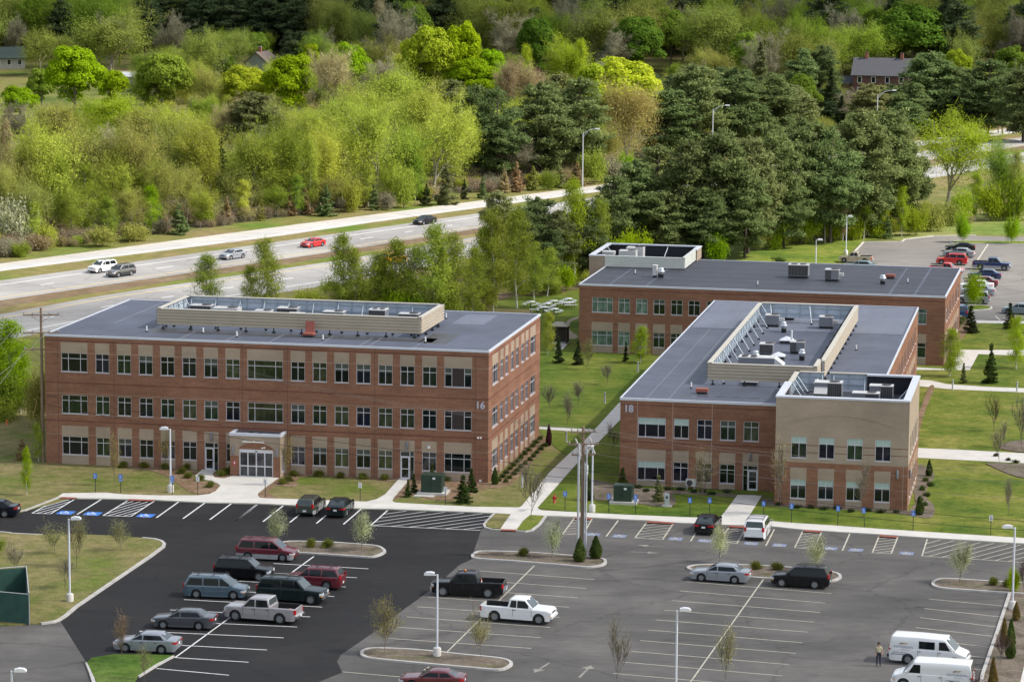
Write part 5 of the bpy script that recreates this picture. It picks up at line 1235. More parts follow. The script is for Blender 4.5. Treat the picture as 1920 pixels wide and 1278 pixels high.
car('small','red',(1755,514),(1793,516),'red pickup mostly hidden by the charcoal roof',GB,cat='pickup truck',z=.06)
car('sedan','royal',(1863,525.5),(1826,524),'navy sedan behind the round green tree',GB,z=.06)
car('sedan','burg',(1856,539),(1819,537.5),'maroon sedan behind the round green tree',GB,z=.06)
car('sedan','white',(1846,546),(1810,544.5),'white sedan next to the maroon sedan behind the round tree',GB,z=.06)
car('sedan','silver',(1849,555.5),(1813,554),'pale silver sedan between the white sedan and the silver suv',GB,z=.06)
car('suv','silver',(1838.5,571),(1803,569.5),'silver suv parked beside the grassy island in the rear lot',GB,cat='suv',z=.06)
car('minivan','blue',(1813.5,601),(1816.5,590),'blue minivan behind the small spruce at the rear building',GB,cat='minivan',z=.06)
car('sedan','teal',(1925,591),(1895,589.5),'pale blue car behind the yellow green tree at right edge',GB,z=.06)
# cargo in the beds, cone and beacon
def cone(p, label):
    o = thing('traffic_cone', label, 'traffic cone', p); mb = MB(); mo = pm('cone_orange', (.75,.12,.02), .5); mb.box((-.17,-.17,0), (.17,.17,.03), M_plast); mb.build('base', o)
    mb = MB(); mb.lathe([(.13,.03),(.06,.38)], mo, 12); mb.lathe([(.06,.38),(.045,.52)], M_pvc, 12); mb.lathe([(.045,.52),(.02,.68),(.001,.68)], mo, 12); mb.build('cone_body', o)
bpy.context.view_layer.update()
def onveh(t, x, y, z): return t.matrix_world @ Vector((x, y, z))
cone(onveh(T2, -1.05, .25, SPEC['crew'][10]-.49), 'orange traffic cone standing in the black pickup bed')
mb = MB(); mb.lathe([(.09,0),(.09,.05)], M_plast, 10, Matrix.Translation((.3,0,1.92))); mb.lathe([(.075,.05),(.075,.15),(.03,.19),(.001,.19)], M_amber, 10, Matrix.Translation((.3,0,1.92))); mb.build('beacon', T2)
rb = MB(); rb.cbox((0,0,.11), (.5,.4,.2), PT['red']); rb.cbox((.1,0,.24), (.2,.35,.08), PT['red']); rb.tube([(-.2,0,.2),(-.2,0,.34),(.05,0,.34)], .02, M_plast, 6)
o = rb.build('toolbox'); tag(o, 'red toolbox lying in the silver grey pickup bed', 'toolbox'); o.matrix_world = Matrix.Translation(onveh(T1, -2.2, .1, SPEC['crew'][10]-.495)) @ Matrix.Rotation(.6, 4, 'Z')
# van glazing and lettering
M_ink = pm('van_lettering', (.33,.36,.42), .5); M_inkdk = pm('van_stripe', (.08,.10,.16), .5); M_gold = pm('van_emblem_gold', (.50,.38,.20), .5); M_emb = pm('van_emblem_brown', (.22,.16,.10), .5)
def van_letter(v, s, xc, zc):
    """emblem and lettering on the flank; s=-1 right flank"""
    rot = Matrix.Rotation(math.pi if s > 0 else 0, 4, 'Z') @ Matrix.Rotation(math.pi/2, 4, 'X')
    W = SPEC['van'][1]/2
    def put(txt, size, dx, z, m, y):
        o = inst('lettering', text_mesh(txt, size, m, .004, name='lettering'), v); o.matrix_local = Matrix.Translation((xc+dx*(-s), s*y, z)) @ rot
    put('PATTERSON', .26, 0, zc, M_ink, W+.0); put('D E N T A L', .12, .12, zc-.19, M_ink, W+.004)
    put('TECHNICAL SERVICE', .11, -.30, zc-.42, M_inkdk, W+.006)
    mb = MB()
    for k, (dx, m) in enumerate(((-.14, M_emb), (.14, M_gold))):
        pts = []
        for i in range(10): t = i/9; pts.append((dx-.17+.34*t, .26+.05*math.sin(t*math.pi)+.05*t))
        for i in range(10): t = 1-i/9; pts.append((dx-.17+.34*t, .22-.02*math.sin(t*math.pi)+.07*t))
        mb.add([(x, y+(-.02 if k == 0 else .0), 0) for x, y in pts], [tuple(range(len(pts)))[::-1]], m)
    o = mb.build('emblem', v); o.matrix_local = Matrix.Translation((xc, s*(W+.001), zc)) @ rot
    mb = MB(); mb.cbox((xc-.15*(-s)+0, s*(W+.002), zc-.56), (1.5, .012, .05), M_inkdk); mb.build('stripe', v)
van_letter(V1, -1, -1.75, 1.30); van_letter(V2, 1, -1.75, 1.30)
mb = MB(); y = -(SPEC['van'][1]/2*.945+.0)
def vy(z): return lerp(SPEC['van'][1]/2*.945, SPEC['van'][12]*SPEC['van'][1]/2/.93, (z-1.19)/(2.1-1.19))+.01
mb.add([(x, -vy(z), z) for x, z in ((-.62,1.26),(.55,1.26),(.55,1.82),(-.62,1.82))], [(0,1,2,3)], M_glass); mb.build('side_window', V1)
mb = MB(); mb.add([(x, vy(z), z) for x, z in ((-2.72,1.28),(-2.40,1.28),(-2.40,1.80),(-2.66,1.80))], [(3,2,1,0)], M_glass)
# driver of the maroon coupe is hidden by the dark glass
# ------------------------------------------------------------------ street furniture
M_pole = pm('white_lamp_post', (.66,.68,.74), .4); M_head = pm('lamp_housing', (.74,.75,.78), .4); M_lens = pm('lamp_lens', (.55,.56,.58), .2)
M_wood = pm('weathered_pole_wood', (.23,.165,.115), .9, .25, 3, stretch=(1,1,.1)); M_signpost = pm('green_sign_post', (.02,.028,.022), .6); M_signblue = pm('sign_blue', (.02,.16,.58), .45); M_signwhite = pm('sign_white', (.72,.73,.74), .5); M_ins = pm('insulator', (.35,.33,.32), .3)
M_hydred = pm('hydrant_red', (.42,.02,.02), .45); M_hydor = pm('hydrant_orange', (.60,.16,.03), .5); M_hwypole = pm('galvanised_lamp_post', (.48,.50,.52), .45)
GL = 'white lamp posts of the car parks'
def lamp(base, top, side, label, z=.1, rz=0.0, hs=1.0):
    p = G(*base); h = (base[1]-top[1])/pxm(p)*1.0; o = thing('lamp_post', label, 'lamp post', (p.x, p.y, z), rz, GL)
    mb = MB(); mb.lathe([(.30,-.1),(.30,.55),(.27,.62)], M_conc, 16); mb.build('base', o)
    mb = MB(); mb.tube([(0,0,.6),(0,0,h)], [.085,.075], M_pole, 10); mb.box((-.14,-.14,.62), (.14,.14,.66), M_pole); mb.build('pole', o)
    mb = MB(); s = side
    mb.tube([(0,0,h-.1),(s*.35,0,h+.0)], .04, M_pole, 6)
    x0, x1 = s*.2, s*.98*hs
    pr = [(x0,-.05),(x0,.13),(lerp(x0,x1,.35),.20),(lerp(x0,x1,.8),.17),(x1,.04),(x1,-.05)]
    n = len(pr); vs = [(x,-.19,h+z_) for x, z_ in pr]+[(x,.19,h+z_) for x, z_ in pr]
    fs = [tuple(range(n)), tuple(range(2*n-1, n-1, -1))]+[(i, i+n, (i+1) % n+n, (i+1) % n) for i in range(n)]
    mb.add(vs, fs if s > 0 else [tuple(reversed(f)) for f in fs], M_head); mb.build('lamp_head', o)
    mb = MB(); mb.box((min(x0,x1)+.1,-.15,h-.07), (max(x0,x1)-.1,.15,h-.052), M_lens); mb.build('lens', o)
    return o
lamp((131,1129), (131,972), 1, 'white lamp post on the lawn by the green dumpster screen')
lamp((320,923), (319,804), -1, 'white lamp post on the lawn before building 16')
lamp((819.5,1231), (819,1076), -1, 'white lamp post on the island behind the maroon coupe')
lamp((1267,1312), (1266.5,1143), 1, 'white lamp post among the empty stalls at bottom edge')
lamp((1110,960), (1110,833), -1, 'white lamp post beside the wooden pole left of building 18', rz=R(70))
lamp((1898,1143), (1901,988), -1, 'white lamp post in the planting bed at right edge')
lamp((24,1400), (23,1257), 1, 'white lamp head rising from the bottom left corner')
lamp((1586,477), (1586,406), 1, 'white lamp post on the grass above the tan pickup', z=.05)
lamp((1529,517), (1529,450), 1, 'white lamp post rising behind the charcoal roof', z=.05)
def hwy_lamp(x, ytop, ybase, xarm, yarm, label):
    p = G(x, ybase); sc = pxm(p); h = (ybase-ytop)/sc; o = thing('highway_lamp', label, 'street lamp', (p.x, p.y, 0), 0, 'tall highway lamps with curved arms')
    mb = MB(); mb.tube([(0,0,0),(0,0,h)], [.14,.09], M_hwypole, 8); mb.build('pole', o)
    mb = MB(); dx = (xarm-x)/sc; dz = (ytop-yarm)/sc; mb.tube([(0,0,h-.9),(dx*.35,0,h+dz*.5),(dx*.7,0,h+dz*.9),(dx,0,h+dz)], .05, M_hwypole, 6); mb.tube([(0,0,h-.1),(dx*.5,0,h+dz*.75)], .04, M_hwypole, 6); mb.build('arm', o)
    mb = MB(); mb.cbox((dx+.2,0,h+dz), (.9,.32,.2), M_head); mb.cbox((dx+.25,0,h+dz-.12), (.5,.24,.08), M_lens); mb.build('lamp_head', o)
hwy_lamp(1092, 249, 352, 1117, 241.5, 'tall grey highway lamp above the far end of the road')
hwy_lamp(1335, 205, 322, 1360, 197.5, 'tall grey highway lamp standing out of the dark pines')
hwy_lamp(1643, 178, 285, 1672, 169.5, 'tall grey highway lamp below the brown house')
def sign(bx, by, label, blue=True, plaque=False, tilt=0.0, tow=False):
    p = G(bx, by); o = thing('accessible_parking_sign' if blue else 'parking_sign', label, 'sign', (p.x, p.y, .08), -.19, 'blue accessible parking signs' if blue else 'small white parking signs'); o.rotation_euler = (0, tilt, -.19)
    mb = MB(); mb.box((-.03,-.02,0), (.03,.02,1.75), M_signpost); mb.build('post', o)
    mb = MB(); 
    if blue:
        mb.box((-.17,-.045,1.30), (.17,-.022,1.78), M_signblue); s_ = mb.build('panel', o)
        q = MB(); isa_symbol(q, Matrix.Translation((0,-.049,1.60)) @ Matrix.Rotation(math.pi/2,4,'X'), .30, M_symbol); q.box((-.10,-.048,1.36), (.10,-.0455,1.39), M_symbol); q.build('symbol', s_)
        if plaque: mb = MB(); mb.box((-.17,-.045,1.10), (.17,-.022,1.26), M_signblue); pl = mb.build('plaque', o); q = MB(); q.box((-.12,-.048,1.19), (.12,-.0455,1.215), M_symbol); q.box((-.09,-.048,1.145), (.09,-.0455,1.17), M_symbol); q.build('lettering', pl)
    else:
        mb.box((-.16,-.045,1.28), (.16,-.022,1.76), M_signwhite); s_ = mb.build('panel', o)
        q = MB()
        for zz, w_ in ((1.68,.22),(1.60,.16),(1.40,.2),(1.34,.12)): q.box((-w_/2,-.048,zz-.012), (w_/2,-.0455,zz+.018), M_unitg)
        q.box((-.05,-.048,1.45), (.05,-.0455,1.55), M_unitg); q.build('lettering', s_)
    return o
sign(179, 923.7, 'blue accessible parking sign at the far left hatched bay')
sign(226.5, 925.3, 'blue accessible parking sign with plaque, second from the left', plaque=True)
sign(323.3, 928, 'blue accessible parking sign beside the lamp post before building 16', plaque=True)
sign(371, 928.7, 'small white parking sign at the mulch bed left of the white plaza', False)
sign(497.3, 933.7, 'small white parking sign at the right corner of the white plaza', False)
sign(675.3, 941, 'small white parking sign on the lawn above the dark teal sedan', False)
sign(835, 948.7, 'small white parking sign beside the left green transformer', False)
sign(1059.3, 958, 'blue accessible parking sign beside the red hydrant')
sign(1141.3, 963, 'blue accessible parking sign left of the right green transformer')
sign(1191.3, 964.7, 'blue accessible parking sign with plaque right of the green transformer', plaque=True)
sign(1293.3, 970.3, 'blue accessible parking sign on the lawn below the wall condenser')
sign(1330.3, 970.5, 'blue accessible parking sign just above the black nose in sedan')
sign(1431.3, 977, 'blue accessible parking sign just above the white minivan')
sign(1483.7, 981.3, 'blue accessible parking sign at the left corner of the buff tower')
sign(1570.7, 986, 'blue accessible parking sign before the middle of the buff tower')
sign(1621, 989.7, 'tilted blue accessible parking sign before the buff tower', tilt=R(-4))
sign(1711.7, 995.3, 'blue accessible parking sign before the right corner of the tower')
sign(1857.3, 1003.7, 'small white parking sign on the right hand lawn by the pavement', False)
def bollard(bx, by, hpx, label):
    p = G(bx, by); h = hpx/pxm(p); o = thing('bollard_light', label, 'bollard light', (p.x, p.y, .05), 0, 'grey bollard lights along the walks')
    mb = MB(); mb.lathe([(.15,-.05),(.15,.05)], M_conc, 12); mb.build('base', o)
    mb = MB(); mb.lathe([(.10,.05),(.10,h*.78)], M_hwypole, 12); mb.build('post', o)
    mb = MB(); mb.lathe([(.085,h*.78),(.085,h*.92),(.12,h*.92),(.12,h),(.001,h+.03)], M_hwypole, 12); mb.build('lamp_head', o)
bollard(979, 913, 24, 'grey bollard light on the mulch beside building 16'); bollard(1061.7, 829, 20, 'grey bollard light left of the diagonal walk'); bollard(1134, 756, 20, 'grey bollard light in the middle of the central lawn'); bollard(1196, 697.7, 19, 'grey bollard light near the left roof edge of building 18'); bollard(1786, 731, 19, 'grey bollard light by the curved upper walk'); bollard(1906.7, 735, 19, 'grey bollard light by the upper walk at right edge')
def hydrant(bx, by, hpx, m, label):
    p = G(bx, by); h = hpx/pxm(p); k = h/.8; o = thing('fire_hydrant', label, 'fire hydrant', (p.x, p.y, .04)); o.scale = (k,k,k)
    mb = MB(); mb.lathe([(.16,0),(.16,.05),(.11,.06),(.11,.50),(.15,.52),(.15,.58),(.12,.62),(.06,.72),(.001,.74)], m, 14); mb.lathe([(.03,.73),(.03,.80)], m, 6); mb.build('barrel', o)
    for a in (0, math.pi, -math.pi/2):
        mb = MB(); d = Vector((math.cos(a), math.sin(a), 0)); mb.tube([d*.08+Vector((0,0,.42)), d*.2+Vector((0,0,.42))], [.065,.065], m, 10); mb.tube([d*.2+Vector((0,0,.42)), d*.24+Vector((0,0,.42))], [.08,.08], m, 10); mb.build('nozzle_cap', o)
hydrant(1039.3, 942.5, 16, M_hydred, 'red fire hydrant on the grass beside the diagonal walk'); hydrant(13, 797, 11, M_hydor, 'orange fire hydrant on the grass at the far left')
def transformer(xl, xr, yt, yb, label, W_, D_, H_, pad2=False):
    p = G((xl+xr)/2, yb); c = Vector((p.x, p.y, 0))+Vector((math.sin(.19),math.cos(.19),0))*D_*.5
    o = thing('transformer_cabinet', label, 'transformer', (c.x, c.y, 0), -.19, 'green transformer cabinets on concrete pads')
    mb = MB(); mb.box((-W_/2-.35,-D_/2-.3,0), (W_/2+.45,D_/2+.4,.28), M_pad); mb.build('pad', o)
    if pad2: mb = MB(); mb.box((-W_/2-.5,-D_/2-1.1,0), (W_/2-.5,-D_/2-.303,.10), M_pad); mb.build('step_pad', o)
    mb = MB(); mb.box((-W_/2,-D_/2,.283), (W_/2,D_/2,H_), M_greensteel); mb.box((-W_/2-.03,-D_/2-.03,H_), (W_/2+.03,D_/2+.03,H_+.06), M_greensteel); mb.box((-.012,-D_/2-.012,.4), (.012,-D_/2,H_-.06), M_black); mb.build('cabinet', o)
    mb = MB(); mb.box((.12,-D_/2-.012,H_-.32),(.38,-D_/2-.003,H_-.12), M_signwhite); mb.build('label_plate', o)
    mb = MB(); mb.box((-.18,-D_/2-.05,H_*.5),(-.1,-D_/2,H_*.5+.2), M_black); mb.build('handle', o)
transformer(791, 826, 895, 928.5, 'larger green transformer cabinet by the door of building 16', 1.95, 1.5, 1.85, True)
transformer(1150, 1184, 913, 945.5, 'green transformer cabinet in the grey mulch by building 18', 1.7, 1.3, 1.7)
p = G(1250.5, 950); o = thing('electric_pedestal', 'grey upright utility pedestal beside the spruce by building 18', 'utility box', (p.x,p.y,.05), -.19)
mb = MB(); mb.box((-.45,-.3,0), (.45,.3,.12), M_pad); mb.build('pad', o); mb = MB(); mb.box((-.2,-.14,.12), (.2,.14,1.25), M_hwypole); mb.box((-.24,-.2,.65), (.24,-.14,1.2), M_hwypole); mb.build('cabinet', o); mb = MB(); mb.box((-.1,-.215,.8), (.1,-.2,1.0), M_plast); mb.build('meter', o)
p = G(1296, 925.5); p = B18.world(*[v for v in (6.95, -.75)], 0)
o = thing('wall_condenser', 'white outdoor condenser standing against the wall of building 18', 'air conditioner', p, -.19)
mb = MB(); mb.box((-.4,-.15,0), (-.3,.15,.35), M_pad); mb.box((.3,-.15,0), (.4,.15,.35), M_pad); mb.build('stand', o)
mb = MB(); mb.box((-.46,-.17,.35), (.46,.17,1.05), M_unit); mb.build('casing', o); mb = MB(); mb.lathe([(.28,0),(.28,.03),(.24,.04),(.08,.02),(.001,.03)], M_grille, 18, Matrix.Translation((-.1,-.17,.70)) @ Matrix.Rotation(math.pi/2,4,'X')); mb.build('fan_guard', o)
# dumpster screen at the left edge
o = thing('dumpster_enclosure', 'green screened chain link enclosure at the left edge', 'fence enclosure', G(30,1172), 0)
M_net = pm('green_privacy_screen', (.022,.075,.060), .7, .25, 1.2); q = [G(-60,1161), G(55,1172), G(60,1134.5), G(50,1117), G(-60,1126)]
def fence_run(par, a, b_, h, name, gap=2.4):
    a = a-par.location; b_ = b_-par.location; a.z = b_.z = 0; d = (b_-a); L = d.length; k = max(1, round(L/gap)); d.normalize(); n_ = Vector((-d.y, d.x, 0))*.02
    mb = MB(); mb.add([a+n_+Vector((0,0,.08)), b_+n_+Vector((0,0,.08)), b_+n_+Vector((0,0,h-.1)), a+n_+Vector((0,0,h-.1)), a-n_+Vector((0,0,.08)), b_-n_+Vector((0,0,.08)), b_-n_+Vector((0,0,h-.1)), a-n_+Vector((0,0,h-.1))], [(0,1,2,3),(7,6,5,4),(3,2,6,7),(0,4,5,1)], M_net); mb.build('screen', par)
    mb = MB(); mb.tube([a+Vector((0,0,h)), b_+Vector((0,0,h))], .035, M_hwypole, 6); mb.build('top_rail', par)
    for i in range(k+1):
        mb = MB(); p_ = a+d*L*i/k; mb.tube([p_, p_+Vector((0,0,h+.1))], .045, M_hwypole, 8); mb.build('fence_post', par)
fence_run(o, q[0], q[1], 2.45, 'front'); fence_run(o, q[1], q[3], 2.45, 'side', 4); fence_run(o, q[4], q[3], 2.45, 'rear')
# picnic tables
def picnic(px, py, label, rnd=True, rot=0.0, s=1.0):
    p = G(px, py, .75); p.z = .05; o = thing('picnic_table', label, 'picnic table', p, rot, 'white picnic tables on the lawn'); mt = M_symbol; leg = M_plast
    if rnd:
        mb = MB(); mb.lathe([(.001,.70),(.60*s,.71),(.62*s,.76),(.001,.77)], mt, 20); mb.build('tabletop', o)
        mb = MB(); mb.lathe([(.3,0),(.08,.05),(.06,.70)], leg, 10); mb.build('pedestal', o)
        for k in range(4):
            a = k*math.pi/2+.5; mb = MB(); M = Matrix.Rotation(a,4,'Z') @ Matrix.Translation((1.05,0,0)); mb.cbox((0,0,.45), (.32,.95,.06), mt, M); mb.tube([M @ Vector((0,0,0)), M @ Vector((0,0,.43))], .04, leg, 6); mb.build('seat', o)
    else:
        mb = MB(); mb.cbox((0,0,.74), (1.8,.75,.05), mt); mb.build('tabletop', o)
        for s_ in (-1,1):
            mb = MB(); mb.cbox((0,s_*.75,.45), (1.8,.28,.05), mt); mb.build('seat', o)
            mb = MB(); mb.tube([(s_*.6,-.75,0),(s_*.6,-.3,.72)], .04, leg, 6); mb.tube([(s_*.6,.75,0),(s_*.6,.3,.72)], .04, leg, 6); mb.cbox((s_*.6,0,.42), (.06,1.5,.06), leg); mb.build('leg', o)
picnic(995.5, 565.7, 'round white picnic table at the left of the group'); picnic(1037.8, 564, 'round white picnic table at the back of the group middle'); picnic(1065, 560, 'round white picnic table farthest to the right at the back'); picnic(1025, 569, 'round white picnic table in the centre of the group'); picnic(1018.7, 575.6, 'round white picnic table left of centre at the front'); picnic(1039, 579, 'round white picnic table closest to the brown shelter'); picnic(1066.5, 566.5, 'long white picnic table nearest the rear building corner', False, .35)
p = G(1001.7, 580.5, .45); p.z = .05; o = thing('bench', 'white backless bench in front of the picnic tables', 'bench', p, -.05)
mb = MB(); mb.cbox((0,0,.45), (1.3,.36,.06), M_symbol); mb.build('seat', o)
for s_ in (-1, 1): mb = MB(); mb.cbox((s_*.48,0,.21), (.08,.3,.42), M_plast); mb.build('leg', o)
# dark shelter by the rear building
p = G(1049, 646); o = thing('smoking_shelter', 'small dark brown shelter with pale roof on the lawn', 'shelter', (p.x,p.y+.8,.05), -.2); M_shb = pm('shelter_brown', (.045,.036,.028), .7); 
mb = MB(); mb.box((-1.15,-.95,0), (1.15,.95,.1), M_pad); mb.build('floor', o)
for x in (-1,1):
    for y in (-.8,.8): mb = MB(); mb.box((x-.06,y-.06,.1), (x+.06,y+.06,2.25), M_shb); mb.build('post', o)
mb = MB(); mb.box((-1.0,.76,.1), (1.0,.80,2.2), M_shb); mb.box((.97,-.8,.1), (1.03,.74,2.2), M_shb); mb.box((-1.0,-.8,.1), (-.96,.0,1.2), M_shb); mb.build('wall', o)
mb = MB(); a, h0, h1 = 1.2, 2.25, 2.75; mb.add([(-a,-1,h0),(a,-1,h0),(a,1,h0),(-a,1,h0),(-.4,0,h1),(.4,0,h1)], [(0,1,5,4),(1,2,5),(2,3,4,5),(3,0,4),(3,2,1,0)], pm('shelter_roof', (.42,.38,.29), .7, .15, 2)); mb.build('roof', o)
# ------------------------------------------------------------------ utility poles and lines
def upole(base, ytop, label, arms, conduits):
    p = G(*base); h = (base[1]-ytop)/pxm(p)/math.cos(CP)*.985; o = thing('utility_pole', label, 'utility pole', (p.x,p.y,0), R(8), 'wooden utility poles')
    mb = MB(); mb.tube([(0,0,0),(0,0,h)], [.19,.12], M_wood, 10); mb.build('pole', o)
    for (dz, w_) in arms:
        mb = MB(); mb.box((-w_,-.2,h-dz-.06), (w_,-.08,h-dz+.06), M_wood); mb.tube([(-w_*.55,-.14,h-dz-.05),(0,-.12,h-dz-.75)], .025, M_wood, 5); mb.tube([(w_*.55,-.14,h-dz-.05),(0,-.12,h-dz-.75)], .025, M_wood, 5); ar_ = mb.build('crossarm', o)
        for x in (-w_+.1, -w_*.45, w_*.45, w_-.1): ins = MB(); ins.lathe([(.04,0),(.075,.05),(.05,.1),(.075,.15),(.03,.24)], M_ins, 8, Matrix.Translation((x,-.14,h-dz+.06))); ins.build('insulator', ar_)
    for (x, r_, z1) in conduits: mb = MB(); mb.tube([(x,-.22,0),(x,-.22,h-z1)], r_, M_hwypole, 8); mb.build('conduit', o)
    return o, h
UL, hl = upole((81,866), 573, 'tall wooden utility pole at the left end of building 16', [(.7,1.75),(2.45,1.75),(4.1,1.7)], [])
UM, hm = upole((1091,1046), 795, 'wooden utility pole with grey conduits on the shrub island', [(.45,1.1),(1.5,1.3),(2.4,1.0)], [(-.40,.10,1.4),(.28,.075,1.9),(.13,.045,3)])
mb = MB()
for (x, z_) in ((-.7,1.0),(.5,.9),(.8,1.9),(-.4,2.1)): mb.tube([(x,-.2,hm-z_),(x+.15,-.5,hm-z_-.35)], .06, M_pad, 6)
mb.build('fuse_cutouts', UM)
mb = MB(); mb.lathe([(.30,0),(.32,.1),(.32,.8),(.25,.9)], M_hwypole, 14, Matrix.Translation((.2,.35,hm-4.2))); mb.build('pole_transformer', UM)
bpy.context.view_layer.update()
M_wire = pm('pale_overhead_wire', (.26,.235,.22), .6); M_cable = pm('black_overhead_cable', (.02,.02,.022), .6)
def wire(a, b_, sag, m, label, r=.018):
    mb = MB(); n = 24; pts = [a.lerp(b_, i/n)-Vector((0,0,sag*4*(i/n)*(1-i/n))) for i in range(n+1)]
    mb.tube(pts, r, m, 5); o = mb.build('overhead_line'); tag(o, label, 'overhead line', 'overhead lines between the utility poles')
def at(o, x, z): return o.matrix_world @ Vector((x, -.14, z))
RE = lambda py, z: G(2060, py, z)
for i, x in enumerate((-1.6, -.7, .75, 1.6)):
    nm = ('first', 'second', 'third', 'fourth')[i]
    wire(at(UL, x, hl-.45), at(UM, x*.62, hm-.2), 1.4+.1*i, M_wire, 'thin pale overhead line, %s on the top crossarm, before building 16' % nm, .006)
for i, (z_, py, zz) in enumerate(((.2,884,9.6),(.25,892,9.6),(1.3,905,8.8),(2.2,938,8.3))):
    wire(at(UM, (.9,-.5,.8,.3)[i], hm-z_), RE(py, zz), .8, M_wire, 'thin pale overhead line, %s from the top, before building 18' % ('first','second','third','fourth')[i], .011)
for i, (z_, s_) in enumerate(((4.6,.6),(5.4,.7))):
    nm = ('upper', 'lower')[i]
    wire(at(UL, .1, hl-8.6-i*.9), at(UM, 0, hm-z_+.9), s_, M_cable, '%s thick black cable crossing the front of building 16' % nm, .02)
    wire(at(UM, 0, hm-z_+.9), RE(985+i*16, 6.2-i*.6), s_, M_cable, '%s thick black cable crossing the front of building 18' % nm, .02)
for i, (x, z_) in enumerate(((-1.6,.6),(0.6,2.3),(-1.6,4.0))):
    wire(at(UL, x, hl-z_), G(-60, 700+i*40, 12-i), .5, M_wire, 'thin pale overhead line, %s of three leaving the left pole' % ('highest','middle','lowest')[i], .014)
gw = MB(); a = at(UL, 0, hl-7); b_ = G(58, 800, .2); gw.tube([a, b_], .012, M_wire, 5); gw.tube([a.lerp(b_, .45), a.lerp(b_, .8)], .045, M_yellow, 6); g_ = gw.build('guy_wire'); tag(g_, 'guy wire with yellow guard beside the left utility pole', 'guy wire')
# ------------------------------------------------------------------ highway edge fence
fo = thing('chain_link_fence', 'low chain link fence along the far side of the highway ramp', 'fence', G(560, 404), 0); M_mesh = pm('fence_mesh', (.16,.165,.16), .5)
fp = [G(*q_) for q_ in ((330,441),(420,424),(520,409),(640,394),(760,378),(860,364),(960,350),(1060,337))]
mb = MB()
for a, b_ in zip(fp, fp[1:]):
    a = a-fo.location; b_ = b_-fo.location
    for h in (.15,.5,.85,1.2): mb.tube([a+Vector((0,0,h)), b_+Vector((0,0,h))], .009, M_mesh, 4)
mb.build('fence_mesh', fo)
for a, b_ in zip(fp, fp[1:]):
    k = max(2, int((b_-a).length/6))
    for i in range(k): q_ = a.lerp(b_, i/k)-fo.location; mb = MB(); mb.tube([q_, q_+Vector((0,0,1.35))], .04, M_mesh, 5); mb.build('fence_post', fo)
# ------------------------------------------------------------------ far houses
def house(p, W_, D_, eave, ridge, wallc, roofc, label, rz=0.0, chims=(), wins=4, lean=False, name='house'):
    o = thing(name, label, 'house', p, rz); mw = pm('house_siding', wallc, .8, .08, 1); mr = pm('house_roof', roofc, .8, .12, 1.5); mt = pm('house_trim', (.6,.6,.56), .7)
    mb = MB(); x, y = W_/2, D_/2; mb.box((-x,-y,-3), (x,y,eave), mw)
    for s_ in (-1,1): mb.add([(s_*x,-y,eave),(s_*x,y,eave),(s_*x,0,ridge)], [(0,1,2) if s_ > 0 else (2,1,0)], mw)
    mb.build('wall', o)
    mb = MB(); e = .5; k = (ridge-eave)/y; t = .2
    for s_ in (-1,1):
        q = [(-x-e,s_*(y+e),eave-k*e+.03),(x+e,s_*(y+e),eave-k*e+.03),(x+e,0,ridge+.03),(-x-e,0,ridge+.03)]; vs = q+[(a,b_,c+t) for a,b_,c in q]; f = [(0,1,2,3),(7,6,5,4),(0,4,5,1),(1,5,6,2),(2,6,7,3),(3,7,4,0)]; mb.add(vs, f if s_ > 0 else [tuple(reversed(g)) for g in f], mr)
    r_ = mb.build('roof', o)
    for cx in chims: mb = MB(); mb.box((cx-.4,-.4,ridge-.6), (cx+.4,.4,ridge+1.5), pm('chimney_brick', (.28,.11,.08), .9)); mb.box((cx-.46,-.46,ridge+1.5), (cx+.46,.46,ridge+1.65), mw); mb.build('chimney', r_)
    for r__ in ([eave-2.1] + ([eave-4.9] if eave > 5 else [])):
        for i in range(wins):
            u = -x+(i+.5)*W_/wins; mb = MB(); mb.box((u-.62,-y-.06,r__-.1), (u+.62,-y-.003,r__+1.6), mt); f_ = mb.build('window', o); mb = MB(); mb.box((u-.45,-y-.075,r__+.05), (u+.45,-y-.062,r__+1.45), G_navy); mb.build('pane', f_)
        for v in (-D_*.22, D_*.22): mb = MB(); mb.box((x+.003,v-.6,r__-.1), (x+.06,v+.6,r__+1.6), mt); f_ = mb.build('window', o); mb = MB(); mb.box((x+.062,v-.42,r__+.05), (x+.075,v+.42,r__+1.45), G_navy); mb.build('pane', f_)
    mb = MB(); mb.box((x+.003,-.5,eave+.2), (x+.06,.5,eave+1.6), mt); f_ = mb.build('window', o); mb = MB(); mb.box((x+.062,-.36,eave+.35), (x+.075,.36,eave+1.45), G_navy); mb.build('pane', f_)
    if lean: mb = MB(); mb.box((-x-4.5,-y*.6,-3), (-x-.003,y*.6,eave-2.5), mw); mb.build('side_wing', o); mb = MB(); mb.add([(-x-4.8,-y*.7,eave-2.6),(-x-.0,-y*.7,eave-2.6),(-x-.0,y*.1,eave-.8),(-x-4.8,y*.1,eave-.8),(-x-4.8,y*.7,eave-2.6),(-x-.0,y*.7,eave-2.6)], [(0,1,2,3),(3,2,5,4),(0,3,4),(1,5,2)], mr); mb.build('side_roof', o)
house(GT(1654,186), 14.6, 9.5, 6.6, 10.6, (.115,.055,.047), (.075,.075,.085), 'brown red farmhouse with grey roof and two chimneys on the wooded slope', R(-14), (-4.4, 5.0), 4, True)
house(GT(16,128), 9, 8, 3.2, 5.8, (.36,.36,.34), (.055,.085,.075), 'white house with green roof at the far left edge', R(12), (), 3)
house(GT(492,142), 8, 7, 3.6, 6.4, (.28,.30,.31), (.13,.10,.085), 'grey gabled house with brown roof among the far trees', R(70), (-1.5,), 2)
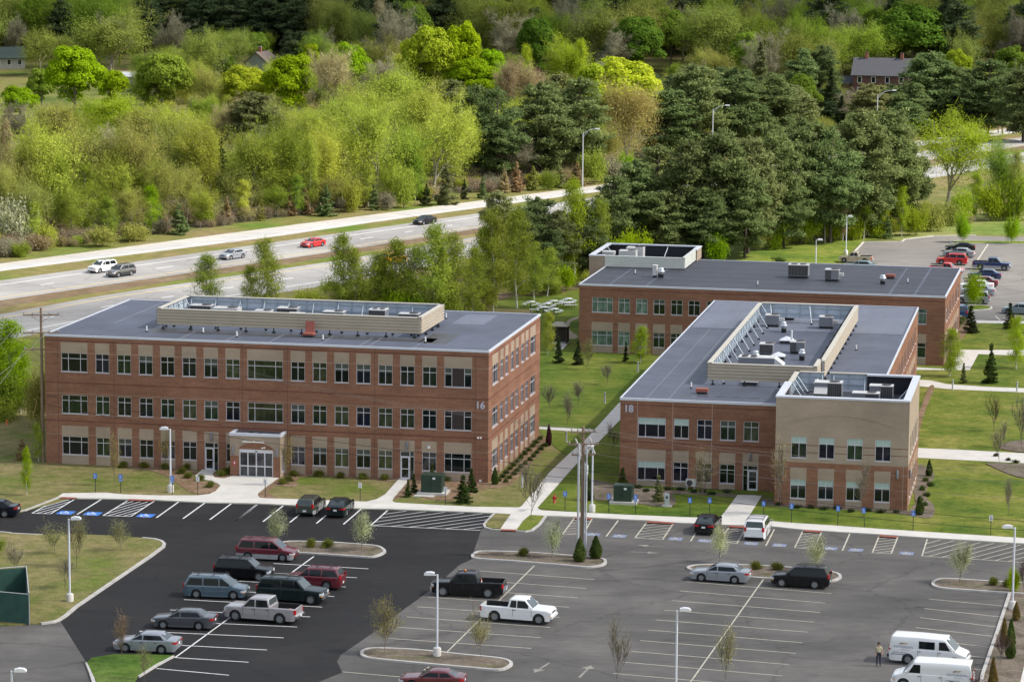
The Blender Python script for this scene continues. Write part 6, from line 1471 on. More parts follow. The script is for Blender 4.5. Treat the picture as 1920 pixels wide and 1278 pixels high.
house(GT(247,158), 9, 5, 2.0, 3.0, (.36,.36,.35), (.36,.38,.41), 'low white shed between the far maples', R(5), (), 2, name='shed')
# ------------------------------------------------------------------ the man beside the van
def person(px, py):
    p = G(px, py); p.z = .022; o_ = bpy.data.meshes.new('person'); 
    J = dict(pel=(0,0,.98,.155), wst=(0,.0,1.12,.150), chs=(0,.01,1.32,.170), nck=(0,.0,1.50,.065), hd0=(0,-.01,1.58,.075), hd1=(0,-.012,1.68,.098), hd2=(0,0,1.76,.075))
    E = [('pel','wst'),('wst','chs'),('chs','nck'),('nck','hd0'),('hd0','hd1'),('hd1','hd2')]
    for s, n in ((-1,'r'),(1,'l')):
        J.update({n+'hp':(s*.10,0,.90,.105), n+'kn':(s*.115,-.01,.50,.070), n+'an':(s*.125,.01,.10,.048), n+'ft':(s*.15,-.17,.035,.036), n+'sh':(s*.19,.01,1.43,.078), n+'el':(s*.275,.04,1.16,.052), n+'wr':(s*.235,-.05,.955,.034), n+'pm':(s*.215,-.085,.895,.036)})
        E += [('pel',n+'hp'),(n+'hp',n+'kn'),(n+'kn',n+'an'),(n+'an',n+'ft'),('chs',n+'sh'),(n+'sh',n+'el'),(n+'el',n+'wr'),(n+'wr',n+'pm')]
        for k in range(4):
            fx = s*(.20+.016*(k-1.5)*1.1); L_ = (.055,.066,.062,.048)[k]
            J[n+'f%da'%k] = (fx,-.10-.004*k,.862,.0105); J[n+'f%db'%k] = (fx-s*.012,-.105,.862-L_*.6,.0095); J[n+'f%dc'%k] = (fx-s*.022,-.092,.862-L_,.008)
            E += [(n+'pm',n+'f%da'%k),(n+'f%da'%k,n+'f%db'%k),(n+'f%db'%k,n+'f%dc'%k)]
        J[n+'ta'] = (s*.185,-.115,.90,.0115); J[n+'tb'] = (s*.165,-.13,.865,.0095); E += [(n+'pm',n+'ta'),(n+'ta',n+'tb')]
    ks = list(J); o_.from_pydata([J[k][:3] for k in ks], [(ks.index(a), ks.index(b_)) for a, b_ in E], [])
    t = bpy.data.objects.new('tmp', o_); COL.objects.link(t); md = t.modifiers.new('s', 'SKIN'); md.use_smooth_shade = True
    for i, k in enumerate(ks): o_.skin_vertices[0].data[i].radius = (J[k][3]*(1.12 if k in ('chs','wst','pel') else 1), J[k][3]*(.72 if k in ('chs','wst','pel') else 1)); o_.skin_vertices[0].data[i].use_root = (k == 'pel')
    sd_ = t.modifiers.new('d', 'SUBSURF'); sd_.levels = 2; sd_.render_levels = 2
    dg = bpy.context.evaluated_depsgraph_get(); dg.update(); me = bpy.data.meshes.new_from_object(t.evaluated_get(dg)); bpy.data.objects.remove(t)
    skin = pm('skin', (.42,.24,.165), .6); shirt = pm('tan_shirt', (.40,.37,.25), .85, .08, 8); trou = pm('dark_trousers', (.022,.027,.045), .85, .1, 8); shoe = pm('black_shoes', (.015,.013,.012), .6)
    me.materials.clear(); [me.materials.append(m) for m in (skin, shirt, trou, shoe)]
    for f in me.polygons:
        c = f.center; f.use_smooth = True
        arm = abs(c.x) > .17 and c.z < 1.40
        f.material_index = 3 if c.z < .09 else (0 if c.z > 1.49 or (arm and c.z < 1.20 and c.z > .78 and abs(c.x) > .16 and (c.z < 1.0 and abs(c.x) > .175 or c.z >= 1.0 and abs(c.x) > .2)) else (2 if c.z < 1.03 else 1))
    b = bpy.data.objects.new('person', me); COL.objects.link(b); b.location = p; b.rotation_euler = (0,0,R(8))
    tag(b, 'man in tan short sleeved shirt and dark trousers standing by the vans', 'person')
    hm_ = pm('brown_hair', (.045,.028,.018), .8); dk = pm('eye_dark', (.02,.015,.012), .4)
    mb = MB(); mb.lathe([(.108,1.665),(.116,1.71),(.108,1.765),(.075,1.81),(.001,1.825)], hm_, 14, Matrix.Translation((0,.012,0)) ); mb.build('hair', b)
    mb = MB(); mb.add([(-.014,-.105,1.63),(.014,-.105,1.63),(0,-.135,1.632),(0,-.104,1.685)], [(0,1,2),(0,2,3),(2,1,3)], skin); mb.build('nose', b)
    for s in (-1,1):
        mb = MB(); mb.lathe([(.001,-.012),(.013,-.006),(.016,0),(.013,.006),(.001,.012)], dk, 8, Matrix.Translation((s*.036,-.100,1.685))); mb.build('eye', b)
        mb = MB(); mb.lathe([(.001,-.03),(.018,-.012),(.02,.01),(.001,.032)], skin, 8, Matrix.Translation((s*.105,0,1.66))); mb.build('ear', b)
    mb = MB(); mb.cbox((0,-.098,1.597), (.05,.012,.010), pm('mouth', (.26,.09,.08), .6)); mb.build('mouth', b)
    mb = MB(); k = 18; vs = []
    for z_ in (1.02,1.065):
        for i in range(k): a_ = 2*math.pi*i/k; vs.append((.185*math.cos(a_), .122*math.sin(a_), z_))
    mb.add(vs, [(i, (i+1)%k, k+(i+1)%k, k+i) for i in range(k)], shoe); mb.build('belt', b)
person(1647, 1248.5)
# ------------------------------------------------------------------ vegetation
import numpy as np
def leaf_mat(name, c1, c2, trans=.42, objvar=.18, clump=.38):
    m, nt, b = newmat(name); out = nt.nodes['Material Output']
    geo = nt.nodes.new('ShaderNodeNewGeometry'); r = ramp(nt, geo.outputs['Random Per Island'], [(0.05, c1), (.95, c2)])
    n = noise_node(nt, .45, 3, .6); r2 = ramp(nt, n.outputs[0], [(.3, 1-clump*.55), (.7, 1+clump*.5)])
    c = mixc(nt, r.outputs[0], r2.outputs[0], 1.0, 'MULTIPLY')
    oi = nt.nodes.new('ShaderNodeObjectInfo'); hs = nt.nodes.new('ShaderNodeHueSaturation'); mr = nt.nodes.new('ShaderNodeMapRange'); mr.inputs[3].default_value = 1-objvar; mr.inputs[4].default_value = 1+objvar
    nt.links.new(oi.outputs['Random'], mr.inputs[0]); nt.links.new(mr.outputs[0], hs.inputs['Value']); nt.links.new(c, hs.inputs['Color'])
    mh = nt.nodes.new('ShaderNodeMath'); mh.operation = 'MULTIPLY'; mh.inputs[1].default_value = 7.31; fr = nt.nodes.new('ShaderNodeMath'); fr.operation = 'FRACT'; nt.links.new(oi.outputs['Random'], mh.inputs[0]); nt.links.new(mh.outputs[0], fr.inputs[0])
    mr2 = nt.nodes.new('ShaderNodeMapRange'); mr2.inputs[3].default_value = .485; mr2.inputs[4].default_value = .515; nt.links.new(fr.outputs[0], mr2.inputs[0]); nt.links.new(mr2.outputs[0], hs.inputs['Hue'])
    d = nt.nodes.new('ShaderNodeBsdfDiffuse'); t = nt.nodes.new('ShaderNodeBsdfTranslucent'); mx = nt.nodes.new('ShaderNodeMixShader'); mx.inputs[0].default_value = trans
    nt.links.new(hs.outputs[0], d.inputs[0]); nt.links.new(hs.outputs[0], t.inputs[0]); nt.links.new(d.outputs[0], mx.inputs[1]); nt.links.new(t.outputs[0], mx.inputs[2]); nt.links.new(mx.outputs[0], out.inputs[0])
    nt.nodes.remove(b); return m
TINT = dict(bright=((.21,.335,.006),(.34,.47,.018)), yb=((.295,.395,.012),(.43,.51,.05)), olive=((.265,.28,.060),(.39,.40,.105)), green=((.185,.265,.024),(.29,.38,.055)), dkgreen=((.085,.15,.016),(.145,.225,.03)), yellowgreen=((.315,.375,.038),(.45,.49,.09)),
            tan=((.35,.29,.14),(.48,.40,.22)), grey=((.24,.225,.145),(.37,.345,.23)), pine=((.115,.165,.058),(.235,.285,.105)), pinelt=((.18,.20,.075),(.29,.31,.125)), spruce=((.045,.070,.026),(.09,.12,.048)), brown=((.29,.20,.10),(.40,.29,.15)), cream=((.55,.54,.40),(.36,.40,.18)),
            pear=((.38,.45,.17),(.68,.70,.47)), purple=((.085,.028,.038),(.15,.05,.06)), aspen=((.26,.325,.028),(.40,.455,.08)), shrub=((.125,.15,.026),(.24,.25,.05)), arbor=((.055,.095,.024),(.115,.16,.04)), arborbrown=((.15,.115,.035),(.24,.18,.06)), lowshrub=((.040,.060,.026),(.09,.11,.045)), sapl=((.31,.32,.11),(.46,.45,.19)), goldbud=((.37,.32,.09),(.49,.43,.15)), hill=((.20,.25,.045),(.30,.35,.08)), hillpine=((.06,.09,.040),(.12,.155,.068)), brush=((.28,.215,.14),(.40,.32,.22)))
LM = {k: leaf_mat(k+'_leaves', v[0], v[1]) for k, v in TINT.items()}
M_bark = pm('grey_brown_bark', (.15,.12,.095), .95, .2, 3); M_birch = pm('white_birch_bark', (.62,.60,.55), .8, .25, 2.5, stretch=(1,1,.5)); M_pbark = pm('dark_pine_bark', (.07,.052,.042), .95, .2, 3); M_palebark = pm('pale_twig_bark', (.30,.26,.21), .95, .15, 3)
NP = np.random.default_rng(7)
def unit(v): return v/np.maximum(1e-9, np.linalg.norm(v, axis=-1, keepdims=True))
def quads(C, N, sx, sy, D=None):
    """leaf quads at C facing N; D = preferred long direction"""
    n = len(C); N = unit(N); A = D if D is not None else NP.normal(size=(n, 3)); A = A-(A*N).sum(1, keepdims=True)*N; A = unit(A); B = np.cross(N, A)
    sx = np.broadcast_to(sx, n)[:, None]; sy = np.broadcast_to(sy, n)[:, None]
    return np.stack([C-A*sx-B*sy*.7, C+A*sx*.2-B*sy, C+A*sx, C+A*sx*.1+B*sy], 1).reshape(-1, 3)
def qmesh(name, V, m, extra=None):
    n = len(V)//4; me = bpy.data.meshes.new(name); nv = len(V); xv = np.zeros((0, 3)); xf = []
    me.vertices.add(nv); me.vertices.foreach_set('co', V.astype(np.float32).ravel()); me.loops.add(4*n); me.loops.foreach_set('vertex_index', np.arange(4*n, dtype=np.int32)); me.polygons.add(n); me.polygons.foreach_set('loop_start', np.arange(0, 4*n, 4, dtype=np.int32))
    me.materials.append(m); me.update(); me.validate(); return me
class Skel:
    """limbs of a tree: list of (points, radii)"""
    def __init__(s): s.l = []; s.tips = []
    def grow(s, p, d, L, r, lev, rng, spread, up, kids, seg=4, wob=.12, shrink=.62):
        pts = [p.copy()]; rs = [r]; d = d.copy()
        for i in range(seg):
            d = unit(d+rng.normal(size=3)*wob+np.array([0,0,up*.5])*.3); p = p+d*L/seg; pts.append(p.copy()); rs.append(r*(1-.62*(i+1)/seg))
        s.l.append((pts, rs))
        if lev == 0: s.tips.append((p, d)); s.tips.append((pts[-2], d)); return
        for k in range(kids):
            t = .35+.65*(k+1)/kids; i = min(seg, max(1, int(round(t*seg)))); a = rng.uniform(0, 2*math.pi); perp = unit(np.cross(d, np.array([math.cos(a), math.sin(a), .2])))
            nd = unit(d*(1-spread)+perp*spread+np.array([0,0,up])*.35); s.grow(pts[i], nd, L*shrink*rng.uniform(.75,1.2), rs[i]*.7, lev-1, rng, spread, up, kids, max(2, seg-1), wob*1.2, shrink)
        s.tips.append((p, d))
    def mesh(s, name, m, n=5, minr=.012):
        mb = MB()
        for pts, rs in s.l: mb.tube([tuple(p) for p in pts], [max(minr, q) for q in rs], m, n if rs[0] > .06 else 3, cap=False)
        return mb.mesh(name)
PROTO = {}
def reg(kind, crown, trunk, H, Wd): PROTO.setdefault(kind, []).append((crown, trunk, H, Wd))
def trunk_only(name, H, r, m, lean=.02):
    mb = MB(); mb.tube([(0,0,-.3),(lean*H*.3,0,H*.35),(lean*H,.01*H,H*.8)], [r, r*.75, r*.35], m, 7); return mb.mesh(name)
def p_maple(seed, H=16, Rw=6.6, n=15000, ls=.30):
    rng = np.random.default_rng(seed); nc = 70; C = []; 
    u = unit(rng.normal(size=(nc, 3))); u[:, 2] = np.abs(u[:, 2])*1.0-.42*rng.random(nc); rad = .78+.26*rng.random(nc)
    cen = u*rad[:, None]*np.array([Rw*.80, Rw*.80, H*.40]); cen[:, 2] += H*.54; cen = np.concatenate([cen, rng.normal(size=(14,3))*np.array([Rw*.3,Rw*.3,H*.16])+np.array([0,0,H*.5])])
    cr = rng.uniform(.16, .30, len(cen))*Rw; w = cr**2/np.sum(cr**2); k = rng.choice(len(cen), n, p=w); d = unit(rng.normal(size=(n, 3))); d[:, 2] = np.where(d[:, 2] < -.35, -d[:, 2]*.6, d[:, 2]); d = unit(d)
    P_ = cen[k]+d*(cr[k]*(.72+.38*rng.random(n)))[:, None]; N = d*.9+unit(P_-np.array([0,0,H*.45]))*.5+rng.normal(size=(n,3))*.42
    s = ls*rng.uniform(.6, 1.25, n); V = quads(P_, N, s, s*.8)
    sk = Skel(); rg = np.random.default_rng(seed+50); sk.grow(np.array([0,0,-.3]), np.array([0,0,1.]), H*.42, H*.024, 2, rg, .5, .4, 4)
    reg('maple', qmesh('crown', V, LM['bright']), sk.mesh('trunk', M_bark), H, 2*Rw)
def p_airy(kind, seed, H, Rw, lev, kids, nleaf, ls, bark, spread=.42, up=.55, cloud=.65, r0=.02, tw=.0, trunkfrac=.30, fill=0.0, twl=1.0, zmin=.16):
    rng = np.random.default_rng(seed); sk = Skel(); sk.grow(np.array([0,0,-.3]), np.array([rng.normal()*.05, rng.normal()*.05, 1.]), H*trunkfrac, H*r0, lev, rng, spread, up, kids, 4, .10, .74)
    T = np.array([t[0] for t in sk.tips]); Dd = np.array([t[1] for t in sk.tips])
    zs = H/ max(1e-3, T[:, 2].max()); xs = Rw/max(1e-3, np.percentile(np.hypot(T[:, 0], T[:, 1]), 96))
    S = np.array([xs, xs, zs]); T = T*S; sk.l = [([np.array(p)*S for p in pts], rs) for pts, rs in sk.l]
    ok = T[:, 2] > H*zmin; T = T[ok]; Dd = Dd[ok]; k = rng.integers(0, len(T), nleaf); g = rng.normal(size=(nleaf, 3)); P_ = T[k]+g*np.array([1,1,.8])*cloud*rng.uniform(.5,1.1,(nleaf,1))-Dd[k]*rng.random((nleaf,1))*.8
    if fill:
        n3 = int(nleaf*fill); cc = unit(rng.normal(size=(70,3)))*(.55+.45*rng.random((70,1))**.5)*np.array([Rw*.92,Rw*.92,H*.36])+np.array([0,0,H*.56]); kk = rng.integers(0,70,n3); P_[:n3] = cc[kk]+rng.normal(size=(n3,3))*np.array([.17*Rw,.17*Rw,.11*Rw+.2])
    cen = np.array([0,0,H*.45]); N = unit(P_-cen)*.9+np.array([0,0,.35])+rng.normal(size=(nleaf,3))*.6; s = ls*rng.uniform(.5, 1.3, nleaf); Ds = unit(unit(P_-np.array([0,0,H*.25]))*.7+np.array([0,0,.45])+rng.normal(size=(nleaf,3))*.45); V = quads(P_, N, s*1.35, s*.42, Ds)
    if tw:
        n2 = int(tw); k = rng.integers(0, len(T), n2); D2 = unit(Dd[k]+rng.normal(size=(n2,3))*.55+np.array([0,0,.35])); L2 = rng.uniform(.5,1.3,n2)*twl; V2 = quads(T[k]+D2*L2[:,None]*.6+rng.normal(size=(n2,3))*.25*twl, rng.normal(size=(n2,3)), L2*.75, np.full(n2,.032 if twl == 1 else .011), D2); V = np.concatenate([V, V2]) if nleaf else V2
    reg(kind, qmesh('crown', V, LM['olive']), sk.mesh('trunk', bark), H, 2*Rw)
def p_pine(kind, seed, H, Rw, n, ls, droop, dens, top=.35, z0=.16, mat='pine', plume=True):
    rng = np.random.default_rng(seed); mb = MB(); mb.tube([(0,0,-.3),(.01*H,0,H*.5),(0,0,H*.97)], [H*.017, H*.011, H*.003], M_pbark, 7); B = []; z = H*z0
    while z < H*.97:
        t = (z/H-z0)/(1-z0); prof_ = (1-t)**top*(1 if plume else 1)
        if plume: prof_ = min(1, .5+t*1.5)*(1-t)**.5*1.2
        for k in range(rng.integers(4, 7)):
            a = rng.uniform(0, 2*math.pi); L = Rw*prof_*rng.uniform(.65, 1.12); B.append((z+rng.normal()*.15, a, max(.25, L), rng.uniform(-.1,.22)-droop*(1-t)))
        z += H*dens*rng.uniform(.7, 1.3)
    for (z, a, L, e) in B:
        d = np.array([math.cos(a), math.sin(a), e]); mb.tube([(0,0,z), tuple(d*L*.5+np.array([0,0,z])), tuple(d*L*.9+np.array([0,0,z+.08*L]))], [.045*H/14, .03*H/14, .012], M_pbark, 3, cap=False)
    w = np.array([b_[2]**1.3 for b_ in B]); w /= w.sum(); k = rng.choice(len(B), n, p=w); B = np.array(B); z, a, L, e = B[k].T; t = rng.random(n)**.55; perp = np.stack([-np.sin(a), np.cos(a), 0*a], 1); d = np.stack([np.cos(a), np.sin(a), e], 1)
    wid = (.34*L*(1-.55*t))*rng.normal(size=n)*.62
    P_ = d*(L*t)[:, None]+perp*wid[:, None]; P_[:, 2] += z+.10*L*t**2+rng.normal(size=n)*.12*ls/.3-np.abs(wid)*.15
    Dv = unit(d*.6+perp*np.sign(wid)[:, None]*.45+np.array([0,0,.55 if plume else .05])+rng.normal(size=(n,3))*.25); N = unit(np.array([0,0,.9])+d*.35+rng.normal(size=(n,3))*.45); s = ls*rng.uniform(.6,1.3,n)
    if plume:
        ncl = 1500; kc = rng.choice(len(B), ncl, p=w); zc, ac, Lc, ec = B[kc].T; tc = .25+.78*rng.random(ncl)**.7; pc = np.stack([-np.sin(ac), np.cos(ac), 0*ac], 1); dc = np.stack([np.cos(ac), np.sin(ac), ec], 1); wc = .33*Lc*(1.15-.6*tc)*rng.normal(size=ncl)*.6
        T_ = dc*(Lc*tc)[:,None]+pc*wc[:,None]; T_[:,2] += zc+.13*Lc*tc**2+rng.normal(size=ncl)*.12; q = rng.integers(0, ncl, n); Dv = unit(dc[q]*.55+np.array([0,0,.55])+rng.normal(size=(n,3))*.55); P_ = T_[q]+Dv*(.34*H/17*(.4+rng.random((n,1))))+rng.normal(size=(n,3))*np.array([.34,.34,.17])*H/17
        N = unit(np.array([0,0,.8])+dc[q]*.3+rng.normal(size=(n,3))*.55)
    tp = int(n*.02); P_[:tp] = np.array([0,0,H*.95])+rng.normal(size=(tp,3))*np.array([.15,.15,.3])*H/14
    V = quads(P_, N, s, s*.36, Dv); reg(kind, qmesh('crown', V, LM[mat]), mb.mesh('trunk'), H, 2*Rw)
def p_birch(seed, H=11, Rw=2.5, n=10500):
    rng = np.random.default_rng(seed); mb = MB(); lean = rng.normal(size=2)*.25; q = lambda z: np.array([lean[0]*z/H+.12*math.sin(z*.9+seed), lean[1]*z/H+.10*math.cos(z*.8+seed), z])
    mb.tube([tuple(q(H*t)) for t in (0, .15, .3, .45, .6, .75, .88, .97)], [.10,.09,.08,.068,.055,.04,.025,.01], M_birch, 6); C = []; Dr = []
    for i in range(70):
        t = .10+.88*(i+rng.random())/70; a = rng.uniform(0, 6.28); L = Rw*(.55+.45*min(1, t/.35))*(1-t)**.48*rng.uniform(.6, 1.15)*1.1+.15; e = rng.uniform(.35, .95); d = unit(np.array([math.cos(a), math.sin(a), e])); p = q(H*t)
        if i % 2 == 0: mb.tube([tuple(p), tuple(p+d*L*.6), tuple(p+d*L)], [.022,.014,.006], M_birch, 3, cap=False)
        for k in range(5): f = .3+.75*k/4; C.append(p+d*L*f+rng.normal(size=3)*.16); Dr.append(d)
    C = np.array(C); k = rng.integers(0, len(C), n); P_ = C[k]+rng.normal(size=(n,3))*np.array([.27,.27,.30]); P_[:,2] = np.maximum(P_[:,2], .25); N = P_*np.array([1,1,0])+np.array([0,0,.8])+rng.normal(size=(n,3))*.7; s = .098*rng.uniform(.5,1.3,n); Ds = unit(P_*np.array([.22,.22,0])+np.array([0,0,.7])+rng.normal(size=(n,3))*.45)
    reg('birch', qmesh('crown', quads(P_, N, s*1.3, s*.42, Ds), LM['aspen']), mb.mesh('trunk'), H, 2*Rw)
def p_blob(kind, seed, H, Rw, n, ls, shape, stem=.0):
    rng = np.random.default_rng(seed); d = unit(rng.normal(size=(n,3))); 
    if shape == 'round': r = (.62+.42*rng.random(n))*(1+.16*np.sin(d[:,0]*7+seed)*np.cos(d[:,1]*6+d[:,2]*4)); P_ = d*r[:,None]*np.array([Rw,Rw,H*.5]); P_[:,2] += H*.5
    elif shape == 'arbor':
        zz = rng.random(n)**.85; a = rng.uniform(0,2*math.pi,n); pr = np.sin(np.clip(zz,0,1)**.6*math.pi*.98)**.7*(1-zz*.35); r = Rw*pr*(.62+.44*rng.random(n))*(1+.12*np.sin(a*3+zz*9+seed)); P_ = np.stack([r*np.cos(a), r*np.sin(a), zz*H], 1); d = np.stack([np.cos(a), np.sin(a), .35+0*a], 1)
    else:
        lump = rng.normal(size=(16,3))*np.array([Rw*.42,Rw*.42,0])+np.array([0,0,1])*rng.uniform(.2,.72,(16,1))*H; k = rng.integers(0,16,n); P_ = lump[k]+rng.normal(size=(n,3))*np.array([Rw*.24,Rw*.24,H*.17])
    P_[:,2] = np.maximum(P_[:,2], .03); N = d+rng.normal(size=(n,3))*.5; s = ls*rng.uniform(.6,1.3,n); V = quads(P_, N, s, s*.7) if shape != 'lump' else quads(P_, N, s*1.3, s*.4, unit(d*.5+np.array([0,0,.8])+rng.normal(size=(n,3))*.4))
    mb = MB()
    for i in range(4): a = i*1.57+seed; mb.tube([(0,0,-.05),(math.cos(a)*Rw*.25,math.sin(a)*Rw*.25,H*.35),(math.cos(a)*Rw*.45,math.sin(a)*Rw*.45,H*.7)], [.03,.02,.008], M_bark, 4, cap=False)
    reg(kind, qmesh('crown', V, LM['shrub']), mb.mesh('trunk'), H, 2*Rw)
for s in (1, 2, 3): p_maple(s, n=19000, ls=.25)
for s in (11, 12, 13): p_airy('olive', s, 16, 5.2, 3, 5, 17000, .132, M_palebark, .42, .55, .66, .017, 1300, .22, .32)
for s in (21, 22): p_airy('limb', s, 16, 6.6, 3, 5, 12500, .14, M_palebark, .5, .45, .6, .021, 800, .22, .22)
for s in (31, 32): p_airy('bare', s, 15, 4.8, 3, 5, 1500, .12, M_palebark, .44, .55, .5, .018, 5200)
for s in (41, 42, 43): p_birch(s)
for s in (51, 52, 53): p_pine('pine', s, 17, 5.6, 27000, .30, .06, .040)
for s in (61, 62): p_pine('spruce', s, 12, 3.1, 16000, .24, .22, .026, .85, .02, 'spruce', False)
for s in (71, 72): p_pine('youngpine', s, 4.5, 1.6, 3800, .17, .0, .06, .75, .04, 'pine', False)
for s in (75, 76): p_pine('yardspruce', s, 4.0, 1.15, 6500, .115, .10, .035, .95, .01, 'arbor', False)
for s in (81, 82): p_airy('pear', s, 4.4, 1.05, 3, 5, 4200, .050, M_bark, .42, .55, .2, .009, 160, .36, .45, .3, .34)
for s in (85, 86, 87): p_airy('sapling', s, 4.6, 1.0, 3, 5, 1500, .042, M_bark, .46, .5, .24, .006, 260, .40, .3, .35, .42)
for s in (91, 92): p_airy('baresapling', s, 4.6, .95, 3, 5, 60, .03, M_bark, .42, .6, .14, .006, 420, .36, 0, .4, .3)
for s in (95, 96): p_blob('shrub', s, 1.0, .54, 3000, .05, 'lump')
for s in (97, 98): p_blob('arbor', s, 2.4, .62, 4200, .075, 'arbor')
for s in (101, 102): p_blob('lowshrub', s, .6, .5, 1300, .055, 'lump')
for s in (105, 106, 107): p_blob('bush', s, 4.0, 2.1, 3600, .15, 'lump')
for s in (111, 112): p_airy('roundtree', s, 3.6, 1.4, 3, 5, 7000, .085, M_bark, .42, .5, .2, .012, 60, .34, .35)
_tm = {}
KINDNAME = dict(maple='maple_tree', olive='budding_tree', limb='spreading_tree', bare='bare_tree', birch='birch_tree', pine='pine_tree', spruce='spruce_tree', youngpine='young_pine', yardspruce='young_spruce', pear='flowering_pear_tree', sapling='sapling_tree', baresapling='bare_sapling', shrub='round_shrub', arbor='arborvitae', lowshrub='low_shrub', bush='bush', roundtree='young_maple')
WORD = dict(maple='dense leafy maple', olive='budding airy tree', limb='spreading tree', bare='leafless twiggy tree', birch='slender birch', pine='tall pine', spruce='pointed spruce', youngpine='young pine', yardspruce='small spruce', pear='flowering pear tree', sapling='thin sapling', baresapling='bare sapling', shrub='clipped round shrub', arbor='upright arborvitae', lowshrub='low shrub', bush='loose bush', roundtree='young round maple')
TWORD = dict(bright='bright green', yb='lime yellow', olive='olive', green='mid green', dkgreen='dark green', yellowgreen='yellow green', tan='tan', grey='grey', pine='dark', pinelt='greyish green', spruce='near black', brown='rust brown', cream='cream white', pear='pale blossoming', purple='purple', aspen='fresh green', shrub='olive green', arbor='deep green', arborbrown='browned', lowshrub='dark', sapl='sparse olive', goldbud='golden', hill='shaded green', hillpine='blackish', brush='brown')
TREES = []
PK = {}
def plant(kind, tint, x, yt, yb, w=None, zone='', hscale=1.0, word=None, lift=0.0):
    p = GT(x, yb); sc = pxm(p); i = PK.get(kind, 0); PK[kind] = i+1; crown, trunk, H, Wd = PROTO[kind][i % len(PROTO[kind])]
    h = (yb-yt)/sc/math.cos(CP)*hscale; kz = h/H; kx = (w/sc/Wd) if w else kz*random.Random(x*7+yt).uniform(.85, 1.1)
    kx = min(kx, kz*2.6); cat = 'shrub' if kind in ('shrub','lowshrub','bush','arbor') else 'tree'
    o = thing(KINDNAME[kind], '', cat, (p.x, p.y, p.z+lift), random.Random(x*31+yb).uniform(0, 6.28)); o.scale = (kx, kx, kz)
    c = inst('foliage' if cat == 'shrub' else 'crown', crown, o); c.material_slots[0].link = 'OBJECT'; c.material_slots[0].material = LM[tint]
    inst('stems' if cat == 'shrub' else 'trunk', trunk, o)
    TREES.append((o, word or (TWORD[tint]+' '+WORD[kind]), zone, x, kind, yb, kx*Wd*sc, yt)); return o
# ---- trees, shrub by shrub: kind, tint, x, top, base, width (photo pixels of the survey)
ZR = 'along the far highway edge'
for t in [('youngpine','brown',425,368,420,26),('youngpine','olive',490,365,414,20),('youngpine','brown',543,358,405,30),('youngpine','brown',571,352,402,34),('youngpine','pine',612,347,405,44),('youngpine','brown',305,392,436,28),('youngpine','pine',335,383,440,46),('bush','yellowgreen',663,332,398,36),('youngpine','pine',701,345,394,30),('bush','grey',727,364,394,30),('bush','yellowgreen',757,318,390,46),('youngpine','spruce',800,345,386,28),('youngpine','pinelt',838,308,384,46),('youngpine','spruce',871,335,374,18),('youngpine','pine',905,332,372,24),('youngpine','tan',945,314,362,26),('youngpine','brown',968,304,360,36),('youngpine','olive',1000,311,357,32),('bush','green',1028,318,356,28),('youngpine','pinelt',1052,316,352,40),('youngpine','brown',1082,303,348,34),('bush','yellowgreen',1115,284,345,50),('bush','grey',1150,300,342,44),('bush','bright',1172,285,338,28),('bush','cream',30,374,462,84),('bush','yellowgreen',90,420,466,44),('bush','green',35,455,482,36),('bush','olive',190,425,462,60),('bush','olive',255,420,452,60),('bush','tan',460,385,414,46),('bush','yellowgreen',385,390,424,44)]:
    plant(*t, zone=ZR)
ZF = 'in the front row beyond the highway'
for t in [('birch','yellowgreen',60,380,462,60),('birch','green',200,372,452,60),('olive','olive',245,350,442,80),('olive','yellowgreen',385,345,424,70),('birch','yellowgreen',455,340,414,54),('olive','green',505,345,408,64),('birch','green',555,330,404,50),('olive','olive',610,330,398,70),('birch','yellowgreen',690,310,390,54),('olive','yellowgreen',730,305,384,64),('birch','green',780,300,376,50),('birch','bright',285,352,438,50),('birch','tan',12,232,412,54),('olive','yellowgreen',95,212,446,140),('birch','green',112,298,448,70),('birch','green',165,312,447,74),('olive','olive',175,232,430,140),('olive','olive',250,213,428,120),('limb','olive',322,202,398,150),('spruce','spruce',415,260,390,64),('birch','yellowgreen',394,268,392,44),('olive','yellowgreen',370,214,402,110),('olive','yellowgreen',472,243,402,112),('olive','green',540,210,400,112),('birch','yellowgreen',582,262,400,52),('olive','yellowgreen',602,236,394,104),('olive','yellowgreen',702,188,384,150),('olive','yellowgreen',650,214,388,100),('olive','green',746,232,376,84),('limb','yellowgreen',812,180,369,165),('pine','pine',932,166,348,112),('pine','pine',890,162,342,92),('pine','pine',1012,156,341,132),('pine','pine',1086,148,334,122),('pine','pinelt',1050,140,324,100),('bare','grey',963,228,345,100),('olive','goldbud',1176,150,326,112),('olive','olive',40,250,448,100),('olive','yellowgreen',215,285,436,84),('olive','green',275,300,432,76),('olive','olive',442,300,405,76),('olive','yellowgreen',520,296,402,76),('birch','olive',640,285,392,56),('olive','olive',300,296,432,80),('olive','olive',62,325,458,84),('olive','yellowgreen',140,335,452,70),('olive','olive',5,300,455,70),('birch','yellowgreen',235,330,440,50),('olive','yellowgreen',770,255,372,70),('olive','yellowgreen',855,200,352,90),('olive','olive',350,310,420,70)]:
    plant(*t, zone=ZF)
ZM = 'in the sunlit wood behind'
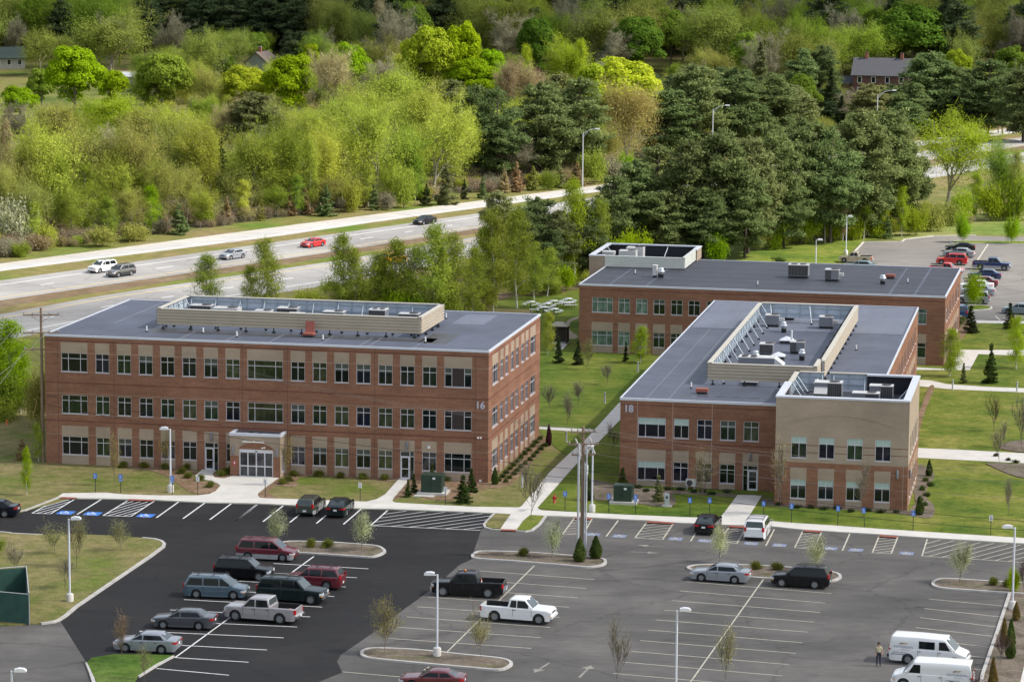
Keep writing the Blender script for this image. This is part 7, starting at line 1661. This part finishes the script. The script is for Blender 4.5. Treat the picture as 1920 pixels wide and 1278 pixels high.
for t in [('maple','bright',140,86,220,118),('maple','bright',213,130,207,62),('maple','bright',35,158,230,80),('maple','green',78,128,207,58),('maple','green',308,98,222,114),('maple','yb',460,119,216,110),('maple','bright',546,103,222,110),('maple','bright',618,152,220,54),('maple','bright',656,77,198,88),('maple','bright',582,83,155,42),('maple','yb',803,47,198,114),('maple','bright',863,39,198,92),('maple','bright',923,95,198,66),('maple','bright',886,111,204,112),('maple','yb',1166,103,250,170),('maple','yb',1112,120,250,104),('olive','yb',1066,62,198,92),('spruce','pinelt',1038,70,194,62),('olive','tan',1000,117,228,82),('maple','dkgreen',1006,34,155,86),('bare','grey',692,100,238,112),('olive','tan',625,90,238,92),('olive','yellowgreen',742,115,244,122),('olive','yellowgreen',562,200,296,92),('pine','pinelt',476,174,306,112),('olive','yb',206,174,278,132),('olive','olive',386,114,220,64),('bare','grey',30,186,305,76),('olive','olive',672,150,276,74),('maple','purple',1003,128,186,34),('olive','yellowgreen',850,172,336,104),('olive','yellowgreen',792,150,296,104),('olive','yellowgreen',640,176,300,110),('olive','olive',110,190,300,110),('bare','tan',420,180,300,90),('olive','yellowgreen',330,190,310,110),('olive','olive',520,180,300,90),('pine','pinelt',845,150,250,70),('olive','tan',960,110,230,70),('birch','yb',985,92,205,40),('birch','yb',1088,80,200,40),('olive','yellowgreen',700,150,290,110),('olive','olive',270,200,310,110),('olive','yellowgreen',590,205,320,90)]:
    plant(*t, zone=ZM)
ZH = 'on the far shaded slope'
for t in [('olive','hill',205,20,145,152),('bare','grey',320,26,130,72),('olive','hill',75,54,145,84),('bare','grey',15,28,118,64),('olive','hill',432,56,146,86),('olive','green',592,54,146,66),('maple','dkgreen',415,92,156,52),('bare','grey',612,58,128,50),('birch','tan',712,8,104,50),('bare','grey',800,18,120,70),('bare','grey',960,26,146,112),('olive','hill',1100,8,138,112),('bare','grey',1132,48,158,104),('maple','dkgreen',1196,30,155,112),('maple','green',1256,12,136,92),('olive','hill',1332,4,146,142),('bare','grey',1440,60,178,84),('maple','green',1396,60,156,64),('maple','green',1440,38,136,54),('olive','hill',1490,48,176,112),('olive','olive',1546,70,178,62),('maple','dkgreen',1702,4,156,170),('olive','green',1620,40,158,122),('maple','dkgreen',1642,20,146,92),('maple','yb',1792,92,176,62),('bare','grey',1886,20,148,84),('maple','dkgreen',1892,84,196,84),('olive','hill',1812,58,172,62),('olive','hill',890,20,130,90),('pine','hillpine',120,2,110,80),('pine','hillpine',500,0,100,90),('pine','hillpine',440,-8,95,80),('pine','hillpine',380,-6,95,80),('pine','hillpine',560,0,100,80),('pine','hillpine',270,-6,100,80),('olive','hill',680,20,120,70)]:
    plant(*t, zone=ZH)
ZS = 'around the brown farmhouse'
for t in [('maple','dkgreen',1502,139,240,78),('spruce','spruce',1557,128,232,54),('bare','grey',1604,165,246,62),('pine','pine',1672,160,250,96),('pine','pinelt',1632,158,256,90),('pine','pine',1708,156,256,90),('pine','pine',1742,100,248,132),('pine','pine',1792,128,248,112),('pine','pine',1852,114,256,122),('pine','pine',1918,132,266,112),('bare','grey',1880,122,252,70),('spruce','spruce',1577,180,246,52),('pine','pinelt',1624,196,256,60),('maple','green',1872,188,250,44),('pine','pine',1500,94,206,74),('pine','pine',1540,88,198,74),('maple','green',1782,203,262,46),('pine','pine',1700,190,262,80),('spruce','pinelt',1425,80,190,60)]:
    plant(*t, zone=ZS)
ZP = 'in the dark pine stand'
for t in [('pine','pine',1254,168,292,128),('pine','pine',1300,124,288,138),('pine','pine',1376,128,283,132),('pine','pine',1442,138,277,122),('pine','pinelt',1482,160,272,102),('pine','pine',1190,300,482,124),('pine','pine',1232,274,480,132),('pine','pine',1292,264,484,134),('pine','pine',1346,244,482,142),('pine','pinelt',1402,258,476,124),('pine','pine',1442,234,466,124),('pine','pine',1502,224,457,134),('pine','pine',1556,240,456,134),('pine','pine',1612,211,446,144),('pine','pine',1662,204,436,134),('pine','pine',1702,262,430,94),('pine','pine',1396,330,484,114),('pine','pine',1318,350,488,114),('olive','olive',1546,300,456,84),('pine','pine',1470,320,466,104),('pine','pine',1240,360,490,100),('pine','pine',1625,310,446,90),('pine','pine',1150,330,492,90)]:
    plant(*t, zone=ZP)
ZE = 'at the edge of the pine stand'
for t in [('birch','bright',1530,322,448,54),('birch','yb',1620,324,450,38),('birch','yb',1656,362,446,38),('birch','yb',1691,353,444,40),('birch','tan',1481,368,454,44),('bush','yb',1506,394,456,52),('bush','yb',1450,400,466,54),('bush','yb',1716,390,442,44),('bush','bright',1345,440,492,40),('birch','tan',1580,372,452,44),('bush','olive',1742,384,434,56),('limb','yb',1772,204,394,186),('olive','green',1886,254,408,74),('birch','olive',1902,288,414,44),('birch','yb',1830,328,414,44),('bush','yb',1857,345,414,54),('bush','yb',1800,358,418,48),('bush','yb',1908,318,414,50),('bush','yb',1560,398,452,40),('bush','yb',1600,402,450,40),('bush','yb',1640,410,446,40),('youngpine','pine',1664,404,447,28),('bush','olive',1420,420,470,50),('bush','olive',1770,380,424,50),('lowshrub','arbor',1462,482,492,22)]:
    plant(*t, zone=ZE)
ZA = 'beside the highway behind building 16'
for t in [('birch','aspen',386,480,592,84),('birch','aspen',502,453,597,88),('birch','aspen',470,500,594,54),('bush','yellowgreen',576,540,592,50),('birch','aspen',641,443,606,84),('birch','aspen',668,470,606,64),('birch','aspen',702,478,606,84),('birch','aspen',742,453,607,94),('birch','aspen',776,468,608,84),('birch','aspen',811,428,612,104),('birch','aspen',852,443,608,94),('birch','aspen',886,468,602,74),('birch','aspen',926,402,592,94),('birch','aspen',967,398,578,94),('birch','aspen',1002,458,562,64),('birch','aspen',1026,468,556,64),('birch','yb',1076,343,528,84),('birch','aspen',1122,378,524,64),('bush','bright',1062,500,545,40),('bush','aspen',1040,522,552,34),('bush','bright',760,540,610,70),('bush','aspen',690,545,606,70),('bush','aspen',830,545,612,70),('bush','tan',900,540,590,60),('bush','aspen',655,550,606,50),('birch','aspen',832,470,610,70),('birch','aspen',720,490,607,70),('bush','bright',1150,450,510,50),('bush','bright',1185,430,500,50),('birch','aspen',905,430,590,70)]:
    plant(*t, zone=ZA)
for t in [('pine','pinelt',936,360,508,92),('pine','pine',1006,370,528,112),('spruce','spruce',1120,392,520,70),('pine','pine',972,388,536,84),('pine','pinelt',1048,396,530,84),('pine','pine',1092,372,524,92),('pine','pine',1030,430,536,80)]: plant(*t, zone='beside the highway behind building 16')
ZL2 = 'left of building 16'
for t in [('birch','bright',18,604,782,108),('birch','bright',-8,640,778,90),('birch','aspen',72,794,866,34),('birch','bright',40,660,775,60),('bush','green',25,700,786,70),('bush','olive',70,690,800,50),('youngpine','brown',42,822,862,30),('bush','aspen',8,738,790,50)]: plant(*t, zone=ZL2)
# planted trees of the grounds
def one(kind, tint, x, yt, yb, label, w=None): o = plant(kind, tint, x, yt, yb, w, zone='*'+label, lift=.02); return o
one('pear','pear',520,950,1023,'pale blossoming pear tree behind the maroon minivan',40); one('pear','pear',678.5,955,1033,'pale blossoming pear tree at the right end of the shrub island',42); one('pear','pear',1034.7,968,1047,'pale blossoming pear tree on the utility pole island',38); one('pear','pear',1349,982,1056,'pale blossoming pear tree above the silver sedan',40); one('pear','pear',1526.7,997,1071,'pale blossoming pear tree above the black suv',40); one('pear','pear',1797.7,1011,1093,'pale blossoming pear tree on the right hand island',44)
one('sapling','goldbud',720,1116,1226,'golden leafed sapling at the left tip of the lower island',64); one('sapling','sapl',901.7,1126,1238,'thin olive sapling right of the lamp post on the lower island',48); one('baresapling','grey',1158,1158,1290,'bare sapling at the bottom edge left of the lamp post',44); one('sapling','sapl',1362,1166,1294,'thin olive sapling at the bottom edge among empty stalls',46)
one('baresapling','brown',233,1146,1243,'reddish bare sapling on the lush grass tip behind the silver sedan',40); one('sapling','sapl',270,1206,1277,'small thin sapling on the lush grass tip by the kerb',30)
one('sapling','sapl',103,972,1040,'thin sapling on the left lawn above the lamp head',48); one('sapling','sapl',144,962,1064,'taller thin sapling right of the lamp post on the left lawn',50); one('sapling','sapl',228,970,1034,'thin sapling near the pointed end of the left lawn',48); one('sapling','grey',31,1004,1077,'greyish sapling at the left edge of the left lawn',44); one('sapling','grey',121,1040,1104,'greyish sapling just left of the lamp post base',40); one('bush','green',-4,1008,1040,'green bush cut off at the left edge of the left lawn',26)
one('birch','bright',50,840,929,'bright green young tree on the lawn left of building 16',30); one('sapling','goldbud',215,805,911,'golden sapling before the second window of building 16',22); one('sapling','goldbud',310,788,882,'golden sapling behind the lamp post before building 16',30); one('sapling','goldbud',541,815,911,'golden sapling at the right corner of the entrance porch',30)
one('baresapling','grey',996,862,978,'tall bare tree on the grass tip beside the crossing walk',50)
for i, (x, a, b_) in enumerate([(1033,719,771),(1083,712,762),(1062,735,802),(1137,680,722)]): one('baresapling','grey',x,a,b_,['bare tree on the central lawn nearest building 16','bare tree on the central lawn left of the middle bollard','bare tree on the central lawn above the pole top','bare tree on the central lawn highest up'][i],34)
one('birch','aspen',1027,588,665,'fresh green birch beside the rear corner of building 16',36); one('yardspruce','spruce',1047,630,681,'small dark spruce in front of the brown shelter',24); one('yardspruce','spruce',1084,638,684,'small dark spruce left of the rear building windows',26); one('sapling','olive',1100,630,693,'thin olive tree beside the small dark spruce at the rear building',34); one('yardspruce','spruce',1173,640,678,'narrow dark conifer against the rear building',14); one('birch','yb',1200,614,681,'yellow green tree in front of the rear building windows',48)
one('yardspruce','arbor',1857,644,719,'large dark spruce on the right lawn above the curved walk',34); one('yardspruce','pinelt',1806,680,719,'small grey green spruce on the right lawn',18); one('yardspruce','spruce',1893,568,617,'dark spruce beside the rear parking pavement',30); one('yardspruce','spruce',1820,572,624,'dark spruce at the corner of the rear building',34); one('birch','yb',1782,618,706,'yellow green tree beside the rear building right corner',60); one('birch','yb',1906,596,692,'yellow green tree at the right edge near the walk',56)
one('baresapling','olive',1863,738,810,'bare tree on the right lawn left of the path',40); one('baresapling','grey',1873,786,874,'tall bare tree by the right hand path mulch',36); one('baresapling','grey',1915,740,842,'bare tree at the right edge above the path',40); one('baresapling','grey',1889,890,978,'thin bare tree on the right lawn above the white sign',24)
one('baresapling','tan',1466,820,965,'tall thin bare tree at the left corner of the buff tower',50); one('baresapling','grey',1616,860,976,'tall thin bare tree before the buff tower middle',40); one('baresapling','tan',1313,838,949,'tall thin bare tree before the windows of building 18',50); one('baresapling','tan',1149,792,852,'thin bare tree on the grass left of building 18',26)
one('roundtree','bright',1827,512,577,'young round maple on the grassy island in the rear lot',40); one('roundtree','bright',1807,402,455,'young round maple on the grass strip behind the black coupe',28); one('roundtree','bright',1897,407,458,'young round maple on the grass strip at the right edge',30)
one('yardspruce','arbor',765,898,932,'left small spruce of the pair beside the left transformer',18); one('yardspruce','arbor',776,888,924,'right small spruce of the pair beside the left transformer',18); one('yardspruce','arbor',868,890,943,'large spruce right of the left transformer, in front',40); one('yardspruce','arbor',884,878,923,'spruce behind the large one right of the left transformer',28); one('yardspruce','arbor',810,868,906,'small spruce rising behind the left transformer',22); one('arbor','arbor',928,876,909,'upright conifer at the right corner of building 16',15)
one('yardspruce','arbor',1167,876,916,'spruce at the left corner of building 18 behind the transformer',30); one('yardspruce','pinelt',1234,890,941,'blue green spruce in the grey mulch beside the pedestal',30); one('arbor','spruce',1102,895,938,'dark upright shrub behind the utility pole',26); one('arbor','arbor',1742,862,893,'dark upright shrub on the right side of building 18',14); one('arbor','arbor',1724,930,966,'dark shrub at the right front corner of the tower',18)
one('arbor','arbor',1087,1008,1054,'left arborvitae at the foot of the utility pole',25); one('arbor','arbor',1117,1004,1048,'right arborvitae at the foot of the utility pole',26); one('arbor','purple',1029,795,836,'dark purple upright shrub beside building 16 rear corner',12)
for x, yb, l in [(982,1043,'round shrub on the utility pole island'),(585,1026.5,'left round shrub on the island by the maroon minivan'),(615,1027.5,'right round shrub on the island by the maroon minivan'),(1417,1068,'left round shrub between silver sedan and black suv'),(1457,1070,'right round shrub between silver sedan and black suv'),(1861,1098,'left round shrub on the right hand island'),(1892,1101,'right round shrub on the right hand island')]: one('shrub','shrub',x,yb-17,yb,l,20)
one('arbor','arborbrown',1905,1128,1164,'upright dark conifer by the lamp post at right edge',16); one('arbor','arbor',1894,1160,1235,'tall conifer in the right edge bed',22); one('arbor','arborbrown',1882,1158,1212,'browned conifer in the right edge bed',16); one('arbor','arborbrown',1861,1232,1300,'browned conifer at the bottom of the right edge bed',20); one('baresapling','purple',1874,1180,1246,'reddish bare shrub in the right edge bed',36); one('baresapling','purple',1826,1258,1300,'reddish bare shrub beside the lower van',40); one('bush','bright',1901,1064,1110,'bright green bush by the right edge lamp post',24); one('baresapling','purple',1918,1045,1110,'reddish bare shrub at the right edge bed top',30)
# low planting, counted along its bed
ZB16, ZB18, ZT = 'left of the porch of building 16', 'at the front of building 18', 'at the foot of the buff tower'
for x, yb in [(231,877),(270,878),(309,880),(352,880),(341,889),(354,897),(376,902),(395,914),(415,893),(424,889),(435,885)]: plant('shrub','shrub',x,yb-13,yb,16,zone=ZB16)
for x, yb in [(529,908),(541,903),(550,893),(560,888),(597,893),(637,896),(679,898),(720,900),(838,902)]: plant('shrub','shrub',x,yb-12,yb,17,zone='right of the porch of building 16')
for x, yb in [(1197,916),(1211,922),(1252,920),(1275,920),(1300,924),(1317,923),(1336,928),(1362,924)]: plant('lowshrub','lowshrub',x,yb-8,yb,15,zone=ZB18)
for x, yb in [(1461,948),(1493,953),(1520,953),(1544,956),(1569,955),(1595,960),(1626,959),(1650,962),(1680,962)]: plant('lowshrub','lowshrub',x,yb-8,yb,15,zone=ZT)
for x, yb in [(1735,903),(1744,912),(1730,920),(1738,931),(1725,940),(1735,949)]: plant('lowshrub','arbor',x,yb-10,yb,13,zone='along the right side of the buff tower')
ZW = 'right of building 16'
for k in range(12):
    t = k/11; plant('lowshrub','arbor',935+t*78,(903-t*78)-9,903-t*78,12,zone='in the inner row '+ZW); plant('lowshrub','arbor',949+t*80,(905-t*74)-9,905-t*74,12,zone='in the outer row '+ZW)
for k in range(5): plant('bush','shrub',1762+k*12,640-k*11-14,640-k*11,22,zone='right of the rear building')
for x, yb in [(1868,856),(1890,864),(1905,868)]: plant('lowshrub','lowshrub',x,yb-7,yb,12,zone='in the right hand mulch')
# fallen back rows: bush clumps at the foot of the pines
ORD = ['first','second','third','fourth','fifth','sixth','seventh','eighth','ninth','tenth','eleventh','twelfth','thirteenth','fourteenth','fifteenth','sixteenth','seventeenth','eighteenth','nineteenth','twentieth','twenty first','twenty second','twenty third','twenty fourth','twenty fifth','twenty sixth','twenty seventh','twenty eighth','twenty ninth','thirtieth']
def name_trees():
    g = {}
    for t in TREES:
        if t[2].startswith('*'): t[0]['label'] = t[2][1:]; t[0]['group'] = 'planted '+KINDNAME[t[4]].replace('_', ' ')+'s of the grounds'
        else: g.setdefault((t[1], t[2]), []).append(t)
    for (wd, zn), L in g.items():
        L.sort(key=lambda t: t[3])
        for i, t in enumerate(L):
            n = len(L)
            pos = '' if n == 1 else ('leftmost ' if i == 0 else ('rightmost ' if i == n-1 else ORD[i]+' from left, '))
            t[0]['label'] = (pos+wd+' '+zn).strip(); n_ = len(t[0]['label'].split()); n_ > 16 and print('LONG', t[0]['label']); t[0]['group'] = KINDNAME[t[4]].replace('_', ' ')+'s '+zn
name_trees()
# ------------------------------------------------------------------ the wood as one mass, and its undergrowth
PC = bpy.data.collections.new('wood_species')
def species(kind, i, tint, nm):
    crown, trunk, H, Wd = PROTO[kind][i % len(PROTO[kind])]; bm = bmesh.new(); bm.from_mesh(crown); k = len(bm.faces); bm.from_mesh(trunk); me = bpy.data.meshes.new(nm)
    for j, f in enumerate(bm.faces): f.material_index = 0 if j < k else 1
    bm.to_mesh(me); bm.free(); me.materials.clear(); me.materials.append(LM[tint]); me.materials.append(trunk.materials[0]); o = bpy.data.objects.new(nm, me); PC.objects.link(o); return H
SP = [('olive',0,'hill'),('olive',1,'olive'),('olive',2,'yellowgreen'),('bare',0,'grey'),('bare',1,'tan'),('maple',0,'dkgreen'),('maple',1,'green'),('pine',0,'hillpine'),('pine',1,'hillpine'),('pine',2,'hillpine'),('olive',1,'tan'),('bush',0,'brush'),('bush',1,'yellowgreen'),('bush',2,'tan'),('bush',0,'grey'),('birch',0,'yellowgreen'),('olive',0,'green')]
SH = [species(k, i, t, 'species_%02d' % j) for j, (k, i, t) in enumerate(SP)]
def scatter_object(name, pts):
    """pts: (x, y, z, species, height, width factor, turn)"""
    me = bpy.data.meshes.new(name); me.from_pydata([p[:3] for p in pts], [], [])
    a = me.attributes.new('pid', 'INT', 'POINT'); a.data.foreach_set('value', [p[3] for p in pts])
    a = me.attributes.new('siz', 'FLOAT_VECTOR', 'POINT'); a.data.foreach_set('vector', [v for p in pts for v in ((p[4]/SH[p[3]])*p[5], (p[4]/SH[p[3]])*p[5], p[4]/SH[p[3]])])
    a = me.attributes.new('rot', 'FLOAT_VECTOR', 'POINT'); a.data.foreach_set('vector', [v for p in pts for v in (0, 0, p[6])])
    o = bpy.data.objects.new(name, me); COL.objects.link(o); struct(o, 'stuff')
    ng = bpy.data.node_groups.new(name, 'GeometryNodeTree'); ng.interface.new_socket('Geometry', in_out='INPUT', socket_type='NodeSocketGeometry'); ng.interface.new_socket('Geometry', in_out='OUTPUT', socket_type='NodeSocketGeometry')
    N = ng.nodes; i_ = N.new('NodeGroupInput'); o_ = N.new('NodeGroupOutput'); ci = N.new('GeometryNodeCollectionInfo'); ci.inputs['Collection'].default_value = PC; ci.inputs['Separate Children'].default_value = True; ci.inputs['Reset Children'].default_value = True
    ip = N.new('GeometryNodeInstanceOnPoints'); ip.inputs['Pick Instance'].default_value = True
    def attr(nm, ty): n = N.new('GeometryNodeInputNamedAttribute'); n.data_type = ty; n.inputs[0].default_value = nm; return next(q for q in n.outputs if q.enabled)
    e2r = N.new('FunctionNodeEulerToRotation'); ng.links.new(attr('rot', 'FLOAT_VECTOR'), e2r.inputs[0])
    ng.links.new(i_.outputs[0], ip.inputs['Points']); ng.links.new(ci.outputs[0], ip.inputs['Instance']); ng.links.new(attr('pid', 'INT'), ip.inputs['Instance Index']); ng.links.new(e2r.outputs[0], ip.inputs['Rotation']); ng.links.new(attr('siz', 'FLOAT_VECTOR'), ip.inputs['Scale']); ng.links.new(ip.outputs[0], o_.inputs[0])
    md = o.modifiers.new('scatter', 'NODES'); md.node_group = ng; return o
def to_px(p):
    cp, sp = math.cos(CP), math.sin(CP); z = p[2]-CH; d = p[1]*cp-z*sp; u = p[1]*sp+z*cp; X = CF*p[0]/d; Y = CF*u/d; c, s = math.cos(CR), math.sin(CR); return (IMW/2+X*c-Y*s, IMH/2-(X*s+Y*c))
rs = random.Random(21)
TW = {t[0].name: t[6] for t in TREES}; TY = {t[0].name: t[7] for t in TREES}
def edge_y(x):  # tree line of the wood in photo pixels
    return lerp(478, 432, x/300) if x < 300 else (lerp(432, 362, (x-300)/550) if x < 850 else lerp(362, 245, (x-850)/1000))
wood = []; grid = {}
tries = 0
taken = [(t[0].location.x, t[0].location.y) for t in TREES]
def free(x, y, r):
    k = (int(x//12), int(y//12))
    for i in (-1,0,1):
        for j in (-1,0,1):
            for (a, b_) in grid.get((k[0]+i, k[1]+j), ()):
                if (a-x)**2+(b_-y)**2 < r*r: return False
    grid.setdefault(k, []).append((x, y)); return True
for t in taken: grid.setdefault((int(t[0]//12), int(t[1]//12)), []).append(t)
while tries < 26000:
    tries += 1
    y = rs.uniform(480, 1180); x = rs.uniform(-.215, .215)*y; z = terr(x, y) if y > 780 else 0; px, py = to_px((x, y, z))
    if py > edge_y(px)-16: continue
    if -120 < px < 275 and 148 < py < 245: continue
    if (1560 < px < 1730 and 150 < py < 300) or (470 < px < 515 and 128 < py < 200) or (225 < px < 270 and 140 < py < 200) or (-10 < px < 50 and 118 < py < 190): continue
    far = y > 800; hill = y > 925
    if px > 1200 and not far: sp = rs.choice([7, 8, 7, 0, 1, 9])
    elif y > 965 and px < 1080: sp = rs.choice([7, 8, 9, 7, 8, 9, 0])
    elif hill: sp = rs.choice([7, 8, 9, 7, 9, 7, 8, 0, 16, 16]) if (mnoise.noise(Vector((x*.012, y*.009, 3))) > -.05 or y > 1010) else rs.choice([0, 0, 16, 3, 16, 16, 0, 1])
    elif far: sp = rs.choice([0, 0, 1, 3, 16, 1, 6, 7, 16, 0, 16])
    else: sp = rs.choice([0, 1, 2, 2, 1, 2, 3, 15, 16, 2])
    h = rs.uniform(16, 23) if far else rs.uniform(8.5, 12.5)
    sc = CF/math.hypot(y, CH-z); skip = False
    for t in TREES:
        if t[5] < py and t[4] in ('maple', 'olive', 'limb', 'birch', 'bare', 'spruce', 'pine') and t[2][0] != '*' and abs(px-t[3]) < TW[t[0].name]*.55:
            lim = t[5]-(t[5]-TY[t[0].name])*(.16 if t[4] == 'maple' else .42)
            if py-h*sc < lim: h = (py-lim)/sc
    if far: 
        for hx0, hx1, hy in ((1575, 1725, 158), (478, 512, 128), (0, 48, 120)):
            if hx0-30 < px < hx1+30 and 100 < py < 300 and py > hy+8 and py-h*sc < hy: h = (py-hy)/sc
    if h < (5 if not far else 7): continue
    if py > 236 and 1180 < px < 1500: continue
    if not free(x, y, (10.5 if sp not in (7, 8, 9) else 8.5) if far else 7.0): continue
    wood.append((x, y, z-.1, sp, h, rs.uniform(.95, 1.3), rs.uniform(0, 6.28)))
scatter_object('woodland', wood)
und = []
for i in range(2600):
    y = rs.uniform(440, 800); x = rs.uniform(-.215, .215)*y; px, py = to_px((x, y, 0))
    if py > edge_y(px)-3: continue
    if -120 < px < 275 and 150 < py < 240 and rs.random() < .93: continue
    und.append((x, y, -.15, (rs.choice([11, 11, 13, 14, 12]) if py > edge_y(px)-14 else rs.choice([12, 12, 13, 14, 11])), rs.uniform(1.2, 4.0), rs.uniform(.8, 1.5), rs.uniform(0, 6.28)))
for i in range(520):   # ragged scrub right at the edge of the wood
    px = rs.uniform(-40, 1150); py = edge_y(px)-rs.uniform(-4, 26)+4*math.sin(px*.05); p = G(px, py)
    und.append((p.x, p.y, -.1, rs.choice([11, 11, 12, 13, 14, 14]), rs.uniform(.7, 2.8), rs.uniform(.8, 1.7), rs.uniform(0, 6.28)))
for i in range(420):   # scrub between the near carriageway and the buildings
    px = rs.uniform(560, 1140); py = rs.uniform(470, 610); 
    lo = 612-(px-560)*.09; hi = 555-(px-560)*.135
    if not (hi+10 < py < lo) : continue
    if px > 880 and py > 556-(px-880)*.02: continue
    p = G(px, py); und.append((p.x, p.y, -.1, rs.choice([11, 12, 12, 13]), rs.uniform(.8, 2.6), rs.uniform(.8, 1.6), rs.uniform(0, 6.28)))
for i in range(420):   # foot of the pine stand and the meadow edge
    px = rs.uniform(1150, 1940); py = rs.uniform(400, 500); lo = 500-(px-1150)*.115
    if not (lo-42 < py < lo-2): continue
    p = G(px, py); und.append((p.x, p.y, -.1, rs.choice([11, 12, 12, 13]), rs.uniform(1.0, 3.2), rs.uniform(.8, 1.5), rs.uniform(0, 6.28)))
scatter_object('undergrowth', und)
